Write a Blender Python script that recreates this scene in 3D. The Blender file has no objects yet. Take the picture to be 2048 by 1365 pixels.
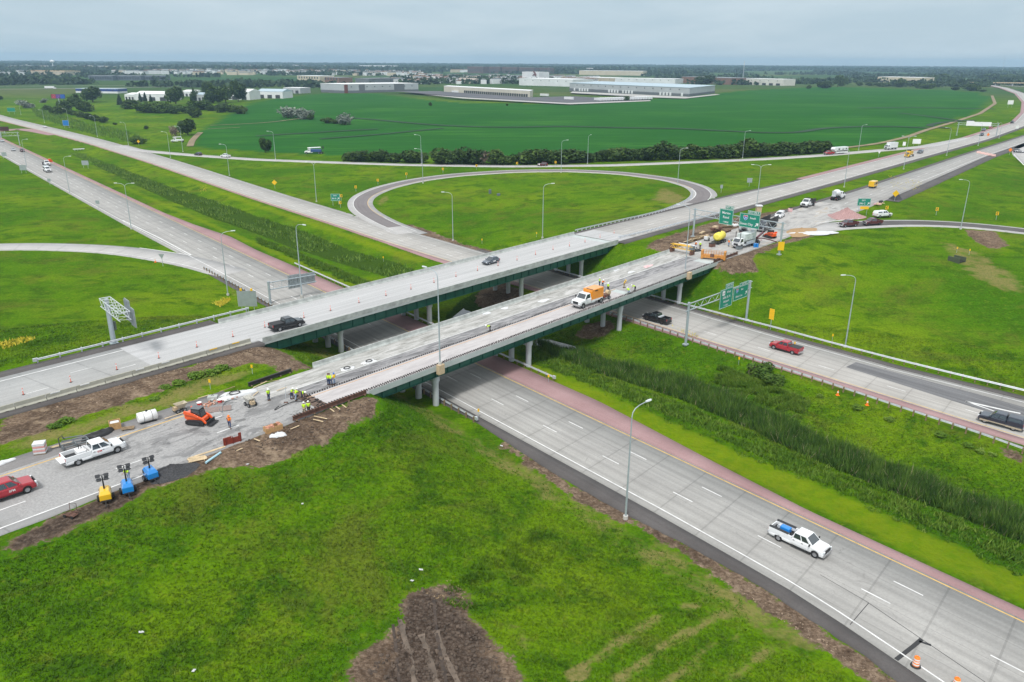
import bpy, bmesh, math, random
import numpy as np
from mathutils import Vector, Matrix
random.seed(7); rng = np.random.default_rng(7)
S = bpy.context.scene; COL = S.collection
# ---------------------------------------------------------------- camera, sky, sun, exposure
CAMH, FPX, CX, CY = 50.5, 1560.0, 1024.0, 682.5          # metres above the lower freeway; focal length in photo pixels
_p = math.atan((CY - 122.0) / FPX); _r = math.radians(0.36)
_f = np.array([0, math.cos(_p), -math.sin(_p)]); _u0 = np.array([0, math.sin(_p), math.cos(_p)]); _r0 = np.array([1., 0, 0])
RT = _r0 * math.cos(_r) + _u0 * math.sin(_r); UP = _u0 * math.cos(_r) - _r0 * math.sin(_r)
RM = np.stack([RT, UP, _f])
cd = bpy.data.cameras.new('camera'); cam = bpy.data.objects.new('camera', cd); COL.objects.link(cam); S.camera = cam
cd.sensor_width = 36; cd.lens = 36 * FPX / 2048; cd.clip_start = 1; cd.clip_end = 60000
cam.matrix_world = Matrix(((RT[0], UP[0], -_f[0], 0), (RT[1], UP[1], -_f[1], 0), (RT[2], UP[2], -_f[2], CAMH), (0, 0, 0, 1)))
SUN_EL, SUN_AZ = 58, 200
W = bpy.data.worlds.new('World'); S.world = W; W.use_nodes = True
nt = W.node_tree; N = nt.nodes; N.clear()
def nn(t, typ, **kw):
    n = t.nodes.new(typ)
    for k, v in kw.items(): setattr(n, k, v)
    return n
out = nn(nt, 'ShaderNodeOutputWorld'); bg = nn(nt, 'ShaderNodeBackground'); nt.links.new(bg.outputs[0], out.inputs[0])
sky = nn(nt, 'ShaderNodeTexSky', sky_type='NISHITA', sun_disc=False, sun_elevation=math.radians(SUN_EL), sun_rotation=math.radians(SUN_AZ), altitude=400, air_density=1.0, dust_density=3.0)
tc = nn(nt, 'ShaderNodeTexCoord'); sp = nn(nt, 'ShaderNodeSeparateXYZ'); nt.links.new(tc.outputs['Generated'], sp.inputs[0])
mz = nn(nt, 'ShaderNodeMath', operation='MAXIMUM'); nt.links.new(sp.outputs[2], mz.inputs[0]); mz.inputs[1].default_value = 0.0
az = nn(nt, 'ShaderNodeMath', operation='ADD'); nt.links.new(mz.outputs[0], az.inputs[0]); az.inputs[1].default_value = 0.10
dv = nn(nt, 'ShaderNodeVectorMath', operation='DIVIDE'); cb = nn(nt, 'ShaderNodeCombineXYZ')
for i in range(3): nt.links.new(az.outputs[0], cb.inputs[i])
nt.links.new(tc.outputs['Generated'], dv.inputs[0]); nt.links.new(cb.outputs[0], dv.inputs[1])
mp = nn(nt, 'ShaderNodeMapping'); mp.inputs['Scale'].default_value = (0.8, 0.55, 0.0); nt.links.new(dv.outputs[0], mp.inputs[0])
cn = nn(nt, 'ShaderNodeTexNoise'); cn.inputs['Scale'].default_value = 1.0; cn.inputs['Detail'].default_value = 5; cn.inputs['Roughness'].default_value = .56; cn.inputs['Distortion'].default_value = .4
nt.links.new(mp.outputs[0], cn.inputs['Vector'])
cr = nn(nt, 'ShaderNodeValToRGB'); cr.color_ramp.elements[0].position = .36; cr.color_ramp.elements[0].color = (3.95, 5.0, 5.7, 1)
cr.color_ramp.elements[1].position = .68; cr.color_ramp.elements[1].color = (4.7, 5.65, 6.25, 1)
nt.links.new(cn.outputs[0], cr.inputs[0])
mr = nn(nt, 'ShaderNodeMapRange'); mr.inputs[1].default_value = .07; mr.inputs[2].default_value = .9; mr.inputs[3].default_value = 1.0; mr.inputs[4].default_value = 2.5; nt.links.new(sp.outputs[2], mr.inputs[0])   # an overcast sky is brighter overhead
vs = nn(nt, 'ShaderNodeVectorMath', operation='SCALE'); nt.links.new(cr.outputs[0], vs.inputs[0]); nt.links.new(mr.outputs[0], vs.inputs['Scale'])
me_ = nn(nt, 'ShaderNodeMapRange'); me_.inputs[1].default_value = .08; me_.inputs[2].default_value = .45; me_.inputs[4].default_value = .92; nt.links.new(sp.outputs[2], me_.inputs[0])
mo = nn(nt, 'ShaderNodeMixRGB'); mo.inputs[2].default_value = (7.6, 7.7, 7.75, 1); nt.links.new(me_.outputs[0], mo.inputs[0]); nt.links.new(vs.outputs[0], mo.inputs[1])
mx = nn(nt, 'ShaderNodeMixRGB'); mx.inputs[0].default_value = .93; nt.links.new(sky.outputs[0], mx.inputs[1]); nt.links.new(mo.outputs[0], mx.inputs[2])
nt.links.new(mx.outputs[0], bg.inputs[0]); bg.inputs[1].default_value = 0.085
sl = bpy.data.lights.new('sun', 'SUN'); sl.energy = 1.9; sl.angle = math.radians(11); sl.color = (1, .98, .95)
so = bpy.data.objects.new('sun', sl); COL.objects.link(so)
so.rotation_euler = (math.radians(90 - SUN_EL), 0, math.radians(180 - SUN_AZ))
S.view_settings.view_transform = 'Standard'; S.view_settings.look = 'None'; S.view_settings.gamma = 1; S.view_settings.exposure = 0.62
S.cycles.use_denoising = True; S.cycles.max_bounces = 6; S.cycles.volume_bounces = 0; S.cycles.caustics_reflective = False; S.cycles.caustics_refractive = False
# ---------------------------------------------------------------- geometry of the site
def at(px, py, z=0.0):                      # where the sight line through a photo pixel meets the level z
    d = RM.T @ np.array([(px - CX) / FPX, -(py - CY) / FPX, 1.0]); k = (z - CAMH) / d[2]
    return float(d[0] * k), float(d[1] * k)
TV, NV = np.array([.6633, .7483]), np.array([.7483, -.6633])   # along and across the two bridges
def tn(t, n): v = TV * t + NV * n; return float(v[0]), float(v[1])
BR = math.atan2(TV[1], TV[0])               # heading of the bridges
FR = math.radians(129.7)                    # heading of the lower freeway
ZC, ZD = 6.7, 7.0                           # deck levels: far bridge, near bridge
class Ref:                                  # a smoothed centre line with distances and levels
    def __init__(s, pts, step=2.0, smooth=6):
        P = np.array([(p[0], p[1], p[2] if len(p) > 2 else 0.) for p in pts], float)
        L = np.concatenate([[0], np.cumsum(np.hypot(*(P[1:, :2] - P[:-1, :2]).T))])
        k = np.arange(0, L[-1] + step * .5, step); Q = np.stack([np.interp(k, L, P[:, i]) for i in range(3)], 1)
        for _ in range(smooth):
            R = Q.copy(); R[2:-2] = (Q[:-4] + Q[1:-3] + Q[2:-2] + Q[3:-1] + Q[4:]) / 5; Q = R
        s.P = Q; d = np.gradient(Q[:, :2], axis=0); d /= np.hypot(d[:, 0], d[:, 1])[:, None]
        s.D = d; s.Nn = np.stack([-d[:, 1], d[:, 0]], 1)      # left-hand normal
        s.L = np.concatenate([[0], np.cumsum(np.hypot(*(Q[1:, :2] - Q[:-1, :2]).T))]); s.len = s.L[-1]
    def pos(s, k, d=0.0):
        k = np.asarray(k, float); p = np.stack([np.interp(k, s.L, s.P[:, i]) for i in range(3)], -1)
        n = np.stack([np.interp(k, s.L, s.Nn[:, i]) for i in range(2)], -1)
        p[..., :2] += n * np.asarray(d, float)[..., None]; return p
    def near(s, x, y):
        i = int(np.argmin((s.P[:, 0] - x) ** 2 + (s.P[:, 1] - y) ** 2)); d = (np.array([x, y]) - s.P[i, :2])
        return float(s.L[i] + d @ s.D[i]), float(d @ s.Nn[i])
    def head(s, k): return math.atan2(np.interp(k, s.L, s.D[:, 1]), np.interp(k, s.L, s.D[:, 0]))
def ln(x, y, hdg, a, b, z=0):               # two end points of a straight line
    h = math.radians(hdg); return [(x + math.cos(h) * a, y + math.sin(h) * a, z), (x + math.cos(h) * b, y + math.sin(h) * b, z)]
# A: lower carriageway near the camera, ref = its yellow line, running from the right foreground to the left distance
RA = Ref(ln(-4.9, 126.9, 129.7, -130, 620) + [at(-60, 255)], smooth=3)
# B: lower carriageway beyond the median, ref = its yellow line
RB = Ref([(113, 57), (73.6, 100.8), (58, 118.8), (26.6, 154.3), (3.2, 180.9), (-17.1, 203.8), (-39.3, 229.2), (-58, 252.5), (-98.7, 300.4), (-187.8, 410.4), (-269.8, 507.1), (-331.9, 575.6), (-439, 691), (-580, 850)], smooth=14)
# C and D: the two upper carriageways, ref = their middle
def tnz(t, n, z): return (*tn(t, n), z)
_far = [(*at(x, y, 7), 7) for x, y in ((2046, 246), (2062, 226), (2060, 205), (2042, 188), (2008, 176), (1975, 170))]
RC = Ref([tnz(-110, -118, ZC), tnz(120, -118, ZC), tnz(300, -115.5, 7), tnz(430, -115.5, 7), tnz(560, -115, 7)] + _far, smooth=8)
RD = Ref([tnz(-110, -88, ZD), tnz(160, -88, ZD), tnz(300, -88.5, 7), tnz(450, -92.5, 7), tnz(700, -93, 7), tnz(850, -92, 7)], smooth=8)
def pz(lst): return [(*at(x, y, z), z) for x, y, z in lst]
# F: the loop ramp; E: ramp leaving to the right; G: ramp behind the loop; H: ramp joining from the left; K: ramp at the right edge
RF = Ref(pz([(830, 470, 0), (770, 447, .1), (729, 424, .3), (717, 408, .6), (726, 393, 1), (765, 376, 1.5), (828, 361, 2), (910, 350, 2.6), (1024, 342.5, 3.4), (1136, 341, 4.1), (1240, 346, 4.8), (1343, 359, 5.5), (1395, 374, 6), (1411, 388, 6.4), (1400, 402, 6.7), (1360, 420, 6.8), (1290, 441, 6.8)]), smooth=4)
RE = Ref(pz([(1560, 462, 7), (1661, 452, 7), (1786, 445, 7), (1886, 446.5, 6.8), (1960, 452, 6.6), (2048, 461, 6.3), (2150, 476, 6)]), smooth=4)
RG = Ref(pz([(215, 284, 0), (275, 301, .1), (390, 311, .5), (512, 319.5, 1), (662, 325, 1.6), (812, 330, 2.3), (1024, 333, 3.2), (1224, 331, 4.3), (1374, 325, 5.2), (1536, 318, 6.2), (1651, 310.5, 6.7), (1761, 301, 7), (1848, 294, 7), (1960, 272, 7)]), smooth=3)
RH = Ref(pz([(-90, 497, 1.5), (0, 493.5, 1), (75, 493, .8), (175, 496, .5), (245, 501, .2), (310, 511, 0), (385, 524, 0), (470, 548, 0)]), smooth=3)
RK = Ref(pz([(2100, 345, 5), (2060, 325, 6), (2043, 311, 6.6), (2040, 300, 7), (2070, 280, 7)]), smooth=2)
def sA(x, y): return RA.near(*at(x, y))[0]
# ---------------------------------------------------------------- terrain: levels solved between the roads
GX0, GY0, GC, GW, GH = -560, 10, 2.0, 680, 640
Hs = np.zeros((GH, GW)); Hn = np.zeros((GH, GW))
def stamp(P, lower=.14):
    i = np.round((P[..., 1] - GY0) / GC).astype(int).ravel(); j = np.round((P[..., 0] - GX0) / GC).astype(int).ravel(); z = (P[..., 2] - lower).ravel()
    ok = (i >= 0) & (i < GH) & (j >= 0) & (j < GW); np.add.at(Hs, (i[ok], j[ok]), z[ok]); np.add.at(Hn, (i[ok], j[ok]), 1)
def stamp_ref(R, d0, d1, a=0, b=None, m=1.6):
    for k in np.arange(a, b if b is not None else R.len, 1.0):
        lo = d0(k) if callable(d0) else d0; hi = d1(k) if callable(d1) else d1
        dd = np.arange(lo - m, hi + m + .5, 1.0); stamp(R.pos(np.full(len(dd), k), dd))
sC0 = RC.near(*tn(0, -118))[0]; sD0 = RD.near(*tn(0, -88))[0]     # distance along C, D at which t = 0
ABUT0, ABUT1 = 63.0, 165.5                                         # bridge ends along t
stamp_ref(RA, -6, lambda k: 16 if k > 62 else 18); stamp_ref(RB, -16, 3)
for a, b in ((0, sC0 + ABUT0), (sC0 + ABUT1, None)): stamp_ref(RC, -7.5, 9.5, a, b)
for a, b in ((0, sD0 + ABUT0 - 1), (sD0 + ABUT1 - 1, None)): stamp_ref(RD, -8.5, 10, a, b)
stamp_ref(RF, -5, 5); stamp_ref(RE, -5, 5, 18); stamp_ref(RG, -4, 4); stamp_ref(RH, -4.5, 4.5); stamp_ref(RK, -4, 4)
RDM = Hn > 0
def ditch(pts, z, w=1.5):
    R = Ref([at(x, y, z) + (z,) for x, y in pts])
    for d in np.arange(-w, w + .1, 1.0): stamp(R.pos(R.L, np.full(len(R.L), d)), 0)
    return R
DM1 = ditch([(905, 640), (1010, 665), (1120, 700), (1350, 772), (1536, 850), (1780, 940), (2048, 1045), (2200, 1110)], -1.9)
DM2 = ditch([(905, 640), (935, 622), (840, 575), (770, 540), (640, 487), (512, 443), (420, 410), (350, 385), (290, 360), (230, 335), (165, 308), (100, 280)], -1.7)
ditch([(40, 215), (62, 222), (150, 250), (225, 270), (300, 286)], -1.2)
for x, y, z in ((1000, 1365, 3.3), (700, 1365, 5.2), (1250, 1365, 1.6), (1000, 1150, 2.6), (1150, 420, 2.6), (1000, 420, 1.2), (900, 440, .4), (1500, 350, 4.5), (700, 360, .6), (1900, 380, 5.3), (1750, 560, 3.2), (1950, 620, 2), (200, 600, 1.5), (100, 380, 0), (600, 345, .8)):
    x, y = at(x, y, z); stamp(np.array([[x, y, z]]), 0)
for x, y, z in ((-100, 760, 4), (100, 800, 7), (300, 800, 9), (500, 800, 8), (-300, 900, 3), (0, 1100, 5), (300, 1150, 8), (600, 1150, 7), (-100, 450, 1.5), (60, 500, 4), (200, 600, 7), (350, 700, 9)):
    stamp(np.array([[x, y, z]]), 0)
def solve(Hs, Hn, depth):
    known = Hn > 0; V = np.where(known, Hs / np.maximum(Hn, 1), 0)
    if depth == 0 or min(V.shape) < 8:
        U = np.where(known, V, V[known].mean())
    else:
        h, w = V.shape; hp, wp = h + h % 2, w + w % 2
        a = np.zeros((hp, wp)); b = np.zeros((hp, wp)); a[:h, :w] = V * known; b[:h, :w] = known
        f = lambda q: q[::2, ::2] + q[1::2, ::2] + q[::2, 1::2] + q[1::2, 1::2]
        U = np.repeat(np.repeat(solve(f(a), f(b), depth - 1), 2, 0), 2, 1)[:h, :w]; U = np.where(known, V, U)
    for _ in range(90):
        p = np.pad(U, 1, 'edge'); q = (p[:-2, 1:-1] + p[2:, 1:-1] + p[1:-1, :-2] + p[1:-1, 2:]) / 4; U = np.where(known, V, q)
    return U
HT = solve(Hs, Hn, 6); KN = Hn > 0
_p = np.pad(HT, 2, 'edge'); _b = sum(_p[i:i + GH, j:j + GW] for i in range(5) for j in range(5)) / 25; HT = np.where(KN, HT, .5 * HT + .5 * _b)
def wob(x, y):      # long undulation far out
    return 2.2 * np.sin(x / 410 + 1) * np.sin(y / 520) + 1.2 * np.sin(x / 170 + y / 230)
def hz(x, y):
    x = np.asarray(x, float); y = np.asarray(y, float)
    gx = np.clip((x - GX0) / GC, 0, GW - 1.001); gy = np.clip((y - GY0) / GC, 0, GH - 1.001)
    j = gx.astype(int); i = gy.astype(int); fx = gx - j; fy = gy - i
    z = HT[i, j] * (1 - fx) * (1 - fy) + HT[i, j + 1] * fx * (1 - fy) + HT[i + 1, j] * (1 - fx) * fy + HT[i + 1, j + 1] * fx * fy
    o = np.maximum.reduce([GX0 - x, x - (GX0 + GC * GW), GY0 - y, y - (GY0 + GC * GH), 0 * x]); k = np.clip(o / 900, 0, 1)
    return z * (1 - k) + k * (4 + wob(x, y))
def gp(px, py, zo=0.0):                     # ground point seen at a photo pixel
    z = 3.0
    for _ in range(25): x, y = at(px, py, z); z = .5 * z + .5 * float(hz(x, y))
    x, y = at(px, py, z); return x, y, float(hz(x, y)) + zo
# ---------------------------------------------------------------- materials
def L(t, a, b): t.links.new(a, b)
def ramp(t, src, stops):
    r = nn(t, 'ShaderNodeValToRGB'); e = r.color_ramp.elements
    while len(e) < len(stops): e.new(.5)
    for q, (p, c) in zip(e, stops): q.position = p; q.color = (*c, 1) if len(c) == 3 else c
    L(t, src, r.inputs[0]); return r.outputs[0]
def noise(t, vec, scale, detail=4, rough=.55, dist=0):
    n = nn(t, 'ShaderNodeTexNoise'); n.inputs['Scale'].default_value = scale; n.inputs['Detail'].default_value = detail; n.inputs['Roughness'].default_value = rough; n.inputs['Distortion'].default_value = dist
    if vec is not None: L(t, vec, n.inputs['Vector'])
    return n.outputs[0]
def mixc(t, fac, a, b, blend='MIX'):
    m = nn(t, 'ShaderNodeMixRGB', blend_type=blend)
    for i, v in ((0, fac), (1, a), (2, b)):
        if isinstance(v, (int, float)): m.inputs[i].default_value = v
        elif isinstance(v, tuple): m.inputs[i].default_value = (*v, 1)
        else: L(t, v, m.inputs[i])
    return m.outputs[0]
def mth(t, op, a, b=None, c=None):
    m = nn(t, 'ShaderNodeMath', operation=op)
    for i, v in enumerate((a, b, c)):
        if v is None: continue
        if isinstance(v, (int, float)): m.inputs[i].default_value = v
        else: L(t, v, m.inputs[i])
    return m.outputs[0]
def sstep(t, v, lo, hi):
    m = nn(t, 'ShaderNodeMapRange', interpolation_type='SMOOTHSTEP'); m.inputs[1].default_value = lo; m.inputs[2].default_value = hi; L(t, v, m.inputs[0]); return m.outputs[0]
def newmat(name):
    m = bpy.data.materials.new(name); m.use_nodes = True; t = m.node_tree; b = t.nodes['Principled BSDF']; return m, t, b
def bump(t, b, h, s=.3, d=.05):
    n = nn(t, 'ShaderNodeBump'); n.inputs['Strength'].default_value = s; n.inputs['Distance'].default_value = d; L(t, h, n.inputs['Height']); L(t, n.outputs[0], b.inputs['Normal'])
_mc = {}
def M(name, col=(.5, .5, .5), rough=.6, metal=0, var=.12, scale=4., bmp=0., coat=0, emit=0, spec=.5):
    if name in _mc: return _mc[name]
    m, t, b = newmat(name); tcn = nn(t, 'ShaderNodeTexCoord'); f = noise(t, tcn.outputs['Object'], scale, 5)
    lo = tuple(c * (1 - var) for c in col); hi = tuple(min(1, c * (1 + var)) for c in col)
    L(t, ramp(t, f, [(.3, lo), (.7, hi)]), b.inputs['Base Color']); b.inputs['Roughness'].default_value = rough; b.inputs['Metallic'].default_value = metal
    b.inputs['Coat Weight'].default_value = coat; b.inputs['Coat Roughness'].default_value = .08; b.inputs['Specular IOR Level'].default_value = spec
    if bmp: bump(t, b, noise(t, tcn.outputs['Object'], scale * 4, 4), bmp, .03)
    _mc[name] = m; return m
# ---------------------------------------------------------------- mesh helpers
class MB:
    def __init__(s): s.v = []; s.f = []; s.m = []; s.sm = []
    def add(s, V, F, mi=0, smooth=False):
        o = len(s.v); s.v += [tuple(map(float, p)) for p in V]
        for q in F: s.f.append(tuple(i + o for i in q)); s.m.append(mi); s.sm.append(smooth)
        return s
    def box(s, c, d, rz=0, mi=0, ry=0, rx=0):
        V = [Vector((sx * d[0] / 2, sy * d[1] / 2, sz * d[2] / 2)) for sz in (-1, 1) for sx, sy in ((-1, -1), (1, -1), (1, 1), (-1, 1))]
        R = Matrix.Rotation(rz, 3, 'Z') @ Matrix.Rotation(ry, 3, 'Y') @ Matrix.Rotation(rx, 3, 'X')
        return s.add([R @ p + Vector(c) for p in V], [(3, 2, 1, 0), (4, 5, 6, 7), (0, 1, 5, 4), (1, 2, 6, 5), (2, 3, 7, 6), (3, 0, 4, 7)], mi)
    def tube(s, P, r, n=8, mi=0, cap=True, smooth=True):
        P = [Vector(p) for p in P]; R = r if isinstance(r, (list, tuple)) else [r] * len(P); V = []; prev = None
        for i, p in enumerate(P):
            d = (P[min(i + 1, len(P) - 1)] - P[max(i - 1, 0)]).normalized()
            a = prev if prev is not None and abs(prev.dot(d)) < .95 else (Vector((0, 0, 1)) if abs(d.z) < .9 else Vector((1, 0, 0)))
            a = (a - d * a.dot(d)).normalized(); prev = a; b = d.cross(a)
            V += [p + (a * math.cos(2 * math.pi * k / n) + b * math.sin(2 * math.pi * k / n)) * R[i] for k in range(n)]
        F = [(i * n + k, i * n + (k + 1) % n, (i + 1) * n + (k + 1) % n, (i + 1) * n + k) for i in range(len(P) - 1) for k in range(n)]
        s.add(V, F, mi, smooth)
        if cap: s.add(V[:n], [tuple(range(n - 1, -1, -1))], mi); s.add(V[-n:], [tuple(range(n))], mi)
        return s
    def prism(s, poly, f, mi=0, cap=True):      # poly: 2-D outline, f(u,v,side) -> point, side 0/1
        n = len(poly); V = [f(u, v, 0) for u, v in poly] + [f(u, v, 1) for u, v in poly]
        F = [(i, (i + 1) % n, (i + 1) % n + n, i + n) for i in range(n)]
        if cap: F += [tuple(range(n - 1, -1, -1)), tuple(range(n, 2 * n))]
        return s.add(V, F, mi)
    def loft(s, rings, mi=0, smooth=False, cap=True, close=True):
        n = len(rings[0]); V = [p for r in rings for p in r]; m = n if close else n - 1
        s.add(V, [(i * n + k, i * n + (k + 1) % n, (i + 1) * n + (k + 1) % n, (i + 1) * n + k) for i in range(len(rings) - 1) for k in range(m)], mi, smooth)
        if cap: s.add(rings[0], [tuple(range(n - 1, -1, -1))], mi); s.add(rings[-1], [tuple(range(n))], mi)
        return s
    def ball(s, c, r, n=10, m=7, mi=0, sc=(1, 1, 1)):
        R = [[(c[0] + r * sc[0] * math.sin(a) * math.cos(b), c[1] + r * sc[1] * math.sin(a) * math.sin(b), c[2] + r * sc[2] * math.cos(a)) for b in [2 * math.pi * k / n for k in range(n)]] for a in [math.pi * (i + .02) / (m + .04) for i in range(m + 1)]]
        return s.loft(R[::-1], mi, True)
    def mesh(s, name, mats):
        me = bpy.data.meshes.new(name); me.from_pydata(s.v, [], s.f)
        for m in mats if isinstance(mats, (list, tuple)) else [mats]: me.materials.append(m)
        me.polygons.foreach_set('material_index', s.m); me.polygons.foreach_set('use_smooth', s.sm); me.update(); return me
    def build(s, name, mats, parent=None, loc=None, rz=0, bev=0):
        o = bpy.data.objects.new(name, s.mesh(name, mats)); COL.objects.link(o)
        if parent: o.parent = parent
        if loc: o.location = loc
        if rz: o.rotation_euler.z = rz
        if bev:
            b = o.modifiers.new('bevel', 'BEVEL'); b.width = bev; b.segments = 2; b.limit_method = 'ANGLE'; b.angle_limit = math.radians(35)
        return o
def tag(o, label=None, cat=None, group=None, kind=None):
    for k, v in (('label', label), ('category', cat), ('group', group), ('kind', kind)):
        if v: o[k] = v
    return o
def thing(name, label, cat, loc=(0, 0, 0), rz=0, group=None):
    o = bpy.data.objects.new(name, None); COL.objects.link(o); o.location = loc; o.rotation_euler.z = rz; return tag(o, label, cat, group)
def dup(root, loc=None, rz=None, label=None, group=None, sc=None):
    def cp(o, par):
        c = o.copy(); COL.objects.link(c); c.parent = par
        for ch in list(o.children): cp(ch, c)
        return c
    r = cp(root, None)
    if loc is not None: r.location = loc
    if rz is not None: r.rotation_euler.z = rz
    if sc: r.scale = (sc, sc, sc)
    if label: r['label'] = label
    if group: r['group'] = group
    return r
def fastmesh(name, V, F4, mats, mi=None, smooth=False):      # numpy quads
    me = bpy.data.meshes.new(name); nv, nf, k = len(V), len(F4), F4.shape[1]
    me.vertices.add(nv); me.vertices.foreach_set('co', np.ascontiguousarray(V, np.float32).ravel()); me.loops.add(nf * k); me.loops.foreach_set('vertex_index', np.ascontiguousarray(F4, np.int32).ravel())
    me.polygons.add(nf); me.polygons.foreach_set('loop_start', np.arange(0, nf * k, k, dtype=np.int32))
    for m in mats: me.materials.append(m)
    if mi is not None: me.polygons.foreach_set('material_index', mi.astype(np.int32))
    if smooth: me.polygons.foreach_set('use_smooth', np.ones(nf, bool))
    me.update(calc_edges=True); me.validate(); return me
# ---------------------------------------------------------------- ground
def axis(a, b, dense0, dense1, g=1.035):
    v = list(np.arange(dense0, dense1 + .5, 1.0)); s = 1.0
    while v[-1] < b: s = min(s * g, 400); v.append(v[-1] + s)
    s = 1.0; w = [v[0]]
    while w[-1] > a: s = min(s * g, 400); w.append(w[-1] - s)
    return np.array(w[:0:-1] + v)
XS = axis(-9000, 9000, -135, 135); YS = axis(18, 9500, 30, 270)
GXm, GYm = np.meshgrid(XS, YS); GZm = hz(GXm, GYm)
def inpoly(X, Y, P):
    P = np.asarray(P); r = np.zeros(X.shape, bool); j = len(P) - 1
    for i in range(len(P)):
        c = ((P[i, 1] > Y) != (P[j, 1] > Y)) & (X < (P[j, 0] - P[i, 0]) * (Y - P[i, 1]) / (P[j, 1] - P[i, 1] + 1e-12) + P[i, 0]); r ^= c; j = i
    return r
def wpoly(px): return np.array([gp(x, y)[:2] for x, y in px])
MX0, MY0, MC = -230, 28, 0.8; MW, MH = 640, 480
mxg, myg = np.meshgrid(MX0 + MC * np.arange(MW), MY0 + MC * np.arange(MH))
def blur(a, n):
    for _ in range(n):
        p = np.pad(a, 1, 'edge'); a = (p[:-2, 1:-1] + p[2:, 1:-1] + p[1:-1, :-2] + p[1:-1, 2:] + 4 * a) / 8
    return a
def zone(polys, n=6):
    a = np.zeros((MH, MW))
    for P in polys: a = np.maximum(a, inpoly(mxg, myg, wpoly(P)))
    return blur(a, n)
def refzone(R, lo, hi, s0, s1, n=4):
    d = np.zeros((MH, MW)); k = np.arange(s0, s1, 8.0); a, b = (np.interp(k, *zip(*q)) if isinstance(q, list) else np.full(len(k), q) for q in (lo, hi))
    P = np.concatenate([R.pos(k, a)[:, :2], R.pos(k, b)[::-1, :2]]); d[inpoly(mxg, myg, P)] = 1; return blur(d, n)
def samp(a, x, y):
    gx = np.clip((x - MX0) / MC, 0, MW - 1.001); gy = np.clip((y - MY0) / MC, 0, MH - 1.001); j = gx.astype(int); i = gy.astype(int); fx = gx - j; fy = gy - i
    z = a[i, j] * (1 - fx) * (1 - fy) + a[i, j + 1] * fx * (1 - fy) + a[i + 1, j] * (1 - fx) * fy + a[i + 1, j + 1] * fx * fy
    return z * ((x > MX0) & (x < MX0 + MC * MW) & (y > MY0) & (y < MY0 + MC * MH))
def trk(pts, w=3.5): return [(x - w, y) for x, y in pts] + [(x + w, y) for x, y in pts[::-1]]
REED1 = [(1075, 680), (1170, 703), (1250, 730), (1400, 764), (1536, 821), (1650, 879), (1780, 925), (1900, 972), (2048, 1020), (2150, 1056), (2150, 1130), (2048, 1088), (1900, 1025), (1750, 972), (1600, 908), (1500, 855), (1350, 792), (1200, 747), (1110, 715)]
REED2 = [(870, 556), (780, 522), (712, 505), (612, 464), (512, 432), (430, 402), (352, 378), (250, 340), (165, 306), (140, 308), (240, 356), (340, 402), (430, 440), (512, 468), (587, 498), (687, 530), (800, 562)]
REED3 = [(62, 216), (110, 226), (170, 246), (250, 262), (300, 280), (260, 286), (190, 272), (120, 252), (70, 232)]
z_dark = zone([REED1, REED2, REED3, [(975, 575), (920, 600), (880, 640), (930, 660), (1000, 640), (960, 610)]], 5)
z_dirt = np.maximum.reduce([zone([
    [(800, 1210), (830, 1180), (872, 1175), (905, 1163), (930, 1180), (925, 1230), (960, 1260), (1000, 1290), (1040, 1330), (1060, 1380), (690, 1380), (715, 1310), (760, 1280), (800, 1250)],
    [(0, 1085), (80, 1050), (240, 980), (330, 930), (375, 922), (450, 890), (540, 865), (600, 840), (735, 790), (750, 800), (747, 832), (700, 855), (650, 880), (590, 900), (560, 925), (500, 940), (440, 935), (350, 962), (260, 1002), (130, 1068), (0, 1120)],
    [(0, 842), (60, 815), (200, 777), (370, 735), (545, 692), (560, 700), (632, 740), (570, 752), (520, 725), (420, 745), (330, 780), (230, 812), (130, 848), (0, 892)],
    [(1285, 500), (1320, 478), (1390, 455), (1445, 440), (1545, 424), (1640, 402), (1700, 384), (1800, 350), (1810, 356), (1700, 396), (1600, 425), (1480, 462), (1400, 500), (1330, 506)],
    [(1420, 528), (1470, 512), (1560, 484), (1600, 472), (1640, 470), (1560, 492), (1505, 512), (1515, 545), (1470, 550), (1432, 540)],
    [(1928, 460), (1990, 463), (2015, 490), (1990, 502), (1950, 482)],
    [(1000, 560), (1045, 585), (1040, 605), (975, 622), (945, 605), (960, 580)],
    [(1160, 655), (1210, 640), (1240, 650), (1190, 680), (1150, 675)],
    [(800, 455), (860, 480), (905, 505), (960, 512), (990, 503), (930, 490), (880, 470), (820, 448)],
    [(1960, 880), (2000, 905), (2048, 930), (2048, 915), (2000, 893)]], 3),
    refzone(RA, [(40, 18), (49.1, 16.9), (51.9, 16.0), (58.3, 15.3), (64.2, 14.5), (73.6, 14.7), (82.7, 15.3), (95, 15.3), (110, 14.4)], [(44, 20.5), (50.6, 19.2), (56, 18.0), (61.4, 17.6), (66.9, 17.2), (72.2, 16.1), (78, 16.1), (82, 17.2), (86.3, 19.2), (91, 17.6), (97, 16.4), (103, 17.2), (112, 15.2)], 42, 112, 2)])
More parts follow.
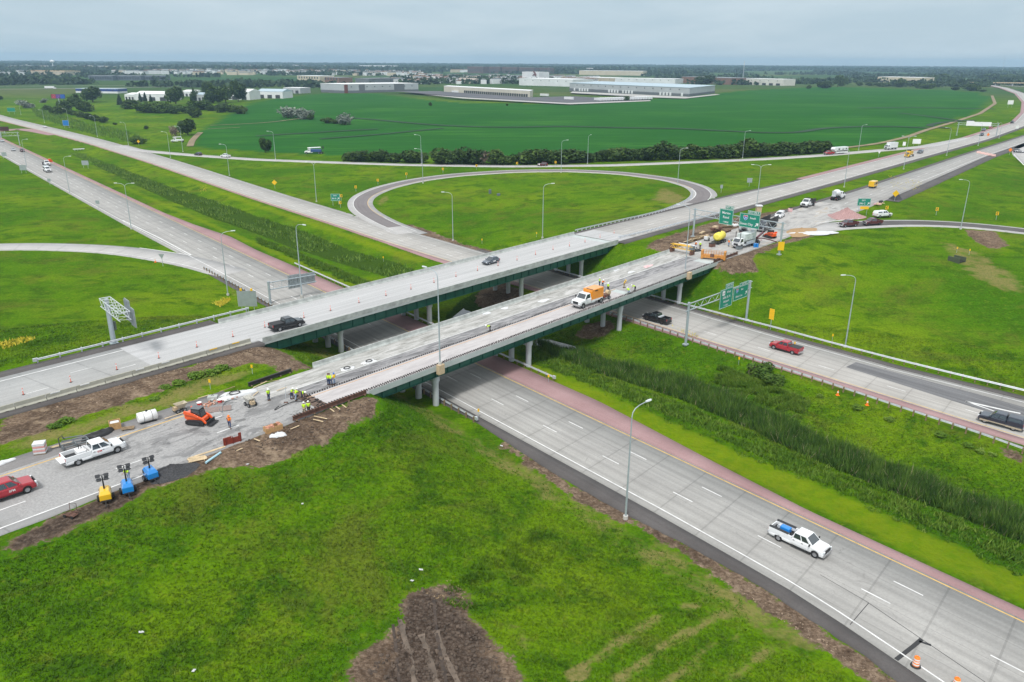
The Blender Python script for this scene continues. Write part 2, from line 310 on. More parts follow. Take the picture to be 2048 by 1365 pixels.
z_dry = np.maximum.reduce([zone([[(590, 870), (630, 900), (645, 950), (668, 1005), (620, 975), (575, 925)], [(1880, 480), (1960, 505), (2048, 560), (2048, 600), (1960, 560), (1900, 520)], [(985, 1262), (1040, 1240), (1090, 1290), (1060, 1340), (1010, 1300)], [(700, 1365), (640, 1350), (700, 1290), (780, 1250), (760, 1290)],
    [(395, 540), (330, 528), (280, 512), (330, 515), (410, 545), (460, 575), (500, 610), (470, 600), (430, 570)], [(1430, 640), (1390, 622), (1440, 618), (1490, 650)], [(590, 410), (680, 440), (640, 410)], [(750, 400), (790, 385), (760, 420), (800, 450), (770, 440)], [(1320, 372), (1375, 395), (1350, 415), (1300, 400)], [(0, 870), (130, 850), (330, 782), (420, 750), (520, 735), (480, 760), (350, 810), (230, 855), (0, 915)]], 16) * .85,
    refzone(RA, 16.5, 22, 55, 175, 5) * .6])
z_dry = np.maximum(z_dry, zone([trk(p_, w_) for p_, w_ in (([(1400, 1205), (1330, 1225), (1250, 1278), (1120, 1372)], 12), ([(1460, 1225), (1380, 1262), (1300, 1308), (1215, 1372)], 12), ([(1490, 1262), (1420, 1300), (1330, 1372)], 10), ([(1560, 1290), (1500, 1330), (1460, 1372)], 10))], 1) * 1.9)
z_lime = np.maximum(refzone(RA, -9, [(0, -3), (130, -3), (170, -6), (240, -6), (300, -6)], 40, 500, 5), refzone(RB, [(0, 3.2), (200, 3), (500, 3)], [(0, 3.2), (140, 3.2), (190, 7), (700, 6)], 200, 640, 4))
z_mud = zone([[(0, 1088), (80, 1052), (240, 985), (330, 940), (345, 952), (260, 1000), (130, 1064), (0, 1116)], [(800, 1218), (835, 1192), (900, 1182), (922, 1235), (950, 1270), (985, 1300), (1000, 1380), (770, 1380), (785, 1300)], [(795, 1215), (825, 1210), (830, 1232), (808, 1245)],
    [(330, 945), (300, 960), (320, 940), (372, 925), (385, 940), (350, 955)], [(1350, 520), (1440, 485), (1530, 465), (1560, 478), (1490, 500), (1420, 530)]], 4)
FIELD = [(388, 292), (400, 262), (440, 240), (470, 222), (505, 206), (600, 192), (640, 188), (760, 188), (850, 200), (930, 207), (1100, 208), (1180, 203), (1290, 199), (1430, 188), (1480, 182), (1640, 174), (1740, 176), (1900, 181), (1975, 188), (1988, 204), (1965, 222), (1905, 243), (1815, 272), (1715, 296), (1640, 296), (1500, 302), (1350, 308), (1200, 312), (1020, 314), (880, 312), (690, 312), (560, 306), (470, 300), (410, 297)]
FW = wpoly(FIELD)
z1 = np.zeros((*GXm.shape, 4)); z2 = np.zeros((*GXm.shape, 4))
z1[..., 0] = samp(z_dirt, GXm, GYm); z1[..., 1] = samp(z_dark, GXm, GYm); z1[..., 2] = samp(z_dry, GXm, GYm); z1[..., 3] = inpoly(GXm, GYm, FW)
z2[..., 0] = samp(z_lime, GXm, GYm); z2[..., 1] = samp(z_mud, GXm, GYm); z2[..., 2] = np.clip((GYm - 900) / 300, 0, 1)
def grass_colour(t, pos):                   # the same greens for the ground and for the blades on it
    n1 = noise(t, pos, .022, 4, .6); n2 = noise(t, pos, .16, 5, .62, .6); n3 = noise(t, pos, .9, 4, .6)
    c = ramp(t, n1, [(.36, (.052, .145, .004)), (.50, (.090, .190, .004)), (.63, (.145, .232, .007))])
    c = mixc(t, sstep(t, n2, .44, .66), c, (.050, .122, .005)); c = mixc(t, mth(t, 'MULTIPLY', sstep(t, n3, .52, .72), .45), c, (.175, .215, .018))
    mw = nn(t, 'ShaderNodeMapping'); mw.inputs['Rotation'].default_value = (0, 0, -.62); mw.inputs['Scale'].default_value = (.05, .75, .3); L(t, pos, mw.inputs[0]); c = mixc(t, mth(t, 'MULTIPLY', sstep(t, noise(t, mw.outputs[0], 1, 3, .6), .50, .66), .30), c, mixc(t, 1., c, (.58, .64, .6), 'MULTIPLY'))
    return mixc(t, mth(t, 'MULTIPLY', sstep(t, noise(t, pos, .045, 6, .72, 1.2), .49, .66), .52), c, (.130, .138, .022))
m, t, b = newmat('grass_and_soil'); G_MAT = m
geo = nn(t, 'ShaderNodeNewGeometry'); pos = geo.outputs['Position']
va = nn(t, 'ShaderNodeAttribute', attribute_name='zone1'); vb = nn(t, 'ShaderNodeAttribute', attribute_name='zone2')
s1 = nn(t, 'ShaderNodeSeparateColor'); L(t, va.outputs['Color'], s1.inputs[0]); s2 = nn(t, 'ShaderNodeSeparateColor'); L(t, vb.outputs['Color'], s2.inputs[0])
g = grass_colour(t, pos); fine = noise(t, pos, 2.6, 5, .7); mid = noise(t, pos, .55, 5, .65)
g = mixc(t, mth(t, 'MULTIPLY', sstep(t, fine, .40, .64), .62), g, mixc(t, 1.0, g, (.34, .40, .32), 'MULTIPLY'))
low = noise(t, pos, .17, 4, .65, .8)
def zmask(v, amp=.7, lo=.42, hi=.58, la=.5):
    return sstep(t, mth(t, 'ADD', mth(t, 'ADD', v, mth(t, 'MULTIPLY', mth(t, 'SUBTRACT', low, .5), la)), mth(t, 'MULTIPLY', mth(t, 'SUBTRACT', mth(t, 'ADD', mth(t, 'MULTIPLY', mid, .6), mth(t, 'MULTIPLY', fine, .4)), .5), amp)), lo, hi)
g = mixc(t, mth(t, 'MULTIPLY', zmask(s2.outputs[0], 1.6, .3, .95, 1.4), .6), g, mixc(t, sstep(t, mid, .4, .65), (.185, .235, .008), (.125, .20, .005)))
g = mixc(t, mth(t, 'MULTIPLY', zmask(s1.outputs[2], 1.6, .35, .85, 1.6), .85), g, mixc(t, sstep(t, fine, .4, .65), (.22, .18, .07), (.13, .14, .035)))
g = mixc(t, zmask(s1.outputs[1], .9, .4, .62, .9), g, mixc(t, sstep(t, fine, .4, .6), (.024, .055, .006), (.050, .095, .010)))
fm = nn(t, 'ShaderNodeMapping'); fm.inputs['Rotation'].default_value = (0, 0, .35); fm.inputs['Scale'].default_value = (.008, .13, 1); L(t, pos, fm.inputs[0])
fs = noise(t, fm.outputs[0], 1, 3, .5); fb = noise(t, pos, .012, 4, .55)
fieldc = mixc(t, sstep(t, fs, .44, .58), ramp(t, fb, [(.35, (.016, .094, .014)), (.5, (.024, .114, .016)), (.65, (.038, .140, .018))]), (.020, .096, .014))
fieldc = mixc(t, mth(t, 'MULTIPLY', sstep(t, noise(t, pos, 1.1, 3), .5, .62), .30), fieldc, (.012, .060, .012))
g = mixc(t, va.outputs['Alpha'], g, fieldc)
vo = nn(t, 'ShaderNodeTexVoronoi'); vo.inputs['Scale'].default_value = .0026; L(t, pos, vo.inputs['Vector']); sv = nn(t, 'ShaderNodeSeparateColor'); L(t, vo.outputs['Color'], sv.inputs[0])
farc = ramp(t, sv.outputs[0], [(.05, (.040, .085, .022)), (.3, (.070, .110, .030)), (.5, (.025, .085, .028)), (.7, (.095, .120, .040)), (.92, (.045, .10, .025))])
farc = mixc(t, mth(t, 'MULTIPLY', sstep(t, noise(t, pos, .03, 5, .7), .45, .65), .5), farc, (.03, .06, .018))
ff = mth(t, 'MULTIPLY', s2.outputs[2], mth(t, 'SUBTRACT', 1.0, va.outputs['Alpha'])); g = mixc(t, ff, g, farc)
dirt = ramp(t, fine, [(.30, (.065, .044, .030)), (.5, (.15, .106, .074)), (.70, (.28, .21, .155))])
dirt = mixc(t, mth(t, 'MULTIPLY', sstep(t, low, .42, .64), .75), dirt, mixc(t, 1., dirt, (.50, .49, .50), 'MULTIPLY')); dirt = mixc(t, mth(t, 'MULTIPLY', sstep(t, mid, .52, .70), .5), dirt, (.36, .275, .19))
dirt = mixc(t, zmask(s2.outputs[1], 1.6, .30, .8, 1.6), dirt, ramp(t, fine, [(.33, (.030, .022, .017)), (.5, (.068, .050, .039)), (.68, (.14, .108, .085))]))
g = mixc(t, zmask(s1.outputs[0], 1.7, .38, .62, 1.5), g, dirt)
L(t, g, b.inputs['Base Color']); b.inputs['Roughness'].default_value = 1.0; b.inputs['Specular IOR Level'].default_value = 0.02
bump(t, b, mth(t, 'ADD', mth(t, 'MULTIPLY', fine, .5), mid), .8, .35)
H0, W0 = GXm.shape
rough_z = GZm + np.where(samp(blur(1. * (np.abs(samp(z_dirt, mxg, myg)) > .3), 1), GXm, GYm) > .5, rng.normal(0, .05, GXm.shape), rng.normal(0, .025, GXm.shape))
V = np.stack([GXm, GYm, rough_z], -1).reshape(-1, 3); idx = np.arange(H0 * W0).reshape(H0, W0)
F4 = np.stack([idx[:-1, :-1], idx[:-1, 1:], idx[1:, 1:], idx[1:, :-1]], -1).reshape(-1, 4)
me = fastmesh('ground', V, F4, [G_MAT], smooth=True)
for nm, z in (('zone1', z1), ('zone2', z2)):
    a = me.color_attributes.new(nm, 'FLOAT_COLOR', 'POINT'); a.data.foreach_set('color', z.reshape(-1).astype(np.float32))
ground = bpy.data.objects.new('ground', me); COL.objects.link(ground); tag(ground, kind='structure')
# ---------------------------------------------------------------- road surfaces (UV in metres: u across, v along)
def roadmat(name, c0, c1, joint=0, lanes=0, off=0, streak=.5, stain=.35, jdark=.24, rough=.85):
    m, t, b = newmat(name); uv = nn(t, 'ShaderNodeUVMap', uv_map='road'); mp = nn(t, 'ShaderNodeMapping'); mp.inputs['Scale'].default_value = (1.3, .03, 1); L(t, uv.outputs[0], mp.inputs[0])
    st = noise(t, mp.outputs[0], 1, 5, .6); fi = noise(t, uv.outputs[0], 3.5, 5, .7); bl = noise(t, uv.outputs[0], .11, 5, .6)
    c = ramp(t, mth(t, 'ADD', mth(t, 'MULTIPLY', st, streak), mth(t, 'MULTIPLY', bl, 1 - streak)), [(.34, c0), (.66, c1)])
    c = mixc(t, mth(t, 'MULTIPLY', sstep(t, fi, .35, .7), .30), c, tuple(x * .72 for x in c0))
    c = mixc(t, mth(t, 'MULTIPLY', sstep(t, noise(t, uv.outputs[0], .45, 6, .7, 1.2), .60, .74), stain), c, tuple(x * .45 for x in c0))
    s = nn(t, 'ShaderNodeSeparateXYZ'); L(t, uv.outputs[0], s.inputs[0])
    if joint:
        jt = mth(t, 'FRACT', mth(t, 'DIVIDE', mth(t, 'ADD', s.outputs[1], mth(t, 'MULTIPLY', s.outputs[0], .16)), joint)); jm = mth(t, 'LESS_THAN', mth(t, 'ABSOLUTE', mth(t, 'SUBTRACT', jt, .5)), .10 / joint)
        wide = sstep(t, mth(t, 'SUBTRACT', .8 / joint, mth(t, 'ABSOLUTE', mth(t, 'SUBTRACT', jt, .5))), 0, .7 / joint)
        c = mixc(t, mth(t, 'MULTIPLY', mth(t, 'MULTIPLY', wide, sstep(t, noise(t, uv.outputs[0], .35, 4), .42, .62)), .14), c, tuple(x * .5 for x in c0)); c = mixc(t, mth(t, 'MULTIPLY', jm, jdark), c, tuple(x * .25 for x in c0))
    if lanes:
        lt = mth(t, 'FRACT', mth(t, 'DIVIDE', mth(t, 'SUBTRACT', s.outputs[0], off), lanes)); c = mixc(t, mth(t, 'MULTIPLY', mth(t, 'LESS_THAN', lt, .022), .28), c, tuple(x * .3 for x in c0))
        tr = mth(t, 'ABSOLUTE', mth(t, 'SUBTRACT', mth(t, 'ABSOLUTE', mth(t, 'SUBTRACT', lt, .5)), .24)); c = mixc(t, mth(t, 'MULTIPLY', sstep(t, mth(t, 'SUBTRACT', .15, tr), 0, .15), .24), c, tuple(x * .55 for x in c0))
    L(t, c, b.inputs['Base Color']); b.inputs['Roughness'].default_value = rough; bump(t, b, fi, .25, .02); b.inputs['Specular IOR Level'].default_value = .3; return m
R_CONC = roadmat('weathered_concrete', (.285, .278, .265), (.41, .40, .38), 6.1, 3.8, .35, .5, .45)
R_CONC2 = roadmat('warm_concrete', (.34, .325, .305), (.46, .445, .42), 6.1, 3.7, 0)
R_NEW = roadmat('pale_new_concrete', (.37, .37, .37), (.51, .51, .51), 0, 0, 0, .85, .10)
R_APPR = roadmat('approach_concrete', (.30, .30, .295), (.43, .43, .42), 7.3, 0, 0, .6, .3)
R_ASPH = roadmat('dark_shoulder_asphalt', (.075, .068, .066), (.125, .115, .112), 0, 0, 0, .3, .4)
R_RED = roadmat('red_quartzite_shoulder', (.27, .165, .165), (.38, .25, .25), 0, 0, 0, .3, .22)
R_LOOP = roadmat('grey_loop_asphalt', (.15, .135, .135), (.22, .20, .20), 0, 0, 0, .6, .2)
R_GREY = roadmat('grey_ramp_concrete', (.36, .35, .34), (.47, .46, .45), 6, 0, 0, .4, .3)
R_PATCH = roadmat('patched_asphalt', (.10, .10, .105), (.21, .21, .215), 0, 0, 0, .8, .5)
P_WHITE = M('white_road_paint', (.66, .66, .65), .7, var=.2, scale=.8); P_YEL = M('yellow_road_paint', (.62, .40, .13), .7, var=.2, scale=.8)
def dval(d, k): return np.interp(k, *zip(*d)) if isinstance(d, list) else np.full(len(k), float(d))
def ribbon_data(R, d0, d1, zo, s0, s1, step=2.0, across=1, skirt=0.0):
    k = np.arange(s0, s1, step); k = np.append(k, s1); a, b_ = dval(d0, k), dval(d1, k); rows = []
    for q in np.linspace(0, 1, across + 1):
        d = a + (b_ - a) * q; p = R.pos(k, d); p[:, 2] += zo; rows.append((p, d))
    if skirt:
        lo = rows[0][0].copy(); lo[:, 2] -= skirt; hi = rows[-1][0].copy(); hi[:, 2] -= skirt; rows = [(lo, rows[0][1])] + rows + [(hi, rows[-1][1])]
    V = np.stack([r[0] for r in rows], 1); U = np.stack([np.stack([r[1], k], -1) for r in rows], 1); n, w = V.shape[:2]; ix = np.arange(n * w).reshape(n, w)
    F = np.stack([ix[:-1, 1:], ix[:-1, :-1], ix[1:, :-1], ix[1:, 1:]], -1).reshape(-1, 4); return V.reshape(-1, 3), F, U.reshape(-1, 2)
def put_uv(me, U):
    uv = me.uv_layers.new(name='road'); li = np.zeros(len(me.loops), np.int32); me.loops.foreach_get('vertex_index', li); uv.data.foreach_set('uv', U[li].astype(np.float32).ravel())
def ribbon(name, R, d0, d1, zo, s0, s1, mat, step=2.0, skirt=0.0, kind='structure'):
    V, F, U = ribbon_data(R, d0, d1, zo, s0, s1, step, 2, skirt); me = fastmesh(name, V, F, [mat]); put_uv(me, U)
    o = bpy.data.objects.new(name, me); COL.objects.link(o); return tag(o, kind=kind)
class Paint:
    def __init__(s): s.V = []; s.F = []; s.n = 0
    def line(s, R, d, s0, s1, w=.16, zo=.016, dash=None):
        for a, e in ([(s0, s1)] if not dash else [(q, q + dash[0]) for q in np.arange(s0, s1, dash[1])]):
            lo = [(x, y - w / 2) for x, y in d] if isinstance(d, list) else d - w / 2; hi = [(x, y + w / 2) for x, y in d] if isinstance(d, list) else d + w / 2
            V, F, _ = ribbon_data(R, lo, hi, zo, a, e, 3.0 if not dash else 1.6); s.V.append(V); s.F.append(F + s.n); s.n += len(V)
    def path(s, pts, z, w=.3, zo=.02):
        R = Ref([(*at(x, y, z), z) for x, y in pts], 1.5, 2); s.line(R, 0., 0, R.len, w, zo)
    def build(s, name, mat):
        o = bpy.data.objects.new(name, fastmesh(name, np.concatenate(s.V), np.concatenate(s.F), [mat])); COL.objects.link(o); return tag(o, kind='structure')
PW, PY = Paint(), Paint()
# A: lower near carriageway. d > 0 towards the camera
eA = [(0, 16), (44, 14.4), (49.7, 13.5), (56.3, 12.5), (62, 11.9), (69, 11.7), (80, 11.5), (110, 11.6), (230, 12.2), (300, 13.2), (RA.len, 13.8)]
s_g = sA(382, 512)
redA = [(0, -2.2), (sA(1611, 1024), -2.0), (sA(1400, 925), -3.2), (sA(1182, 810), -5.3), (sA(970, 712), -5.2), (sA(620, 560), -5.2), (sA(512, 500), -4.6), (sA(450, 475), -5.5), (sA(380, 450), -3.2), (sA(330, 425), -2.0), (RA.len, -1.9)]
shA = [(0, 19), (44, 17.8), (49.1, 17.1), (51.9, 16.2), (58.3, 15.6), (64.2, 14.8), (73.6, 14.9), (82.7, 15.6), (95, 15.6), (sA(932, 847), 14.2), (sA(800, 760), 14.6), (s_g - 35, 15.2), (s_g - 10, 15.2), (s_g + 20, 15.0), (RA.len, 15.3)]
ribbon('road_shoulder', RA, -.3, redA, .0, 0, RA.len, R_RED, skirt=.5); ribbon('road_shoulder', RA, [(k, v + 1.15) for k, v in eA], shA, 0, 0, s_g - 5, R_ASPH, skirt=.5)
ribbon('lower_road', RA, -.35, [(k, v + 1.25) for k, v in eA], .006, 0, RA.len, R_CONC, skirt=.4)
PY.line(RA, 0., 0, RA.len, .17); PW.line(RA, eA, 0, RA.len, .17)
dA = RA.near(*at(1442.7, 994.3))
for d in (3.5, 7.3): PW.line(RA, [(0, d), (100, d), (230, d + .3), (320, d + .5), (RA.len, d + .6)], dA[0] - 12.2 * 9 + (0 if d < 5 else 1.5), RA.len - 5, .15, dash=(3.0, 12.2))
# B: lower far carriageway. d < 0 away from the camera
eB = [(RB.near(*at(x, y))[0], RB.near(*at(x, y))[1]) for x, y in ((2048, 805), (1786, 740), (1536, 670), (1314, 606), (1146, 559), (964, 507))]
eB = [(0, -14.2)] + eB + [(RB.near(*at(887, 480))[0], -12.6), (RB.near(*at(800, 455))[0], -12.0), (RB.near(*at(672, 425))[0], -11.8), (RB.near(*at(400, 335))[0], -12.5), (RB.len, -12.5)]
redB = [(0, 2.6), (RB.near(*at(1836, 823))[0], 2.4), (RB.near(*at(1536, 734))[0], 2.6), (RB.near(*at(1000, 545))[0], 2.2), (RB.near(*at(850, 520))[0], 2.6), (RB.near(*at(762, 483))[0], 1.4), (RB.len, 1.3)]
sBw = [(k, v - 1.0) for k, v in eB]
ribbon('road_shoulder', RB, redB, .3, .0, 0, RB.len, R_RED, skirt=.5); ribbon('road_shoulder', RB, [(k, v + .1) for k, v in sBw], [(k, v - 2.9) for k, v in eB], 0, 0, RB.near(*at(940, 503))[0], R_ASPH, skirt=.5)
ribbon('lower_road', RB, .35, sBw, .006, 0, RB.len, R_CONC2, skirt=.4)
PY.line(RB, 0., 0, RB.len, .17); PW.line(RB, eB, 0, RB.len, .2)
for d in (-3.9, -7.7): PW.line(RB, d, RB.near(*at(1540, 705))[0] % 12.2 if d > -5 else RB.near(*at(900, 540))[0], RB.len - 5, .15, dash=(3.0, 12.2))
kp = RB.near(*at(1695, 733))[0]; ribbon('patched_lane', RB, [(0, -5.4), (kp - 30, -5.2), (kp, -6.8)], [(0, -12), (kp - 20, -11.8), (kp, -10.6)], .011, 0, kp, R_PATCH)
PW.path([(1931, 803), (1980, 815), (2048, 829)], 0, .45); PW.path([(1931, 803), (1990, 823), (2048, 844)], 0, .3)
# crossover in the median, far left
RX = Ref(pz([(112, 270, 0), (70, 262, 0), (36, 258, 0), (5, 262, 0), (-30, 264, 0)]), smooth=2); ribbon('median_crossover', RX, -5, 5, -.06, 0, RX.len, R_RED); stamp  # paved U-turn
# ramps
ribbon('loop_ramp', RF, -4.6, 4.6, -.01, 0, RF.len, R_GREY, skirt=.5); ribbon('loop_ramp_lane', RF, -2.6, 2.3, .008, 14, RF.len - 36, R_LOOP)
PW.line(RF, 2.5, 10, RF.len - 20, .17); PY.line(RF, -2.75, 30, RF.len - 70, .17); PW.line(RF, -2.75, 4, 30, .22); PW.line(RF, -2.75, RF.len - 75, RF.len - 42, .3)
ribbon('right_ramp', RE, -5.2, 4.4, -.02, 6, RE.len, R_GREY, skirt=.5); ribbon('right_ramp_lane', RE, -3.2, 3.0, .006, 22, RE.len, R_ASPH); PW.line(RE, 3.2, 22, RE.len, .3); PW.line(RE, -3.4, 28, RE.len, .3)
ribbon('diagonal_ramp', RG, -3.6, 3.6, .012, 30, RG.len - 20, R_GREY, skirt=.5); PW.line(RG, 3.0, 60, RG.len - 60, .2, .03)
ribbon('left_ramp', RH, -4.3, 4.3, .012, 0, RH.len, R_GREY, skirt=.5); PW.line(RH, -3.0, 0, RH.len - 8, .2, .03); PW.line(RH, 3.0, 0, RH.near(*at(262, 494))[0], .2, .03)
PW.path([(262, 494), (320, 502), (384, 511.5)], 0, .35, .035); PW.path([(245, 441), (320, 477), (384, 511.5)], 0, .35, .035)
ribbon('exit_ramp', RK, -4, 4, 0, 0, RK.len, R_GREY, skirt=.5); PW.path([(2052, 285), (2030, 295), (2028, 310), (2048, 331)], 6.6, .4, .05)
# C and D: the upper carriageways up to and beyond the bridges
def tC(t): return sC0 + t
def tD(t): return sD0 + t
C0, C1, D0, D1 = ABUT0, ABUT1, ABUT0 - 1.5, ABUT1 - 2
cu = [(0, -6.6), (tC(166), -7.6), (tC(260), -7.2), (tC(300), -5.8), (tC(430), -5.6), (RC.len, -6)]; cl = [(0, 6.6), (tC(170), 6.3), (tC(300), 6.4), (tC(430), 6.2), (RC.len, 6.2)]
cu = [(k, -v) for k, v in cu]; cl = [(k, -v) for k, v in cl]                 # left of travel (towards +t) is the far side
ribbon('road_shoulder', RC, [(k, v + 2.6) for k, v in cu], [(k, v - .2) for k, v in cu], 0, 0, tC(C0), R_ASPH, skirt=.5)
ribbon('road_shoulder', RC, [(k, v + 3.0) for k, v in cu], [(k, v - .2) for k, v in cu], 0, tC(310), RC.len, R_RED, skirt=.5); ribbon('road_shoulder', RC, [(k, v + 1.6) for k, v in cu], [(k, v - .2) for k, v in cu], 0, tC(C1), tC(310), R_ASPH, skirt=.5)
ribbon('road_shoulder', RC, [(k, v + .2) for k, v in cl], [(k, v - 2.6) for k, v in cl], 0, tC(C1), RC.len, R_ASPH, skirt=.5); ribbon('road_shoulder', RC, [(k, v + .2) for k, v in cl], [(k, v - 1.6) for k, v in cl], 0, 0, tC(C0), R_ASPH, skirt=.5)
ribbon('upper_road', RC, cu, cl, .006, 0, tC(C0), R_APPR, skirt=.4); ribbon('upper_road', RC, cu, cl, .006, tC(C1), RC.len, R_CONC2, skirt=.4)
ribbon('approach_slab', RC, [(0, 6.9), (999, 6.9)], [(0, -6.1), (999, -6.1)], .012, tC(46), tC(C0), R_NEW); ribbon('approach_slab', RC, 7.2, -6.2, .012, tC(C1), tC(174), R_NEW)
PW.line(RC, 5.6, 0, tC(46), .25, .02); PW.line(RC, -5.2, tC(176), RC.len, .25, .02); PW.line(RC, [(tC(176), 5.6), (tC(300), 5.2), (tC(430), 4.9), (RC.len, 5)], tC(250), RC.len, .25, .02)
for d, a, e in ((1.6, tC(0), tC(45)), (-2.0, tC(5), tC(45)), (0, tC(178), RC.len)): PW.line(RC, d, a, e, .16, .02, dash=(3.0, 12.2))
du = [(0, -8.4), (tD(41), -8.3), (tD(240), -7.8), (tD(450), -4.5), (tD(530), -4.4), (RD.len, -4.4)]; dl = [(0, 7.9), (tD(20), 8.1), (tD(63), 7.0), (tD(166), 6.8), (tD(186), 7.4), (tD(260), 8), (tD(300), 7), (tD(450), 5.2), (RD.len, 5)]
du = [(k, -v) for k, v in du]; dl = [(k, -v) for k, v in dl]
ribbon('road_shoulder', RD, du, [(k, v - 4) for k, v in du], 0, 0, tD(48), roadmat('grey_shoulder', (.17, .16, .158), (.27, .26, .255), 0, 0, 0, .3, .5), skirt=.5); ribbon('upper_road', RD, [(0, 4.6), (999, 4.6)], dl, .006, 0, tD(D0), roadmat('grey_work_road', (.27, .265, .26), (.37, .365, .36), 6.1, 0, 0, .5, .3), skirt=.4)
ribbon('upper_road', RD, du, dl, .006, tD(D1), RD.len, R_CONC, skirt=.4)
ribbon('road_shoulder', RD, [(k, v + .1) for k, v in dl], [(k, v - 4.2) for k, v in dl], 0, tD(280), tD(640), R_ASPH, skirt=.5); ribbon('road_shoulder', RD, [(k, v + 2) for k, v in du], [(k, v - .1) for k, v in du], -.01, tD(225), RD.len, R_ASPH, skirt=.5)
ribbon('upper_road', RD, 5.2, 4.5, .003, tD(46), tD(D0), R_APPR)
PY.line(RD, 4.5, 0, tD(41), .2, .02); PW.line(RD, -6.9, 0, tD(30), .2, .02)
for d in (.9, -3.2): PW.line(RD, d, tD(-8), tD(42), .17, .02, dash=(3.0, 12.2))
PW.line(RD, -4.2, tD(330), tD(640), .25, .02); PW.line(RD, .3, tD(240), RD.len, .16, .02, dash=(3., 12.2))
PW.path([(1640, 446), (1664, 442), (1720, 438)], 7, .4, .03); PW.path([(1633, 447), (1690, 441)], 7, .3, .03)
def rag(s0, s1, lo, amp, sd): r = np.random.default_rng(sd); k = np.arange(s0, s1 + .1, .8); return [(float(q), float(lo + amp * r.normal())) for q in k]
R_SLUR = roadmat('pale_slurry', (.50, .49, .46), (.66, .65, .62), 0, 0, 0, .4, .5); R_STAIN = roadmat('damp_stain', (.19, .185, .185), (.27, .265, .265), 0, 0, 0, .6, .4); R_DUST = roadmat('dusty_tan_concrete', (.40, .35, .29), (.52, .47, .41), 0, 0, 0, .4, .4)
m, t, b = newmat('work_stained_concrete'); uv = nn(t, 'ShaderNodeUVMap', uv_map='road'); mp = nn(t, 'ShaderNodeMapping'); mp.inputs['Scale'].default_value = (.5, .22, 1); L(t, uv.outputs[0], mp.inputs[0]); sx = nn(t, 'ShaderNodeSeparateXYZ'); L(t, uv.outputs[0], sx.inputs[0])
q1, q2, q3 = noise(t, mp.outputs[0], .9, 6, .68, 1.2), noise(t, mp.outputs[0], 2.3, 6, .7, .8), noise(t, uv.outputs[0], 3.5, 5, .7)
ends = mth(t, 'MULTIPLY', sstep(t, sx.outputs[1], tD(20), tD(36)), 1.0); c = mixc(t, sstep(t, q3, .35, .7), (.27, .265, .26), (.37, .365, .36)); c = mixc(t, mth(t, 'MULTIPLY', mth(t, 'MULTIPLY', sstep(t, q1, .46, .60), ends), .85), c, (.17, .168, .168)); c = mixc(t, mth(t, 'MULTIPLY', mth(t, 'MULTIPLY', sstep(t, q2, .55, .66), ends), .7), c, (.075, .075, .075))
c = mixc(t, mth(t, 'MULTIPLY', mth(t, 'MULTIPLY', sstep(t, noise(t, mp.outputs[0], 1.5, 5, .6, .5), .50, .62), sstep(t, sx.outputs[0], -.5, 4.5)), sstep(t, sx.outputs[1], tD(38), tD(50))), c, (.52, .51, .48)); L(t, c, b.inputs['Base Color']); b.inputs['Roughness'].default_value = .8; bump(t, b, q2, .3, .03)
ribbon('worked_pavement', RD, 5.2, -7.0, .011, tD(18), tD(D0) - .2, m); m2, t, b = newmat('dusty_worked_concrete'); uv = nn(t, 'ShaderNodeUVMap', uv_map='road'); mp = nn(t, 'ShaderNodeMapping'); mp.inputs['Scale'].default_value = (.35, .12, 1); L(t, uv.outputs[0], mp.inputs[0]); q1, q2 = noise(t, mp.outputs[0], 1, 6, .65, .8), noise(t, uv.outputs[0], 1.6, 6, .7, .6)
c = ramp(t, q1, [(.34, (.22, .21, .195)), (.46, (.33, .322, .308)), (.56, (.41, .40, .385)), (.66, (.36, .31, .245))]); c = mixc(t, mth(t, 'MULTIPLY', sstep(t, q2, .56, .7), .5), c, (.20, .175, .15)); L(t, c, b.inputs['Base Color']); b.inputs['Roughness'].default_value = .85; bump(t, b, q2, .3, .03)
ribbon('worked_pavement', RD, 7.6, [(0, -7), (999, -7)], .011, tD(D1) + .1, tD(262), m2)
PK = Paint(); [PK.path(p_, 0, w_, .014) for p_, w_ in (([(1792, 1320), (1806, 1311), (1822, 1297), (1843, 1279)], .4), ([(1838, 1283), (1848, 1286), (1862, 1291)], .3), ([(1735, 1205), (1790, 1243), (1843, 1279), (1905, 1320), (1972, 1366)], .07), ([(1700, 1250), (1737, 1207)], .07), ([(1640, 1150), (1690, 1178), (1735, 1205)], .06))]; PK.build('crack_filler', M('crack_black', (.03, .03, .032), .7))
PW.build('white_road_markings', P_WHITE); PY.build('yellow_road_markings', P_YEL)
# ---------------------------------------------------------------- bridges
def deckmat(name, c0, c1, c2, s=.6):
    m, t, b = newmat(name); uv = nn(t, 'ShaderNodeUVMap', uv_map='road'); mp = nn(t, 'ShaderNodeMapping'); mp.inputs['Scale'].default_value = (.75, .13, 1); L(t, uv.outputs[0], mp.inputs[0])
    a = noise(t, mp.outputs[0], 1.1, 6, .65, 1.6); f = noise(t, uv.outputs[0], 2.5, 6, .7, .8); c = ramp(t, a, [(.33, c0), (.5, c1), (.64, c2)])
    c = mixc(t, mth(t, 'MULTIPLY', sstep(t, f, .56, .70), s), c, tuple(x * .5 for x in c0)); L(t, c, b.inputs['Base Color']); b.inputs['Roughness'].default_value = .75; bump(t, b, mth(t, 'ADD', a, f), .3, .05); return m
K_WET = deckmat('damp_dark_overlay', (.085, .083, .085), (.22, .215, .22), (.36, .35, .35), .4); K_ROUGH = deckmat('rough_wet_overlay', (.20, .195, .175), (.38, .375, .355), (.50, .49, .475), .75)
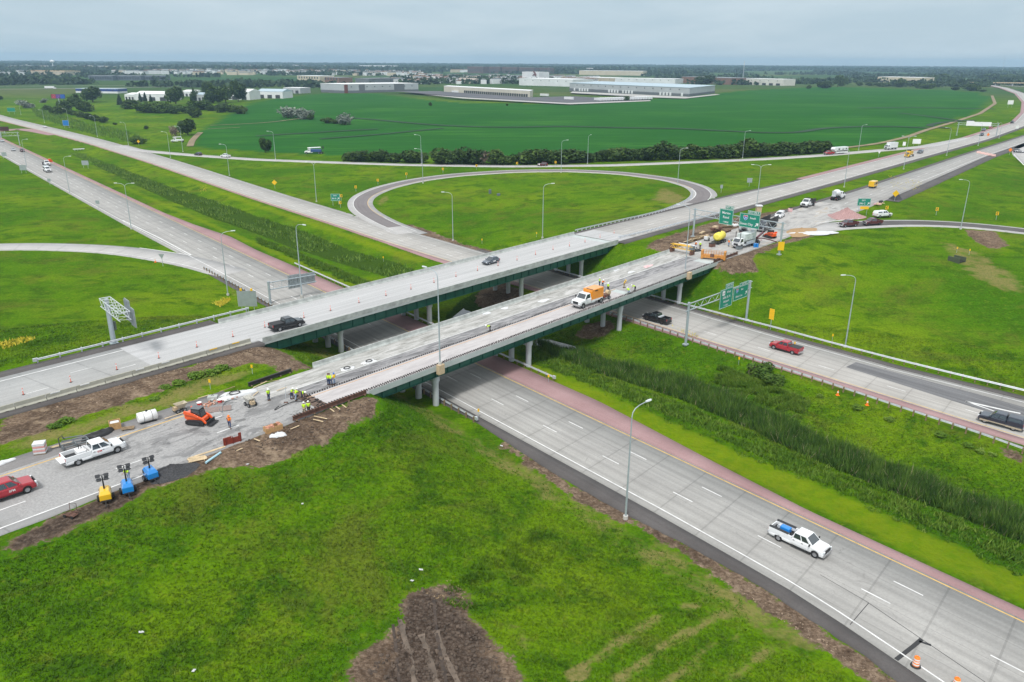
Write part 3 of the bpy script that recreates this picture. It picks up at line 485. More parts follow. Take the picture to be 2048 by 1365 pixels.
K_SLAB = deckmat('finished_overlay', (.38, .355, .355), (.45, .425, .42), (.50, .475, .47), .15); K_GREYD = deckmat('scarified_deck', (.25, .24, .24), (.32, .31, .305), (.38, .37, .365), .3)
M_FASC = M('fascia_concrete', (.43, .47, .46), .8, var=.12, scale=.5); M_GIRD = M('green_girder_paint', (.016, .10, .072), .5, var=.25, scale=.6); M_PIER = M('pier_concrete', (.47, .49, .51), .8, var=.1, scale=.6)
M_PARA = M('parapet_concrete', (.40, .42, .40), .85, var=.25, scale=.9, bmp=.2); M_TAN = M('tan_bracket_concrete', (.52, .40, .26), .8); M_RUST = M('rusty_steel', (.14, .07, .05), .8, var=.4, scale=2); M_REBAR = M('dark_rebar', (.05, .042, .04), .8)
M_GALV = M('galvanised_steel', (.60, .63, .66), .5, .35, var=.12, scale=2); M_POLE = M('pole_steel', (.40, .46, .49), .5, .3, var=.08); M_WOOD = M('weathered_wood', (.24, .17, .10), .9, var=.35, scale=3); M_LUM = M('pale_lumber', (.58, .45, .28), .8, var=.25, scale=2)
T0 = 114.0
def strip(name, mat, parent, t0, t1, n0, n1, z, nc, zc, h=0.02):
    mb = MB(); k = np.arange(t0, t1 + .01, 4.0); U = []
    for z0 in (z,):
        for i, t in enumerate(k):
            for q in np.linspace(0, 1, 3): n = n0 + (n1 - n0) * q; mb.v.append((t - T0, -(n - nc), z - zc)); U.append((n, t))
    for i in range(len(k) - 1):
        for q in range(2): mb.f.append((i * 3 + q + 1, i * 3 + q, i * 3 + q + 3, i * 3 + q + 4)); mb.m.append(0); mb.sm.append(False)
    o = mb.build(name, mat, parent); put_uv(o.data, np.array(U)); return o
def bridge(label, nnear, nfar, zd, near_parapet, cols, tpiers, t0, t1):
    nc = (nnear + nfar) / 2; x, y = tn(T0, nc); br = thing('highway_bridge', label, 'bridge', (x, y, 0), BR, 'steel girder bridges over the lower freeway')
    X = lambda t: t - T0; Y = lambda n: -(n - nc); w = nnear - nfar; fd = .42 if near_parapet else .85
    MB().box((X((t0 + t1) / 2), 0, zd - .2), (t1 - t0, w - .1, .4)).build('deck', M_FASC, br)
    for n, s in ((nnear, 1), (nfar, -1)):
        e = MB(); top = zd + (.0 if (s > 0 and not near_parapet) else -.02); e.box((X((t0 + t1) / 2), Y(n) - s * -.12, (top + zd - fd) / 2), (t1 - t0, .3, top - zd + fd)); e.build('edge_beam', M_FASC, br)
        if s < 0 or near_parapet:
            pr = [(0, 0), (.42, 0), (.36, .12), (.22, .32), (.16, .82), (0, .82)]; p = MB(); p.prism(pr, lambda u, v, k: (X(t0 if k == 0 else t1), Y(n) + s * (u - .03), zd + v)); p.build('parapet', M_PARA, br)
    ng = 5
    for i in range(ng):
        yy = Y(nnear - .75 - (w - 1.5) * i / (ng - 1)); gm = MB(); zt = zd - .41; zb = zd - 2.12
        gm.box((X((t0 + t1) / 2), yy, (zt + zb) / 2), (t1 - t0 - 1, .06, zt - zb - .08)); gm.box((X((t0 + t1) / 2), yy, zb), (t1 - t0 - 1, .45, .07)); gm.box((X((t0 + t1) / 2), yy, zt - .04), (t1 - t0 - 1, .4, .06))
        if i in (0, ng - 1):
            for t in np.arange(t0 + 3, t1 - 2, 2.6): gm.box((X(t), yy, (zt + zb) / 2), (.04, .36, zt - zb - .14))
        gm.build('girder', M_GIRD, br)
    for tp in tpiers:
        zc = zd - 2.2; cap = MB(); ys = [Y(c) for c in cols]; sk = -.09
        cap.box((X(tp) + sk * (sum(ys) / len(ys)), sum(ys) / len(ys), zc - .50), (1.0, abs(ys[0] - ys[-1]) + .7, .95), rz=0)
        co = cap.build('pier', M_PIER, br)
        for c, yy in zip(cols, ys):
            px_, py_ = tn(tp, c); zg = float(hz(px_, py_)) - .4; cm = MB(); cm.tube([(X(tp), yy, zg), (X(tp), yy, zc - .9)], .5, 18); cm.tube([(X(tp), yy, zc - 1.1), (X(tp), yy, zc)], .56, 18); cm.build('column', M_PIER, co)
    for te, s in ((t0, -1), (t1, 1)):
        a = MB(); a.box((X(te) + s * .7, 0, zd - 2.2), (1.4, w - .6, 3.6)); 
        for sd in (-1, 1): a.loft([[(X(te) + s * q, sd * (w / 2 - .1 + o), zd + h) for o, h in ((-.35, -4), (0, -4), (0, -.5 - dq), (-.35, -.5 - dq))] for q, dq in ((0, .2), (2.6, 1.6))], 0)
        a.build('abutment', M_FASC, br)
    return br, nc, X, Y
brF, ncF, XF, YF = bridge('far highway bridge carrying traffic on a pale new deck, dark green girders', -110.45, -124.8, ZC, True, (-112.7, -116.7, -120.8), (79.8, 101.8, 130.2, 153), ABUT0, ABUT1)
strip('deck_surface', R_NEW, brF, ABUT0, ABUT1, -110.8, -124.4, ZC + .012, ncF, 0)
brN, ncN, XN, YN = bridge('near highway bridge under repair with torn up deck and no parapet on its near side', -81.3, -94.4, ZD, False, (-82.6, -86.6, -90.6), (75.4, 97.6, 125.7, 149), 61.5, 163.5)
strip('finished_slab', K_SLAB, brN, 54, 128, -81.35, -86.0, ZD + .05, ncN, 0); strip('scarified_slab', K_GREYD, brN, 128, 163.5, -81.35, -86.0, ZD + .016, ncN, 0)
strip('damp_slab', K_WET, brN, 55, 163.5, -86.0, -89.1, ZD + .012, ncN, 0); strip('rough_overlay', K_ROUGH, brN, 51, 163.5, -89.3, -94.0, ZD + .03, ncN, 0)
MB().box((XN(109), YN(-89.2), ZD + .06), (109, .28, .12)).build('stage_curb', M('curb_concrete', (.50, .50, .49), .8, var=.15, scale=.8), brN)
MB().box((XN(91), YN(-85.55), ZD + .056), (74, .16, .03)).build('edge_form', M('faded_orange_form', (.55, .36, .22), .8), brN)
rb = MB()
for n, a, b_ in ((-81.45, 54, 163), (-86.15, 54, 127), (-81.7, 54, 160)):
    for t in np.arange(a, b_, .42): rb.box((XN(t), YN(n) + random.uniform(-.05, .05), ZD + .13), (.17, .06, .24))
tag(rb.build('rebar_stubs', M_REBAR, brN), kind='stuff')
for px, py in ((880, 729), (1370, 543)):
    t = float(np.array(at(px, py, ZD + .2)) @ TV); bm = MB(); bm.box((XN(t), YN(-81.3) - .35, ZD - .55), (1.1, .7, 1.5)); bm.loft([[(XN(t) + sx * a, YN(-81.3) - .0 + sy * b_, z) for sx, sy in ((-1, -1), (1, -1), (1, 0), (-1, 0))] for z, a, b_ in ((ZD - 1.6, .25, .2), (ZD - 1.3, .55, .7))]); bm.build('lamp_bracket', M_TAN, brN)
# ---------------------------------------------------------------- precast barriers, guardrails
bar_l = ['one of the row of plain grey precast barriers along the far carriageway', 'precast barrier with a white strip in the row along the far carriageway', 'precast barrier with a yellow strip near the bridge end']
M_BARR = M('barrier_concrete', (.38, .37, .31), .85, var=.2, scale=.7, bmp=.2); M_WSTR = M('white_reflector', (.75, .75, .75), .5); M_YSTR = M('yellow_reflector', (.85, .50, .02), .5)
protob = {}; OR_ = 'first second third fourth fifth sixth seventh eighth ninth tenth eleventh twelfth'.split()
for i, t in enumerate(np.arange(21, 62.5, 3.86)):
    kind = 2 if i in (9, 10) else (1 if i % 3 != 2 else 0)
    if kind not in protob:
        b_ = thing('precast_barrier', bar_l[kind], 'barrier', (0, 0, 0), BR, 'precast barriers along the far carriageway'); pr = [(-.31, 0), (.31, 0), (.31, .08), (.13, .28), (.09, .82), (-.09, .82), (-.13, .28), (-.31, .08)]
        q = MB(); q.prism(pr, lambda u, v, k: ((-1.88, 1.88)[k], u, v)); q.box((-.9, -.305, .04), (.4, .02, .07), mi=1); q.box((.9, -.305, .04), (.4, .02, .07), mi=1); q.build('barrier_body', [M_BARR, M_REBAR], b_)
        if kind: MB().box((-.75, -.10, .74), (1.25, .05, .16)).build('reflective_strip', M_WSTR if kind == 1 else M_YSTR, b_)
        protob[kind] = b_
    else: b_ = dup(protob[kind])
    b_['label'] = f'{OR_[i]} barrier from the left along the far carriageway, ' + ('plain grey', 'with a white strip', 'with a yellow strip')[kind]
    x, y = tn(t, -111.75); b_.location = (x, y, ZC + .01)
def refpx(lst, z=None): return Ref([(*at(x, y, z), z) if z is not None else gp(x, y) for x, y in lst], 1.0, 3)
def guardrail(label, R, side, post='wood', sp=1.9, s0=0, s1=None, zoff=0, end=True):
    s1 = s1 or R.len; p0 = R.pos(s0)[0] if R.pos(s0).ndim > 1 else R.pos(s0); g_ = thing('guardrail', label, 'guardrail', tuple(p0)); mb = MB(); k = np.append(np.arange(s0, s1, 1.9), s1); rings = []
    prof = [(0, .44), (.08, .50), (.0, .60), (.08, .70), (0, .78), (-.015, .78), (.06, .70), (-.02, .60), (.06, .50), (-.015, .44)]
    for q in k:
        p = R.pos(q); h = np.array([np.interp(q, R.L, R.Nn[:, 0]), np.interp(q, R.L, R.Nn[:, 1])]) * -side; z = p[2] + zoff
        rings.append([tuple(np.array([p[0] + h[0] * u, p[1] + h[1] * u, z + v]) - p0) for u, v in prof])
    mb.loft(rings); mb.build('rail', M_GALV, g_)
    pm = MB(); pm.box((0, 0, .32), (.16, .2, 1.0)); me = pm.mesh('post', M_WOOD if post == 'wood' else M_GALV)
    for q in np.arange(s0 + .4, s1, sp):
        p = R.pos(q, side * .2); o = bpy.data.objects.new('post', me); COL.objects.link(o); o.parent = g_; o.location = tuple(p - p0 + np.array([0, 0, zoff])); o.rotation_euler.z = R.head(q)
    if end:
        e = MB(); p = R.pos(s0); e.box(tuple(p - p0 + np.array([0, 0, .62 + zoff])), (.5, .3, .5), rz=R.head(s0)); e.build('end_terminal', M_GALV, g_)
    return g_
guardrail('long guardrail on wooden posts along the pink median shoulder right of the bridges', refpx([(1222, 632), (1262, 643), (1295, 655), (1340, 668), (1400, 690), (1536, 733), (1636, 765), (1726, 796), (1836, 833), (1961, 874), (2048, 906), (2110, 928)], 0), -1)
guardrail('long guardrail on the grass edge beyond the right lower lanes, below the green slope', refpx([(1085, 536), (1146, 554), (1287, 592), (1441, 633), (1543, 659), (1656, 690), (1786, 724), (1911, 755), (2048, 788), (2110, 803)], 0), 1)
guardrail('guardrail passing under both bridges on the pink shoulder of the near lower lanes', RA, -1, 'steel', 1.9, sA(1092, 767), sA(588, 529)) if False else None
RA_r = Ref([tuple(RA.pos(k, -5.5)) for k in np.arange(sA(1092, 767), sA(586, 528), 2.0)], 1.0, 1); guardrail('guardrail passing under both bridges on the pink shoulder of the near lower lanes', RA_r, -1)
RA_l = Ref([tuple(RA.pos(k, 14.3)) for k in np.arange(sA(960, 842), sA(392, 538), 2.0)], 1.0, 1); guardrail('guardrail on wooden posts at the grassy outer shoulder, by the near bridge pier', RA_l, 1)
guardrail('bright guardrail along the far carriageway at left, with a square end box', Ref([tnz(t, -127.4, ZC) for t in np.arange(34.5, 71, 2.)], 1., 1), 1, 'steel', 3.2)
guardrail('guardrail curving from the far bridge end onto the loop ramp', refpx([(1384, 386), (1382, 398), (1362, 409), (1330, 422), (1299, 431), (1250, 442), (1200, 453), (1150, 465)], 6.75), 1, 'steel')
guardrail('guardrail on steel posts between the upper carriageways, behind the overhead sign', refpx([(1452, 426), (1390, 442), (1300, 465), (1236, 479)], 6.7), -1, 'steel')
# ---------------------------------------------------------------- light poles
M_LAMPH = M('lamp_head_grey', (.62, .66, .68), .4, .2); M_CONC = M('base_concrete', (.5, .48, .45), .85)
def top_z(bx, by, tx, ty):                  # height of a photo pixel above a base point
    d = RM.T @ np.array([(tx - CX) / FPX, -(ty - CY) / FPX, 1.]); k = by / d[1]; return CAMH + d[2] * k
def pole_proto(double):
    p = thing('light_pole', '', 'light pole', (0, 0, 0)); H = 12.6
    MB().tube([(0, 0, .3), (0, 0, H * .5), (0, 0, H - .9)], [.13, .10, .065], 10).build('pole', M_POLE, p); MB().tube([(0, 0, -.6), (0, 0, .35)], .3, 12).build('pole_base', M_CONC, p)
    for s in ((1, -1) if double else (1,)):
        MB().tube([(0, 0, H - .95), (s * .12, 0, H - .45), (s * .5, 0, H - .12), (s * 1.2, 0, H + .08), (s * 2.3, 0, H + .18)], [.065, .06, .055, .05, .045], 8).build('arm', M_POLE, p)
        h = MB(); h.loft([[(s * x, y * w, H + .18 + z) for y, z in ((-1, 0), (-.7, .1), (.7, .1), (1, 0), (.7, -.06), (-.7, -.06))] for x, w in ((2.2, .08), (2.5, .17), (3.0, .17), (3.15, .1))]); h.build('lamp_head', M_LAMPH, p)
    return p
P1, P2 = pole_proto(False), pole_proto(True); used = {}
PX = [(1251, 1037, 1266, 815, 40, 'tall grey light pole in the grass by the near lower lanes, largest of all'), (1690, 695, 1711, 550, 190, 'pale light pole behind the guardrail at the foot of the right green slope'),
 (604, 594, 589, 447, -40, 'light pole standing on the far parapet, over the cantilever sign backs', ZC + .6), (880, 729, 876, 541, 140, 'light pole on a tan bracket of the near bridge, left one', ZD + .2), (1370, 543, 1379, 412, 150, 'light pole on a tan bracket of the near bridge, by the paving machine', ZD + .2),
 (1921, 459, 1940, 360, 180, 'light pole beside the right exit ramp next to a brown bare patch'), (456, 591, 440, 464, 20, 'light pole by yellow weeds at the left freeway guardrail'), (263, 459, 250, 367, 0, 'twin arm light pole on the outer edge of the left freeway lanes', 'd'),
 (140, 389, 127, 313, 0, 'light pole on the left verge below the two white trucks'), (54, 336, 45, 279, 0, 'light pole at far left behind the two parked trucks'), (459, 352, 454, 289, 180, 'light pole in the green triangle near the white pickup on the diagonal ramp'),
 (341, 316, 335, 264, 180, 'light pole at the split of the diagonal ramp, left one of a pair'), (366, 304, 361, 253, 180, 'light pole by the parked white bucket truck'), (257, 291, 251, 245, 180, 'light pole left of the yellow diamond sign before the ramp split'), (195, 274, 189, 232, 180, 'light pole beside the dark bushy ditch, third from the left on the far verge'),
 (139, 256, 134, 218, 180, 'light pole touching the blue sign on the far verge'), (89, 246, 86, 220, 180, 'light pole at far left beyond the white car'), (42, 230, 40, 208, 180, 'small distant light pole by the green sign at far left'),
 (633, 404, 626, 325, 0, 'twin arm light pole left of the green exit sign', 'd'), (551, 319, 548, 263, 180, 'light pole on the diagonal ramp right of a lone tree'), (846, 367, 844, 298, 180, 'light pole inside the upper left curve of the loop ramp'), (843, 329, 841, 270, 180, 'light pole on the diagonal ramp between two bushes'),
 (906, 482, 904, 385, 180, 'light pole at the low left edge of the loop infield'), (1085, 477, 1086, 363, 10, 'tall light pole in the loop infield at the far bridge parapet'), (1122, 346, 1124, 281, 20, 'light pole at the top of the loop ramp curve'), (1175, 328, 1176, 271, 60, 'light pole before the dark hedge on the diagonal ramp'),
 (1355, 370, 1360, 297, 10, 'light pole inside the right curve of the loop ramp'), (1485, 317, 1490, 262, 20, 'light pole in front of the hedge at its right part'), (1513, 415, 1521, 330, 0, 'twin arm light pole in the median by the concrete cap', 'd'), (1717, 301, 1725, 250, 20, 'light pole beside the motorhome, at the field edge'),
 (1688, 375, 1696, 298, 180, 'median light pole beyond the cement mixer truck'), (1807, 339, 1816, 273, 0, 'twin arm median light pole near the yellow truck', 'd'), (1893, 312, 1901, 256, 180, 'median light pole short of the far gantry, with a left arm'), (1956, 292, 1963, 246, 180, 'median light pole close to the orange diamond sign'), (1998, 277, 2001, 253, 180, 'farthest median light pole at right, by the gantry leg')]
for q in PX:
    bx, by, tx, ty, az_, lab = q[:6]; ex = q[6] if len(q) > 6 else None
    if isinstance(ex, float): x, y = at(bx, by, ex); z = ex
    else: x, y, z = gp(bx, by)
    P = P2 if ex == 'd' else P1; o = dup(P, (x, y, z), math.radians(az_), lab, 'light poles around the interchange'); h = min(1.2, max(.75, (top_z(x, y, tx, ty) - z) / 12.75)); o.scale = (1, 1, h)
for P in (P1, P2):
    for o in [P] + list(P.children): bpy.data.objects.remove(o)
# ---------------------------------------------------------------- signs
M_GREEN = M('sign_green', (.008, .22, .15), .5, var=.05); M_SBACK = M('sign_back_aluminium', (.38, .42, .44), .5, .4, var=.1, scale=1); M_SW = M('sign_white', (.8, .8, .8), .5, var=.03); M_SY = M('sign_yellow', (.85, .50, .01), .5, var=.05); M_SO = M('sign_orange', (.9, .22, .02), .5, var=.05); M_SB = M('sign_blue', (.01, .17, .50), .5, var=.05); M_SK = M('sign_black', (.02, .02, .02), .5); M_SR = M('sign_red', (.6, .03, .03), .5)
def text_mesh(s, size, bold=.012):
    c = bpy.data.curves.new('lettering', 'FONT'); c.body = s; c.size = size; c.align_x = 'CENTER'; c.align_y = 'CENTER'; c.offset = bold * size; c.fill_mode = 'FRONT'; c.resolution_u = 2
    o = bpy.data.objects.new('lettering', c); COL.objects.link(o); bpy.context.view_layer.update(); me = bpy.data.meshes.new_from_object(o.evaluated_get(bpy.context.evaluated_depsgraph_get())); bpy.data.objects.remove(o); return me
def face(o, parent, x, z, y, rot=0):        # flat item on a sign face: local x right, z up, y towards the reader is negative
    o.parent = parent; o.location = (x, y, z); o.rotation_euler = (math.radians(90), rot, 0)
def lettering(parent, s, x, z, size, y=-.06, mat=None):
    me = text_mesh(s, size); me.materials.append(mat or M_SW); o = bpy.data.objects.new('lettering', me); COL.objects.link(o); face(o, parent, x, z, y); return o
def panel(mb, x0, x1, z0, z1, y=0, th=.05, mi=0, border=None, back=None):
    mb.box(((x0 + x1) / 2, y, (z0 + z1) / 2), (x1 - x0, th, z1 - z0), mi=mi)
    if back is not None: mb.box(((x0 + x1) / 2, y + th / 2 + .01, (z0 + z1) / 2), (x1 - x0 - .01, .02, z1 - z0 - .01), mi=back)
    if border is not None:
        for a in (0, 1):
            mb.box(((x0 + x1) / 2, y - th / 2 - .004, (z0 + .09, z1 - .09)[a]), (x1 - x0 - .12, .012, .06), mi=border); mb.box(((x0 + .09, x1 - .09)[a], y - th / 2 - .004, (z0 + z1) / 2), (.06, .012, z1 - z0 - .25), mi=border)
def arrow(parent, x, z, s, ang=45, y=-.06):
    pts = [(-.08, -.5), (.08, -.5), (.08, .1), (.3, -.1), (.3, .12), (0, .5), (-.3, .12), (-.3, -.1), (-.08, .1)]; c, n = math.cos(-math.radians(ang)), math.sin(-math.radians(ang)); mb = MB(); V = [(x + s * (u * c - v * n), 0, z + s * (u * n + v * c)) for u, v in pts]
    mb.add([(a, y, b_) for a, _, b_ in V], [tuple(range(9))]); return mb.build('arrow', M_SW, parent)
def shield(parent, x, z, s, txt, y=-.06, interstate=True):
    mb = MB(); o = [(-.5, .35), (-.3, .5), (0, .42), (.3, .5), (.5, .35), (.48, -.1), (.25, -.4), (0, -.52), (-.25, -.4), (-.48, -.1)] if interstate else [(-.5, -.5), (.5, -.5), (.5, .5), (-.5, .5)]
    mb.add([(x + s * u, y, z + s * v) for u, v in o], [tuple(range(len(o)))], 0); mb.add([(x + s * u * .86, y - .006, z + s * v * .86 - .02 * s) for u, v in o], [tuple(range(len(o)))], 1 if interstate else 0)
    if interstate: mb.add([(x + s * u * .84, y - .012, z + s * v) for u, v in ((-.5, .22), (.5, .22), (.5, .36), (.3, .43), (0, .37), (-.3, .43), (-.5, .36))], [tuple(range(7))], 2)
    sh = mb.build('route_shield', [M_SW, M_SB, M_SR], parent); lettering(sh, txt, x, z - .06 * s, s * .5, y - .02, M_SW if interstate else M_SK); return sh
def onspan(px, py, P0, P1):                  # position along a vertical plane through two ground points
    P0 = np.array(P0[:2]); d = np.array(P1[:2]) - P0; ln_ = np.hypot(*d); d /= ln_; n = np.array([-d[1], d[0]]); r = RM.T @ np.array([(px - CX) / FPX, -(py - CY) / FPX, 1.]); k = (n @ P0) / (n @ r[:2]); p = r[:2] * k; return float((p - P0) @ d), CAMH + float(r[2] * k)
def gantry(name, label, P0, P1, ztop, chords=(0, -1.3), posts=(0, None), over=.8, y2=None):
    Lg = math.hypot(P1[0] - P0[0], P1[1] - P0[1]); z0 = P0[2]; g_ = thing(name, label, 'overhead sign', P0, math.atan2(P1[1] - P0[1], P1[0] - P0[0]))
    for k, xx in enumerate(posts):
        if xx is None: xx = Lg
        zb = (P0[2], P1[2])[k] - z0; p = MB(); p.tube([(xx, 0, zb - .5), (xx, 0, ztop - z0 + .3)], .24, 12); p.box((xx, 0, zb + .1), (.9, .9, .25)); p.build('post', M_POLE, g_)
    tr = MB(); a = ztop - z0
    for c in chords: tr.tube([(-over, 0, a + c), (Lg + over, 0, a + c)], .11, 8)
    nseg = max(6, int(Lg / 1.3))
    for i in range(nseg):
        u0, u1 = Lg * i / nseg, Lg * (i + 1) / nseg; tr.tube([(u0, 0, a + chords[i % 2]), (u1, 0, a + chords[(i + 1) % 2])], .045, 6)
    tr.build('truss', M_POLE, g_); return g_, Lg, z0
# gantry over the right lower lanes
P0 = (*at(1371, 690, 0), 0.); P1 = gp(1492, 641); zt = onspan(1376, 606, P0, P1)[1]
g_, Lg, z0 = gantry('overhead_sign_gantry', 'overhead gantry with two green signs over the right lower lanes', P0, P1, max(zt, 7.3) - .3)
def gpanel(name, label, gP, corners, yoff=-.35):
    (a, za), (c, zc) = onspan(*corners[0], *gP), onspan(*corners[1], *gP); s = tag(bpy.data.objects.new(name, None), label); return min(a, c), max(a, c), min(za, zc), max(za, zc)
def green_sign(label, x0, x1, z0_, z1_, base, rz, tab=None, tabside=1, items=(), flip=False):
    w, h = x1 - x0, z1_ - z0_; c, s = math.cos(rz), math.sin(rz); yo = -.42; xm = (x0 + x1) / 2
    o = thing('guide_sign', label, 'road sign', (base[0] + c * xm - s * yo, base[1] + s * xm + c * yo, z0_), rz); mb = MB(); panel(mb, -w / 2, w / 2, 0, h, 0, .06, 0, 1, 2); mb.build('sign_panel', [M_GREEN, M_SW, M_SBACK], o)
    if tab:
        tw = w * .62; tx = tabside * (w / 2 - tw / 2); t_ = MB(); panel(t_, tx - tw / 2, tx + tw / 2, h + .02, h + h * .24, 0, .06, 0, 1, 2); tp = t_.build('exit_tab', [M_GREEN, M_SW, M_SBACK], o); lettering(tp, tab, tx, h * 1.13, h * .16)
    for it in items:
        if it[0] == 't': lettering(o, it[1], it[2] * w, it[3] * h, it[4] * h)
        elif it[0] == 'a': arrow(o, it[1] * w, it[2] * h, it[3] * h)
        else: shield(o, it[2] * w, it[3] * h, it[4] * h, it[1], interstate=it[0] == 's')
    return o
rzg = math.atan2(P1[1] - P0[1], P1[0] - P0[0]); G1 = (P0, P1)
a, za = onspan(1436, 600, *G1); b_, zb = onspan(1461, 591, *G1); hh = 3.9
green_sign('green sign reading 60th St N Airport on the right gantry', a, b_, (za + zb) / 2 - hh / 2, (za + zb) / 2 + hh / 2, P0, rzg, 'EXIT 83', 1, [('q', '38', -.25, .80, .24), ('t', 'West', .16, .80, .17), ('t', '60th St N', 0, .55, .18), ('t', 'Airport', 0, .34, .18), ('t', '1½ MILE', 0, .13, .11)])
a, za = onspan(1463, 589, *G1); b_, zb = onspan(1492, 580, *G1); hh = 2.75
green_sign('green sign reading Albert Lea with an arrow on the right gantry', a, b_, (za + zb) / 2 - hh / 2, (za + zb) / 2 + hh / 2, P0, rzg, 'EXIT 84 A', 1, [('s', '90', -.27, .72, .34), ('t', 'East', .06, .74, .19), ('t', 'Albert Lea', -.12, .28, .22), ('a', .36, .36, .36)])
# gantry over the closed carriageway
P0 = gp(1386, 474); P1 = gp(1558, 510); zt = onspan(1391, 417, P0, P1)[1]; g2, Lg2, z02 = gantry('overhead_sign_gantry', 'overhead gantry with two green signs over the work area of the near carriageway', P0, P1, zt - .3, (0, -1.5)); rz2 = math.atan2(P1[1] - P0[1], P1[0] - P0[0])
for lab, xa, xb, ym, tab, its, hh in (('green sign reading Marion Road on the work area gantry', 1440.5, 1468, 432.5, 'EXIT 395', [('t', 'Marion', 0, .76, .22), ('t', 'Road', 0, .48, .22), ('t', '1 MILE', 0, .17, .15)], 3.9), ('green sign reading Sioux City South with an arrow on the work area gantry', 1480.5, 1521.5, 440.5, 'EXIT 396 A', [('s', '29', -.2, .70, .36), ('t', 'South', .16, .72, .20), ('t', 'Sioux City', -.13, .26, .24), ('a', .37, .30, .36)], 3.5)):
    a, za = onspan(xa, ym, P0, P1); b_, zb = onspan(xb, ym + 3, P0, P1); zm = (za + zb) / 2; green_sign(lab, a, b_, zm - hh / 2, zm + hh / 2, P0, rz2, tab, 1, its)
yp = thing('advisory_plaque', 'blank yellow plaque low on the right leg of the work area gantry', 'road sign', (P1[0] + .1, P1[1] - .45, P1[2] + 1.2), 0); MB().box((0, 0, 1.05), (1.5, .05, 2.1)).build('sign_panel', M_SY, yp); MB().box((0, .12, 1.05), (.1, .2, 1.6)).build('bracket', M_POLE, yp)
# far gantry over the far carriageway, seen from behind
P0 = (*at(1913, 271, 7), 7.); P1 = (*at(1992, 273, 7), 7.); zt = onspan(1916, 246, P0, P1)[1]; g3, _, _ = gantry('overhead_sign_gantry', 'distant gantry across the far carriageway showing white sign backs', P0, P1, zt, (0, -1.2)); rz3 = math.atan2(P1[1] - P0[1], P1[0] - P0[0])
for lab, xa, xb, za_, zb_ in (('left pale sign back on the distant gantry', 1933, 1946, 242, 252), ('right pale sign back on the distant gantry', 1947, 1981, 244, 253)):
    a, za = onspan(xa, za_, P0, P1); b_, zb = onspan(xb, zb_, P0, P1); o = thing('sign_back', lab, 'road sign', (P0[0] + math.cos(rz3) * (a + b_) / 2, P0[1] + math.sin(rz3) * (a + b_) / 2 - .5, zb), rz3); MB().box((0, 0, (za - zb) / 2), (b_ - a, .06, za - zb)).build('sign_panel', M_SW, o); MB().box((0, .1, (za - zb) / 2), (.1, .1, za - zb)).build('bracket', M_POLE, o)
# truss cantilever in the left grass
bx, by, bz = gp(228, 688); _z = top_z(bx, by, 211, 599); _q = np.array(at(255.3, 623, _z)) - np.array(at(218.4, 595.8, _z)); ct = thing('cantilever_sign', 'single post cantilever sign with a pale truss in the left grass', 'overhead sign', (bx, by, bz), math.atan2(_q[1], _q[0])); zt = top_z(bx, by, 211, 598) - bz
MB().tube([(0, 0, -.5), (0, 0, zt)], [.42, .34], 14).box((0, 0, .1), (1.2, 1.2, .3)).build('post', M_POLE, ct); MB().box((-.1, .55, 3.0), (.35, .5, 1.4)).build('control_box', M('dark_cabinet', (.08, .1, .08), .6), ct)
tr = MB(); Lt, wy = float(np.hypot(*_q)), .8; print('truss', Lt, _q)
for sy in (-wy, wy):
    for zz in (zt, zt - 1.3): tr.tube([(-.8, sy, zz), (Lt, sy, zz)], .07, 6)
for i in range(10):
    u0, u1 = -.8 + (Lt + .8) * i / 10, -.8 + (Lt + .8) * (i + 1) / 10
    for sy in (-wy, wy): tr.tube([(u0, sy, zt - 1.3 * (i % 2)), (u1, sy, zt - 1.3 * ((i + 1) % 2))], .04, 5)
    for zz in (zt, zt - 1.3): tr.tube([(u0, -wy if i % 2 else wy, zz), (u1, wy if i % 2 else -wy, zz)], .035, 5)
for u in (-.8, Lt): tr.tube([(u, -wy, zt), (u, wy, zt)], .07, 6)
tr.build('truss', M('pale_truss', (.58, .62, .64), .5, .3), ct); pn = MB()
for a, b_, c, d in ((Lt * .6, Lt * .85, -1.7, 1.9), (Lt * .86, Lt * 1.05, -2.0, 1.0)): pn.box(((a + b_) / 2, 1.25, zt - .65 + (c + d) / 2), (b_ - a, .08, d - c)); [pn.box((q, 1.12, zt - .65 + (c + d) / 2), (.1, .14, d - c - .2)) for q in np.linspace(a + .2, b_ - .2, 3)]
pn.build('sign_panel', M_SBACK, ct)
# cantilever over the left lower lanes, sign backs
P0 = (*at(541, 607, 0), 0.); k_, _ = RA.near(*P0[:2]); p1 = RA.pos(k_, 3.5); rz4 = math.atan2(p1[1] - P0[1], p1[0] - P0[0]); ca = thing('cantilever_sign', 'grey cantilever arm with two sign backs over the left lower lanes', 'overhead sign', P0, rz4); zt = top_z(*P0[:2], 536, 566)
MB().tube([(0, 0, -.3), (0, 0, zt + .3)], .26, 12).build('post', M_POLE, ca); tr = MB()
for c in (0, -1.6): tr.tube([(-.3, 0, zt + c), (11.2, 0, zt + c)], .12, 8)
for i in range(5): tr.tube([(1 + i * 2, 0, zt), (1 + i * 2, 0, zt - 1.6)], .05, 6); tr.tube([(1 + i * 2, 0, zt), (3 + i * 2, 0, zt - 1.6)], .04, 6)
tr.build('arm', M_POLE, ca)
for a, b_, c, d in ((4.6, 7.4, -2.3, .8), (7.5, 11.1, -1.9, .6)):
    pn = MB(); pn.box(((a + b_) / 2, .3, zt + (c + d) / 2), (b_ - a, .06, d - c)); [pn.box((q, .22, zt + (c + d) / 2), (.12, .14, d - c - .1)) for q in np.linspace(a + .5, b_ - .5, 3)]; pn.build('sign_back', M_SBACK, ca)
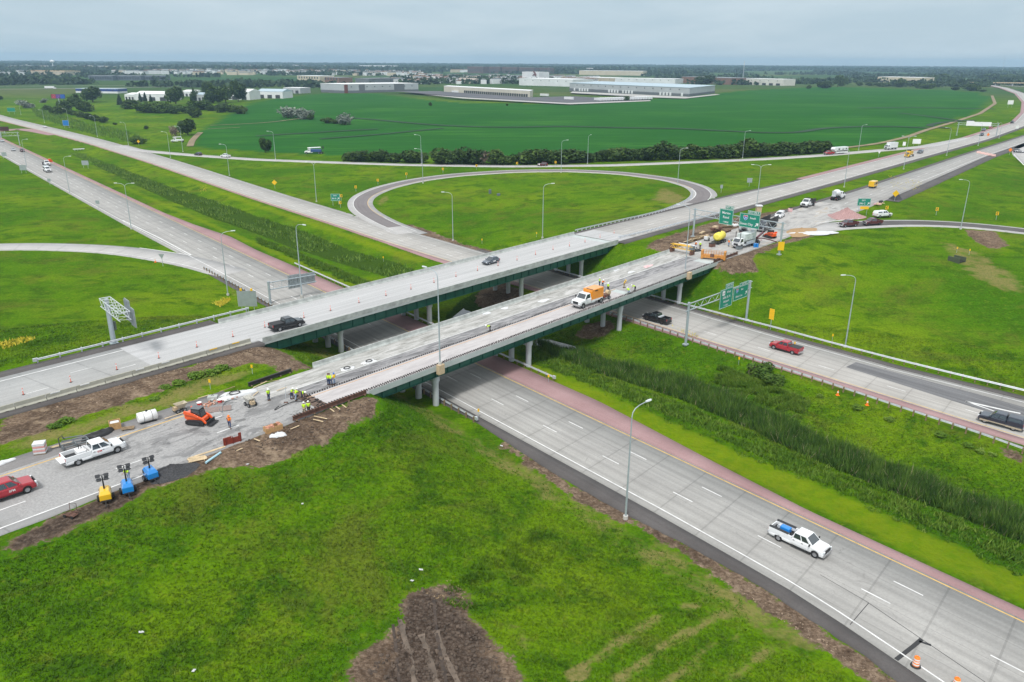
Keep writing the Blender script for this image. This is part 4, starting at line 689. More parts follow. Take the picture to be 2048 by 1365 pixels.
def post_sign(name, label, cat, px, py, w, h, zc, mat, rz=0, shape='rect', texts=(), posts=1, group=None, border=None, back=False, lamp=None, z=None, arrowspec=None, wood=False):
    x, y, zz = gp(px, py) if z is None else (*at(px, py, z), z); o = thing(name, label, cat, (x, y, zz), rz, group); p = MB()
    for k in range(posts): xx = 0 if posts == 1 else (-.32 + .64 * k / (posts - 1)) * w; p.box((xx, .05, (zc + .0) / 2 - .2), (.1, .08, zc + .4 + h * .3))
    p.build('post', M_WOOD if wood else M_POLE, o); mb = MB()
    if shape == 'rect': panel(mb, -w / 2, w / 2, zc - h / 2, zc + h / 2, -.04, .05, 0, 1 if border else None, 2)
    else:
        pts = {'diamond': [(-.5, 0), (0, -.5), (.5, 0), (0, .5)], 'tri': [(0, -.5), (.5, .45), (-.5, .45)]}[shape]; mb.prism([(u * w, v * h + zc) for u, v in pts], lambda u, v, s: (u, -.04 + s * .05, v))
    mb.build('sign_panel', [mat, M_SW, M_SBACK] if shape == 'rect' else mat, o)
    for tx in texts: lettering(o, tx[0], tx[1], zc + tx[2], tx[3], -.08, tx[4] if len(tx) > 4 else M_SW)
    if arrowspec: arrow(o, arrowspec[0], zc + arrowspec[1], arrowspec[2], 45, -.08)
    return o
post_sign('exit_sign', 'green sign reading EXIT 84 A at the loop ramp gore', 'road sign', 672, 411, 3.4, 2.6, 2.9, M_GREEN, 0, posts=2, border=1, texts=[('EXIT', -.1, .62, .6), ('84 A', -.45, -.42, .8)], arrowspec=(1.05, -.4, 1.0))
post_sign('exit_sign', 'green sign reading EXIT 396 C above a yellow plaque by the right ramp', 'road sign', 1724, 431, 4.0, 2.3, 4.0, M_GREEN, 0, posts=2, border=1, texts=[('EXIT', -.2, .5, .55), ('396 C', -.5, -.45, .75)], arrowspec=(1.35, -.4, .9)); x, y, z = gp(1724, 431); o = thing('speed_plaque', 'yellow plaque under the green EXIT 396 C sign', 'road sign', (x + .3, y - .15, z + 1.9)); MB().box((0, 0, .4), (2.6, .05, .8)).build('sign_panel', M_SY, o)
for (px, py, lab, sc) in ((550, 378, 'yellow diamond sign in the grass left of the green exit sign', 2.2), (278, 292, 'yellow diamond sign at the split of the diagonal ramp', 1.9), (1789, 403, 'yellow diamond sign before a dark heap at the right upper road', 2.3)):
    post_sign('warning_sign', lab, 'road sign', px, py, sc, sc, 2.6, M_SY, 0, 'diamond')
for (px, py, lab) in ((1975, 277, 'orange diamond sign on the median near the far gantry'), (2019, 309, 'orange diamond sign at the closed exit at right edge')): post_sign('roadwork_sign', lab, 'road sign', px, py, 2.0, 2.0, 2.2, M_SO, 0, 'diamond', z=7.)
def chevron(px, py, lab, rz=0, left=True):
    o = post_sign('chevron_sign', lab, 'road sign', px, py, .85, 1.05, 1.9, M_SY, rz, group='yellow chevron signs along the ramps'); mb = MB(); s = -1 if left else 1
    mb.add([(s * u, -.075, 1.9 + v) for u, v in ((-.2, .4), (.05, .4), (.3, 0), (.05, -.4), (-.2, -.4), (.05, 0))], [(0, 1, 2, 5), (5, 2, 3, 4)]); mb.build('chevron_mark', M_SK, o)
for i, (px, py) in enumerate(((712, 384), (756, 370), (813, 357), (886, 347), (953, 340), (1034, 335), (1111, 333))): chevron(px, py, f'{["first","second","third","fourth","fifth","sixth","seventh"][i]} yellow chevron sign from the left along the outside of the loop ramp', 0, False)
for i, (px, py) in enumerate(((1772, 428), (1872, 431), (1992, 440))): chevron(px, py, f'{["left","middle","right"][i]} yellow chevron sign above the right exit ramp')
chevron(683, 402, 'small yellow sign touching the green EXIT 84 A sign', 0, False); chevron(681, 416, 'low yellow sign at the loop gore below the exit sign', 0, False)
o = post_sign('warning_sign', 'tall yellow sign beside the guardrail right of the green gantry', 'road sign', 1540, 660, 1.1, 2.2, 3.3, M_SY, -.9)
post_sign('service_sign', 'blue sign on the far verge at left', 'road sign', 133, 256, 4.6, 4.0, 3.6, M_SB, 0, posts=2, border=1); post_sign('guide_sign', 'small distant green sign at the far left verge', 'road sign', 24, 229, 7.6, 3.6, 4.2, M_GREEN, 0, posts=2, border=1)
for (px, py, w, h, zc, lab) in ((172, 337, 3.4, 2.2, 2.6, 'sign back with two posts in the left median grass'), (48, 347, 3.2, 2.4, 2.6, 'sign back beside the left lanes below the trucks'), (10, 318, 2.6, 2.0, 2.4, 'sign back at the left photo edge by the road'), (100, 371, 1.4, 1.2, 2.2, 'small grey sign back on the left verge, upper one'), (197, 417, 1.4, 1.2, 2.2, 'small grey sign back on the left verge, lower one'), (1498, 374, 1.9, 1.7, 2.4, 'grey route marker back in the grass before the upper road'), (1442, 386, .9, 1.3, 2.2, 'small pale sign by the loop ramp at right'), (1832, 292, 4.6, 2.6, 2.4, 'pale sign back at the end of the diagonal ramp'), (1807, 297, 1.6, 2.0, 2.4, 'small pale sign back right of the box truck'), (2019, 216, 6, 4.2, 5.5, 'small distant sign back on the curve at right'), (2033, 262, 2, 2, 2.4, 'tiny pale sign in the median at the right edge')):
    post_sign('sign_back', lab, 'road sign', px, py, w, h, zc, M_SBACK if px < 1500 else M_SW, 0, posts=2 if w > 2 else 1)
post_sign('yield_sign', 'triangular yield sign back at the left ramp nose', 'road sign', 326, 533, 1.5, 1.4, 2.6, M_SBACK, 0, 'tri'); post_sign('yield_sign', 'triangular white sign in the grass below the motorhome', 'road sign', 1757, 315, 1.6, 1.4, 2.4, M_SW, 0, 'tri')
o = post_sign('sign_back', 'large grey sign back with two amber beacons beside the left guardrail', 'road sign', 497, 624, 4.0, 3.4, 2.9, M_SBACK, math.atan2(NV[1], NV[0]) + .75, posts=3)
for sx in (-1.1, 1.1): MB().box((sx, 0, 4.85), (.4, .25, .5)).build('beacon', M_SY, o)
# far left gantry and roadside panel
P0 = gp(40, 291); P1 = (P0[0] - 34, P0[1] - 12, P0[2]); g4, _, _ = gantry('overhead_sign_gantry', 'grey truss gantry cut by the left photo edge above the lanes', P0, P1, P0[2] + 7.6, (0, -1.9)); o = thing('sign_back', 'grey sign back on the gantry at the left photo edge', 'road sign', (P0[0] - 13, P0[1] - 5.5, P0[2] + 4.8), math.atan2(-12, -34) + math.pi); MB().box((0, 0, 1.6), (11, .1, 3.4)).build('sign_panel', M_SBACK, o); MB().box((0, .2, 1.6), (.15, .2, 3)).build('bracket', M_POLE, o)
o = thing('message_board', 'dark electronic message board beyond the gantry at far left', 'road sign', (*at(11, 272, 0), 1.2)); MB().box((0, 0, 3.4), (6, .6, 2.8)).build('display', M('dark_red_display', (.06, .02, .02), .5), o); MB().box((0, 0, 1), (.3, .3, 2.2)).build('post', M_POLE, o)
o = thing('billboard', 'billboard with red and blue panels among dark trees at left', 'billboard', gp(120, 214)); bb = MB(); bb.box((0, 0, 11), (15.5, .5, 4.6), mi=0); [bb.box((x_, -.27, 11), (4.8, .04, 4.2), mi=i + 1) for i, x_ in enumerate((-5, 0, 5))]; bb.build('display', [M_SK, M('poster_red', (.35, .05, .08), .5, var=.7, scale=.8), M('poster_purple', (.14, .06, .28), .5, var=.7, scale=.8), M('poster_blue', (.02, .10, .40), .5, var=.6, scale=.8)], o); MB().tube([(0, 0, -.5), (0, 0, 9)], .5, 10).build('post', M_POLE, o)
# small yellow delineator posts
dp = thing('delineator_post', '', 'marker post'); MB().box((0, .03, .6), (.06, .04, 1.4)).build('post', M_POLE, dp); MB().box((0, 0, 1.25), (.28, .03, .5)).build('reflector', M_SY, dp)
for px, py, lab in ((1588, 699, 'yellow marker post in the grass right of the tall yellow sign'), (1664, 683, 'yellow marker post left of the right slope light pole'), (1097, 766, 'yellow marker post at the end of the pink shoulder guardrail'), (957, 836, 'yellow marker post at the end of the wooden post guardrail'), (505, 749, 'yellow marker post in the median weeds, right one'), (421, 779, 'yellow marker post in the median weeds, left one'), (1913, 506, 'left yellow marker by the dark culvert on the right slope'), (1938, 510, 'right yellow marker by the dark culvert on the right slope'), (964, 488, 'yellow marker post at the low edge of the loop infield'), (767, 524, 'yellow marker in the left median ditch'), (1477, 730, 'yellow marker behind the median guardrail'), (1073, 475, 'yellow marker beside the loop infield light pole')):
    dup(dp, gp(px, py), 0, lab, 'yellow delineator posts')
for o in [dp] + list(dp.children): bpy.data.objects.remove(o)
# ---------------------------------------------------------------- vehicles (x forward, origin on the ground)
M_TYRE = M('tyre_rubber', (.022, .022, .024), .85); M_RIM = M('wheel_rim', (.42, .43, .45), .35, .7); M_RIMD = M('dark_rim', (.06, .06, .065), .4, .5)
M_GLASS = M('car_glass', (.035, .046, .054), .04, .15, var=.1, coat=1, spec=1); M_TRIM = M('black_trim', (.025, .025, .027), .6); M_CHR = M('chrome', (.6, .6, .62), .2, .9); M_HEAD = M('headlight_lens', (.75, .78, .8), .15, .3); M_TAIL = M('tail_light_lens', (.42, .01, .015), .3)
def paint(name, c): return M('paint_' + name, c, .3, 0, var=.05, scale=1, coat=.7)
PAINT = {k: paint(k, v) for k, v in dict(white=(.78, .79, .80), black=(.012, .013, .016), red=(.36, .012, .025), maroon=(.085, .010, .018), grey=(.085, .10, .125), silver=(.50, .52, .54), navy=(.025, .032, .05), orange=(.85, .30, .015), yellow=(.82, .48, .02), blue=(.012, .22, .62), skid=(.80, .10, .015), beige=(.42, .36, .27)).items()}
_wm = {}
def wheel(parent, x, y, r, w=.26, rim=None, dual=False):
    s = 1 if y > 0 else -1; key = (r, w, rim and rim.name)
    if key not in _wm:
        t = MB(); n = 22; prof = [(-w / 2, r * .62), (-w / 2, r * .93), (-w / 2 + .04, r), (w / 2 - .04, r), (w / 2, r * .93), (w / 2, r * .62)]
        t.loft([[(q * math.cos(2 * math.pi * k / n), u, q * math.sin(2 * math.pi * k / n)) for k in range(n)] for u, q in prof], 0, True, False)
        d = MB(); d.loft([[(q * math.cos(2 * math.pi * k / n), u, q * math.sin(2 * math.pi * k / n)) for k in range(n)] for u, q in ((-w * .3, .01), (-w * .3, r * .64), (w * .42, r * .64), (w * .30, r * .5), (w * .34, r * .18), (w * .34, .01))], 0, True, False)
        _wm[key] = (t.mesh('tyre', M_TYRE), d.mesh('rim', rim or M_RIM))
    o = bpy.data.objects.new('wheel', _wm[key][0]); c = bpy.data.objects.new('rim', _wm[key][1])
    for q in (o, c): COL.objects.link(q)
    o.parent = parent; c.parent = o; o.location = (x, y, r); o.rotation_euler.z = 0 if s > 0 else math.pi; return o
def quadpt(c, u, v): return tuple(np.array(c[0]) * (1 - u) * (1 - v) + np.array(c[1]) * u * (1 - v) + np.array(c[2]) * u * v + np.array(c[3]) * (1 - u) * v)
def window(parent, c, u0, u1, v0, v1, name='side_window', mat=None, off=.012):
    P = [Vector(quadpt(c, u, v)) for u, v in ((u0, v0), (u1, v0), (u1, v1), (u0, v1))]; n = (P[1] - P[0]).cross(P[3] - P[0]).normalized() * off
    mb = MB(); mb.add([p + n for p in P] + [p - n for p in P], [(0, 1, 2, 3), (7, 6, 5, 4), (0, 4, 5, 1), (1, 5, 6, 2), (2, 6, 7, 3), (3, 7, 4, 0)]); return mb.build(name, mat or M_GLASS, parent)
def hull(mb, L_, Wd, prof, wx, r, zb, mi=0, x0=None, x1=None):
    x0 = -L_ / 2 if x0 is None else x0; x1 = L_ / 2 if x1 is None else x1; xs = set(np.round(np.linspace(x0, x1, 26), 3)); A = r * 1.2
    for w in wx:
        for q in np.linspace(-A, A, 11): 
            if x0 < w + q < x1: xs.add(round(w + q, 3))
    rings = []
    for x in sorted(xs):
        zt = float(np.interp(x, *zip(*sorted(prof)))); z0 = zb
        for w in wx:
            if abs(x - w) < A: z0 = max(z0, r + math.sqrt(A * A - (x - w) ** 2) * .98)
        z0 = min(z0, zt - .1); e = 1 - .10 * max(0, (abs(x) - (L_ / 2 - .5)) / .5) ** 2; y = Wd / 2 * e
        rings.append([(x, -y * .95, z0), (x, -y, z0 + (zt - z0) * .35), (x, -y * .985, zt - .12), (x, -y * .91, zt), (x, y * .91, zt), (x, y * .985, zt - .12), (x, y, z0 + (zt - z0) * .35), (x, y * .95, z0)])
    mb.loft(rings, mi, False)
def house(mb, xb0, xt0, xt1, xb1, zb, zt, wb, wt, mi=0):      # cabin block: rear base, rear top, front top, front base
    B = [(xb0, -wb / 2, zb), (xb1, -wb / 2, zb), (xb1, wb / 2, zb), (xb0, wb / 2, zb)]; T_ = [(xt0, -wt / 2, zt), (xt1, -wt / 2, zt), (xt1, wt / 2, zt), (xt0, wt / 2, zt)]; U = [(xt0 + .12, -wt / 2 + .13, zt + .07), (xt1 - .14, -wt / 2 + .13, zt + .07), (xt1 - .14, wt / 2 - .13, zt + .07), (xt0 + .12, wt / 2 - .13, zt + .07)]
    mb.loft([B, T_, U], mi); return B, T_
def glaze(o, B, T_, splits, rear=True):
    window(o, [B[1], B[2], T_[2], T_[1]], .06, .94, .08, .95, 'windshield')
    if rear: window(o, [B[3], B[0], T_[0], T_[3]], .1, .9, .3, .92, 'rear_window')
    for a, b_ in splits:
        window(o, [B[0], B[1], T_[1], T_[0]], a, b_, .12, .9); window(o, [B[2], B[3], T_[3], T_[2]], 1 - b_, 1 - a, .12, .9)
def lights(o, L_, Wd, zh, zt_, hw=.34):
    for s in (-1, 1):
        MB().box((L_ / 2 - .06, s * (Wd / 2 - .24), zh), (.16, hw, .18)).build('headlight', M_HEAD, o, bev=.03); MB().box((-L_ / 2 + .03, s * (Wd / 2 - .13), zt_), (.12, .2, .36)).build('tail_light', M_TAIL, o, bev=.02)
def mirrors(o, x, w, z, m):
    for s in (-1, 1): MB().box((x, s * (w / 2 + .14), z), (.14, .26, .24)).build('side_mirror', m, o, bev=.04)
def car(name, label, kind, col, loc, rz, L_=None, cargo=None, rim=None, lower=None, group=None, detail=True):
    cat = {'pickup': 'pickup truck', 'suv': 'car', 'hatch': 'car', 'sedan': 'car', 'van': 'van'}[kind]; o = thing(name, label, cat, loc, rz, group); m = PAINT[col]; body = MB(); lw = PAINT[lower] if lower else m
    if kind == 'pickup':
        L_ = L_ or 5.9; Wd = 2.02; r = .40; f = L_ / 2; wx = (f - .98, -f + 1.18 if L_ < 6.2 else -f + 1.25); belt, roof = 1.26, 1.92; xc0 = f - 1.45; xc1 = xc0 - 2.25
        prof = [(f, .72), (f - .04, 1.02), (f - .18, 1.14), (xc0 + .1, 1.24), (xc0 - .1, belt), (xc1, belt), (xc1 - .04, .84), (-f, .84)]; hull(body, L_, Wd, prof, wx, r, .42)
        B, T_ = house(body, xc1, xc1 + .16, xc0 - .68, xc0 + .12, belt - .02, roof, Wd - .14, Wd - .46)
        bl = xc1 + f - .05
        for s in (-1, 1): body.box((xc1 - .05 - bl / 2, s * (Wd / 2 - .075), 1.10), (bl, .12, .52))
        body.box((-f + .06, 0, 1.09), (.10, Wd - .2, .50)); body.box((xc1 - .08, 0, 1.08), (.06, Wd - .25, .5)); 
        if cargo == 'open_gate': pass
        body.build('body', m, o, bev=.025); MB().box((xc1 - .05 - bl / 2, 0, .87), (bl - .15, Wd - .27, .05)).build('bed_liner', M_TRIM, o)
        glaze(o, B, T_, ((.05, .44), (.50, .86)))
        if cargo == 'tonneau': MB().box((xc1 - bl / 2 - .03, 0, 1.38), (bl - .06, Wd - .1, .05)).build('bed_cover', M_TRIM, o, bev=.02)
        if cargo == 'cap':
            c = MB(); B2, T2 = house(c, -f + .05, -f + .25, xc1 - .12, xc1 - .06, 1.33, 1.90, Wd - .06, Wd - .34); cc = c.build('bed_cap', m, o, bev=.02); window(cc, [B2[0], B2[1], T2[1], T2[0]], .12, .9, .2, .85); window(cc, [B2[2], B2[3], T2[3], T2[2]], .1, .88, .2, .85)
        if lower: 
            for s in (-1, 1): MB().box((-.1, s * (Wd / 2 - .01), .52), (L_ - .4, .05, .24)).build('lower_trim', lw, o)
        MB().box((f + .01, 0, .62), (.16, Wd - .1, .30)).build('front_bumper', M_CHR if col != 'black' else M_TRIM, o, bev=.04); MB().box((-f - .06, 0, .62), (.18, Wd - .15, .2)).build('rear_bumper', M_CHR if col != 'black' else M_TRIM, o, bev=.03); MB().box((f - .02, 0, .95), (.1, 1.15, .34)).build('grille', M_TRIM, o)
        lights(o, L_, Wd, 1.0, 1.12); mirrors(o, xc0 - .15, Wd, 1.34, m if col != 'white' else M_TRIM); w_ = .28
        if detail:
            for s in (-1, 1):
                MB().box(((xc0 + xc1) / 2, s * (Wd / 2 - .02), .44), (2.3, .16, .06)).build('running_board', M_TRIM, o)
                for x in (xc0 - 1.02, xc0 - 2.0): MB().box((x, s * (Wd / 2 + .005), 1.08), (.2, .03, .05)).build('door_handle', M_TRIM if col == 'white' else m, o)
    else:
        d = {'suv': (4.8, 1.94, .38, 1.08, 1.75), 'hatch': (4.35, 1.80, .33, .95, 1.50), 'sedan': (4.8, 1.84, .33, .95, 1.45), 'van': (5.6, 2.0, .38, 1.12, 2.2)}[kind]; L_, Wd, r, belt, roof = (L_ or d[0], *d[1:]); f = L_ / 2; wx = (f - .92, -f + .95); hood = belt - .06; xc0 = f - (1.35 if kind != 'van' else .75)
        prof = [(f, .60), (f - .05, .76), (f - .25, hood - .1), (xc0, hood), (xc0 - .2, belt), (-f + .12, belt + (.02 if kind != 'sedan' else -.06)), (-f, .75)]; hull(body, L_, Wd, prof, wx, r, .28)
        rb_ = {'suv': (-f + .12, -f + .5), 'hatch': (-f + .1, -f + .75), 'sedan': (-f + .85, -f + 1.45), 'van': (-f + .05, -f + .16)}[kind]
        B, T_ = house(body, rb_[0], rb_[1], xc0 - .85 if kind != 'van' else xc0 - .55, xc0 + .1, belt - .03, roof, Wd - .1, Wd - .44); body.build('body', m, o, bev=.03)
        glaze(o, B, T_, ((.06, .30), (.34, .60), (.64, .90)) if kind in ('suv', 'van') else ((.10, .46), (.50, .86))); lights(o, L_, Wd, belt - .3, belt - .2, .3); mirrors(o, xc0 - .25, Wd - .05, belt + .06, m)
        MB().box((f - .0, 0, .48), (.12, Wd - .25, .22)).build('front_bumper', M_TRIM, o, bev=.03); MB().box((-f, 0, .5), (.12, Wd - .25, .2)).build('rear_bumper', M_TRIM, o, bev=.03); w_ = .23
    MB().box((0, 0, .48), (L_ - .7, Wd - .55, .3)).build('chassis', M_TRIM, o)
    for x in wx:
        for s in (-1, 1): wheel(o, x, s * (Wd / 2 - w_ / 2 - .02), r, w_, rim)
    o['_L'] = L_; del o['_L']; return o
def wpos(f, r, z, Wd=2.0, mid=True):          # from the near-side wheel contacts seen in the photo
    F, R_ = np.array(at(*f, z)), np.array(at(*r, z)); d = (F - R_) / np.hypot(*(F - R_)); n = np.array([-d[1], d[0]]); n = n if n[1] > 0 else -n; c = (F + R_) / 2 + n * (Wd / 2 - .12); return (float(c[0]), float(c[1]), z), math.atan2(d[1], d[0])
D_UP, D_DN = BR, BR + math.pi
RZ = .02
o1 = car('pickup_truck', 'black pickup with a flat bed cover driving on the far bridge', 'pickup', 'black', *wpos((600, 654), (558, 664), ZC + .02), cargo='tonneau')
p_, h_ = wpos((977, 531), (996, 526), ZC + .02, 1.8); hb = car('hatchback', 'dark grey hatchback with a roof beacon on the far bridge', 'hatch', 'grey', p_, D_DN); MB().box((-.2, 0, 1.62), (.25, .9, .12)).build('roof_beacon', M_HEAD, hb); MB().box((-.3, .895, .68), (.8, .02, .22)).build('door_decal', M_SW, hb)
p_, h_ = wpos((1629, 1116), (1551, 1080), .01); wu = car('utility_pickup', 'white utility pickup with open side boxes driving in the right foreground', 'pickup', 'white', p_, h_, 6.5)
for s in (-1, 1): MB().box((-2.05, s * .84, 1.22), (2.3, .34, .42)).build('tool_box', [PAINT['white']], wu, bev=.02); MB().box((-2.05, s * .84, 1.46), (2.3, .36, .06)).build('box_lid', M_TRIM, wu)
q = thing('compressor', 'blue machine lying in the bed of the white utility pickup', 'machine', tuple(Matrix.Rotation(h_, 4, 'Z') @ Vector((-1.7, 0, .9)) + Vector(p_)), h_); MB().box((0, 0, .42), (1.1, .7, .6)).build('machine_body', PAINT['blue'], q, bev=.08); MB().tube([(-.75, -.25, .5), (-.75, .3, .5)], .2, 10).build('tank', M_GALV, q)
car('pickup_truck', 'bright red pickup with a dark bed cover on the right lower lanes', 'pickup', 'red', *wpos((1547, 699), (1586, 710), .01), cargo='tonneau')
car('pickup_truck', 'black pickup with a bed cap and beige lower panels at the right edge', 'pickup', 'navy', *wpos((1971, 847), (2025, 862), .01), cargo='cap', lower='beige')
p_, h_ = wpos((1292, 641), (1325, 650), .01); kb = car('pickup_truck', 'black pickup with an open bed passing the green gantry', 'pickup', 'black', p_, h_, rim=M_RIMD); MB().box((-1.0, 0, 1.32), (.45, 1.7, .3)).build('tool_chest', M_GALV, kb, bev=.02)
p_, h_ = wpos((233, 907), (156, 932), ZD + .02); wp = car('pickup_truck', 'white crew pickup with a loaded bed parked on the near carriageway at left', 'pickup', 'white', p_, h_, 6.5); tg = MB(); tg.box((-3.5, 0, .88), (.55, 1.75, .07)); tg.build('tailgate', PAINT['white'], wp, bev=.02)
for s in (-1, 1): lettering(wp, 'SFM', 0, 0, .3).parent = None if False else wp
for ch in [c for c in wp.children if c.name.startswith('lettering')]: ch.data.materials[0] = M_SR
_ls = [c for c in wp.children if c.name.startswith('lettering')]; _ls[0].location = (.35, -1.035, .98); _ls[0].rotation_euler = (math.pi / 2, 0, 0); _ls[1].location = (.35, 1.035, .98); _ls[1].rotation_euler = (math.pi / 2, 0, math.pi)
q = thing('fuel_tank', 'white tank and pump standing in the bed of the parked white pickup', 'tank', tuple(Matrix.Rotation(h_, 4, 'Z') @ Vector((-1.35, 0, .9)) + Vector(p_)), h_); MB().box((0, 0, .3), (.9, 1.3, .6)).build('tank', M_SW, q, bev=.05); MB().tube([(.2, .2, .6), (.2, .2, .95), (0, .1, 1.05), (-.2, -.2, .8)], .05, 7).build('pump_hose', M_TRIM, q)
p_, h_ = wpos((49, 989), (-28, 1015), ZD + .02); rp = car('pickup_truck', 'red pickup cut by the left photo edge on the near carriageway', 'pickup', 'red', p_, h_, 6.2); l_ = lettering(rp, 'SFM', 0, 0, .36); l_.location = (.75, -1.035, .92)
car('pickup_truck', 'dark red pickup waiting at the start of the right ramp, front one', 'pickup', 'maroon', *wpos((1691, 455.5), (1711, 453.5), 7.01)); car('pickup_truck', 'very dark maroon pickup following the dark red one on the right ramp', 'pickup', 'maroon', *wpos((1738, 452), (1759, 450.5), 7.01), rim=M_RIMD)
car('pickup_truck', 'white pickup with a bed cap parked nose right beside the ramp', 'pickup', 'white', *wpos((1778, 434.5), (1759, 436), 7.01), cargo='cap')
def put(px, py, z): return (*at(px, py, z), z)
car('suv', 'white SUV parked in the work zone facing the camera', 'suv', 'white', put(1559, 435, 7.02), D_DN + .15, 5.2)
hC = lambda px, py: RC.head(RC.near(*at(px, py, 7))[0])
for kind, col, px, py, z, dh, lab in (('suv', 'grey', 1840, 307, 7, 0, 'dark SUV following the yellow truck on the far upper road'), ('suv', 'navy', 1963, 272, 7, 0, 'dark blue SUV under the far gantry, lower one'), ('suv', 'grey', 1967, 262, 7, 0, 'dark grey SUV under the far gantry, upper one'), ('sedan', 'red', 1981, 257, 7, 0, 'small red car beyond the far gantry'), ('pickup', 'black', 2024, 247, 7, 0, 'black pickup on the bend at the right edge')):
    car('car' if kind != 'pickup' else 'pickup_truck', lab, kind, col, put(px, py, z + .02), hC(px, py) + math.pi, detail=False)
car('car', 'dark SUV on the exit ramp at the right edge', 'suv', 'navy', put(2037, 306, 6.7), -.5, detail=False)
hG = lambda px, py, z: RG.head(RG.near(*at(px, py, z))[0])
def onG(px, py): 
    k, d = RG.near(*at(px, py, 3.)); 
    for _ in range(4): z = float(RG.pos(k)[2]); k, d = RG.near(*at(px, py, z))
    p = RG.pos(k, 0.); return (float(p[0]), float(p[1]), float(p[2]) + .03), RG.head(k)
for kind, col, px, py, lab in (('suv', 'maroon', 1085, 332, 'dark red SUV on the diagonal ramp behind the loop'), ('suv', 'black', 400, 311, 'black SUV on the diagonal ramp at left'), ('pickup', 'white', 454, 315, 'white pickup on the diagonal ramp behind the black SUV')): p_, h_ = onG(px, py); car('car' if kind != 'pickup' else 'pickup_truck', lab, kind, col, p_, h_ + math.pi, detail=False)
hA, hB = RA.head(500), lambda px, py: RB.head(RB.near(*at(px, py))[0])
car('car', 'white car alone on the far left lanes', 'sedan', 'white', put(90, 256, .02), hB(90, 256), detail=False)
for kind, col, px, py, lab in (('sedan', 'silver', 27, 302, 'silver car on the left lanes beside the dark red one'), ('suv', 'maroon', 45, 304, 'dark red car on the left lanes near the truck'), ('sedan', 'silver', 5, 284, 'silver car under the gantry at the left edge')): car('car', lab, kind, col, put(px, py, .02), hA + math.pi, detail=False)
# trucks
def truck(name, label, loc, rz, cab='white', L_=8.5, load=None, axles=2, hood=True, cat='truck', r=.5):
    o = thing(name, label, cat, loc, rz); m = PAINT[cab]; Wd = 2.3; f = L_ / 2; b = MB(); xc0 = f - 1.55 if hood else f - .1; xc1 = xc0 - 1.75
    prof = [(f, .95), (f - .06, 1.30), (f - .3, 1.52), (xc0, 1.62), (xc0 - .2, 1.66), (xc1, 1.66)] if hood else [(f, 1.5), (xc1, 1.6)]
    hull(b, L_, Wd, prof, (f - 1.05,), r, .62, 0, xc1, f); B, T_ = house(b, xc1, xc1 + .08, xc0 - .55, xc0 + .12, 1.62, 2.5, Wd - .16, Wd - .42); b.build('cab', m, o, bev=.03); glaze(o, B, T_, ((.15, .86),)); MB().box((f + .02, 0, .72), (.18, Wd - .05, .34)).build('front_bumper', M_CHR if cab != 'yellow' else m, o, bev=.03); MB().box((f - .02, 0, 1.15), (.1, 1.2, .45)).build('grille', M_TRIM, o)
    for s in (-1, 1): MB().box((f - .1, s * .9, 1.18), (.16, .3, .22)).build('headlight', M_HEAD, o); MB().box((-f, s * .95, .9), (.08, .22, .16)).build('tail_light', M_TAIL, o); MB().box((xc0 - .1, s * 1.32, 1.9), (.12, .2, .42)).build('side_mirror', M_TRIM, o); MB().box((xc1 - .7, s * .95, .78), (1.1, .35, .45)).build('fuel_tank', M_GALV, o, bev=.04)
    MB().box((-.4, 0, .84), (L_ - 1.2, .9, .26)).build('chassis', M_TRIM, o); wheel(o, f - 1.05, 1.0, r, .3); wheel(o, f - 1.05, -1.0, r, .3)
    for i in range(axles - 1):
        for s in (-1, 1): wheel(o, -f + 1.25 + 1.3 * i, s * .93, r, .52)
    return o, xc1, f
p_, h_ = wpos((1168, 617), (1201, 606), ZD + .06, 2.3); ot, xc, f = truck('compressor_truck', 'white truck carrying a large orange enclosed unit on the near bridge', p_, h_, 'white', 7.6)
q = MB(); q.box((xc - .25 - 1.75, 0, 2.05), (3.5, 2.2, 2.0)); q.build('orange_unit', PAINT['orange'], ot, bev=.05)
for s in (-1, 1): MB().box((xc - 1.3, s * 1.105, 1.9), (1.3, .03, 1.3)).build('unit_door', PAINT['orange'], ot); MB().box((xc - 1.5, s * 1.13, 2.75), (.9, .02, .18)).build('vent', M_TRIM, ot); MB().box((xc - 1.9, s * .98, .98), (3.2, .3, .34)).build('side_locker', PAINT['white'], ot)
MB().box((xc - .45, .3, 3.07), (.3, 1.5, .06)).build('roof_vent', M_TRIM, ot)
_d = np.array([math.cos(h_), math.sin(h_)]); tw = thing('hose_cart', 'rusty hose cart coupled behind the orange truck', 'machine', (p_[0] - _d[0] * 5.4, p_[1] - _d[1] * 5.4, ZD + .06), h_); q = MB(); q.box((.3, 0, .75), (1.9, 1.1, .5), mi=0); q.build('cart_body', M_RUST, tw, bev=.05); MB().tube([(1.2, 0, .5), (1.9, 0, .6)], .06, 6).build('hitch', M_TRIM, tw); MB().tube([(-.5, -.2, 1.2), (-.5, .5, 1.2)], .5, 14).build('hose_reel', M_TAN, tw); [wheel(tw, -.1, s * .75, .38, .22) for s in (-1, 1)]
dt, xc, f = truck('dump_truck', 'white dump truck with a black box parked on the work zone verge', put(1615, 413, 7.02), D_DN, 'white', 7.2); q = MB(); bw = [(-1, 0), (1, 0), (1.1, 1.3), (.98, 1.3), (.9, .1), (-.9, .1), (-.98, 1.3), (-1.1, 1.3)]; q.prism(bw, lambda u, v, k: ((xc - .3, -f + .1)[k], u * 1.08, 1.1 + v)); q.box((xc - .3, 0, 1.9), (.1, 2.2, 1.6)); q.box((-f + .1, 0, 1.6), (.08, 2.1, 1.0)); q.build('dump_box', M_TRIM, dt)
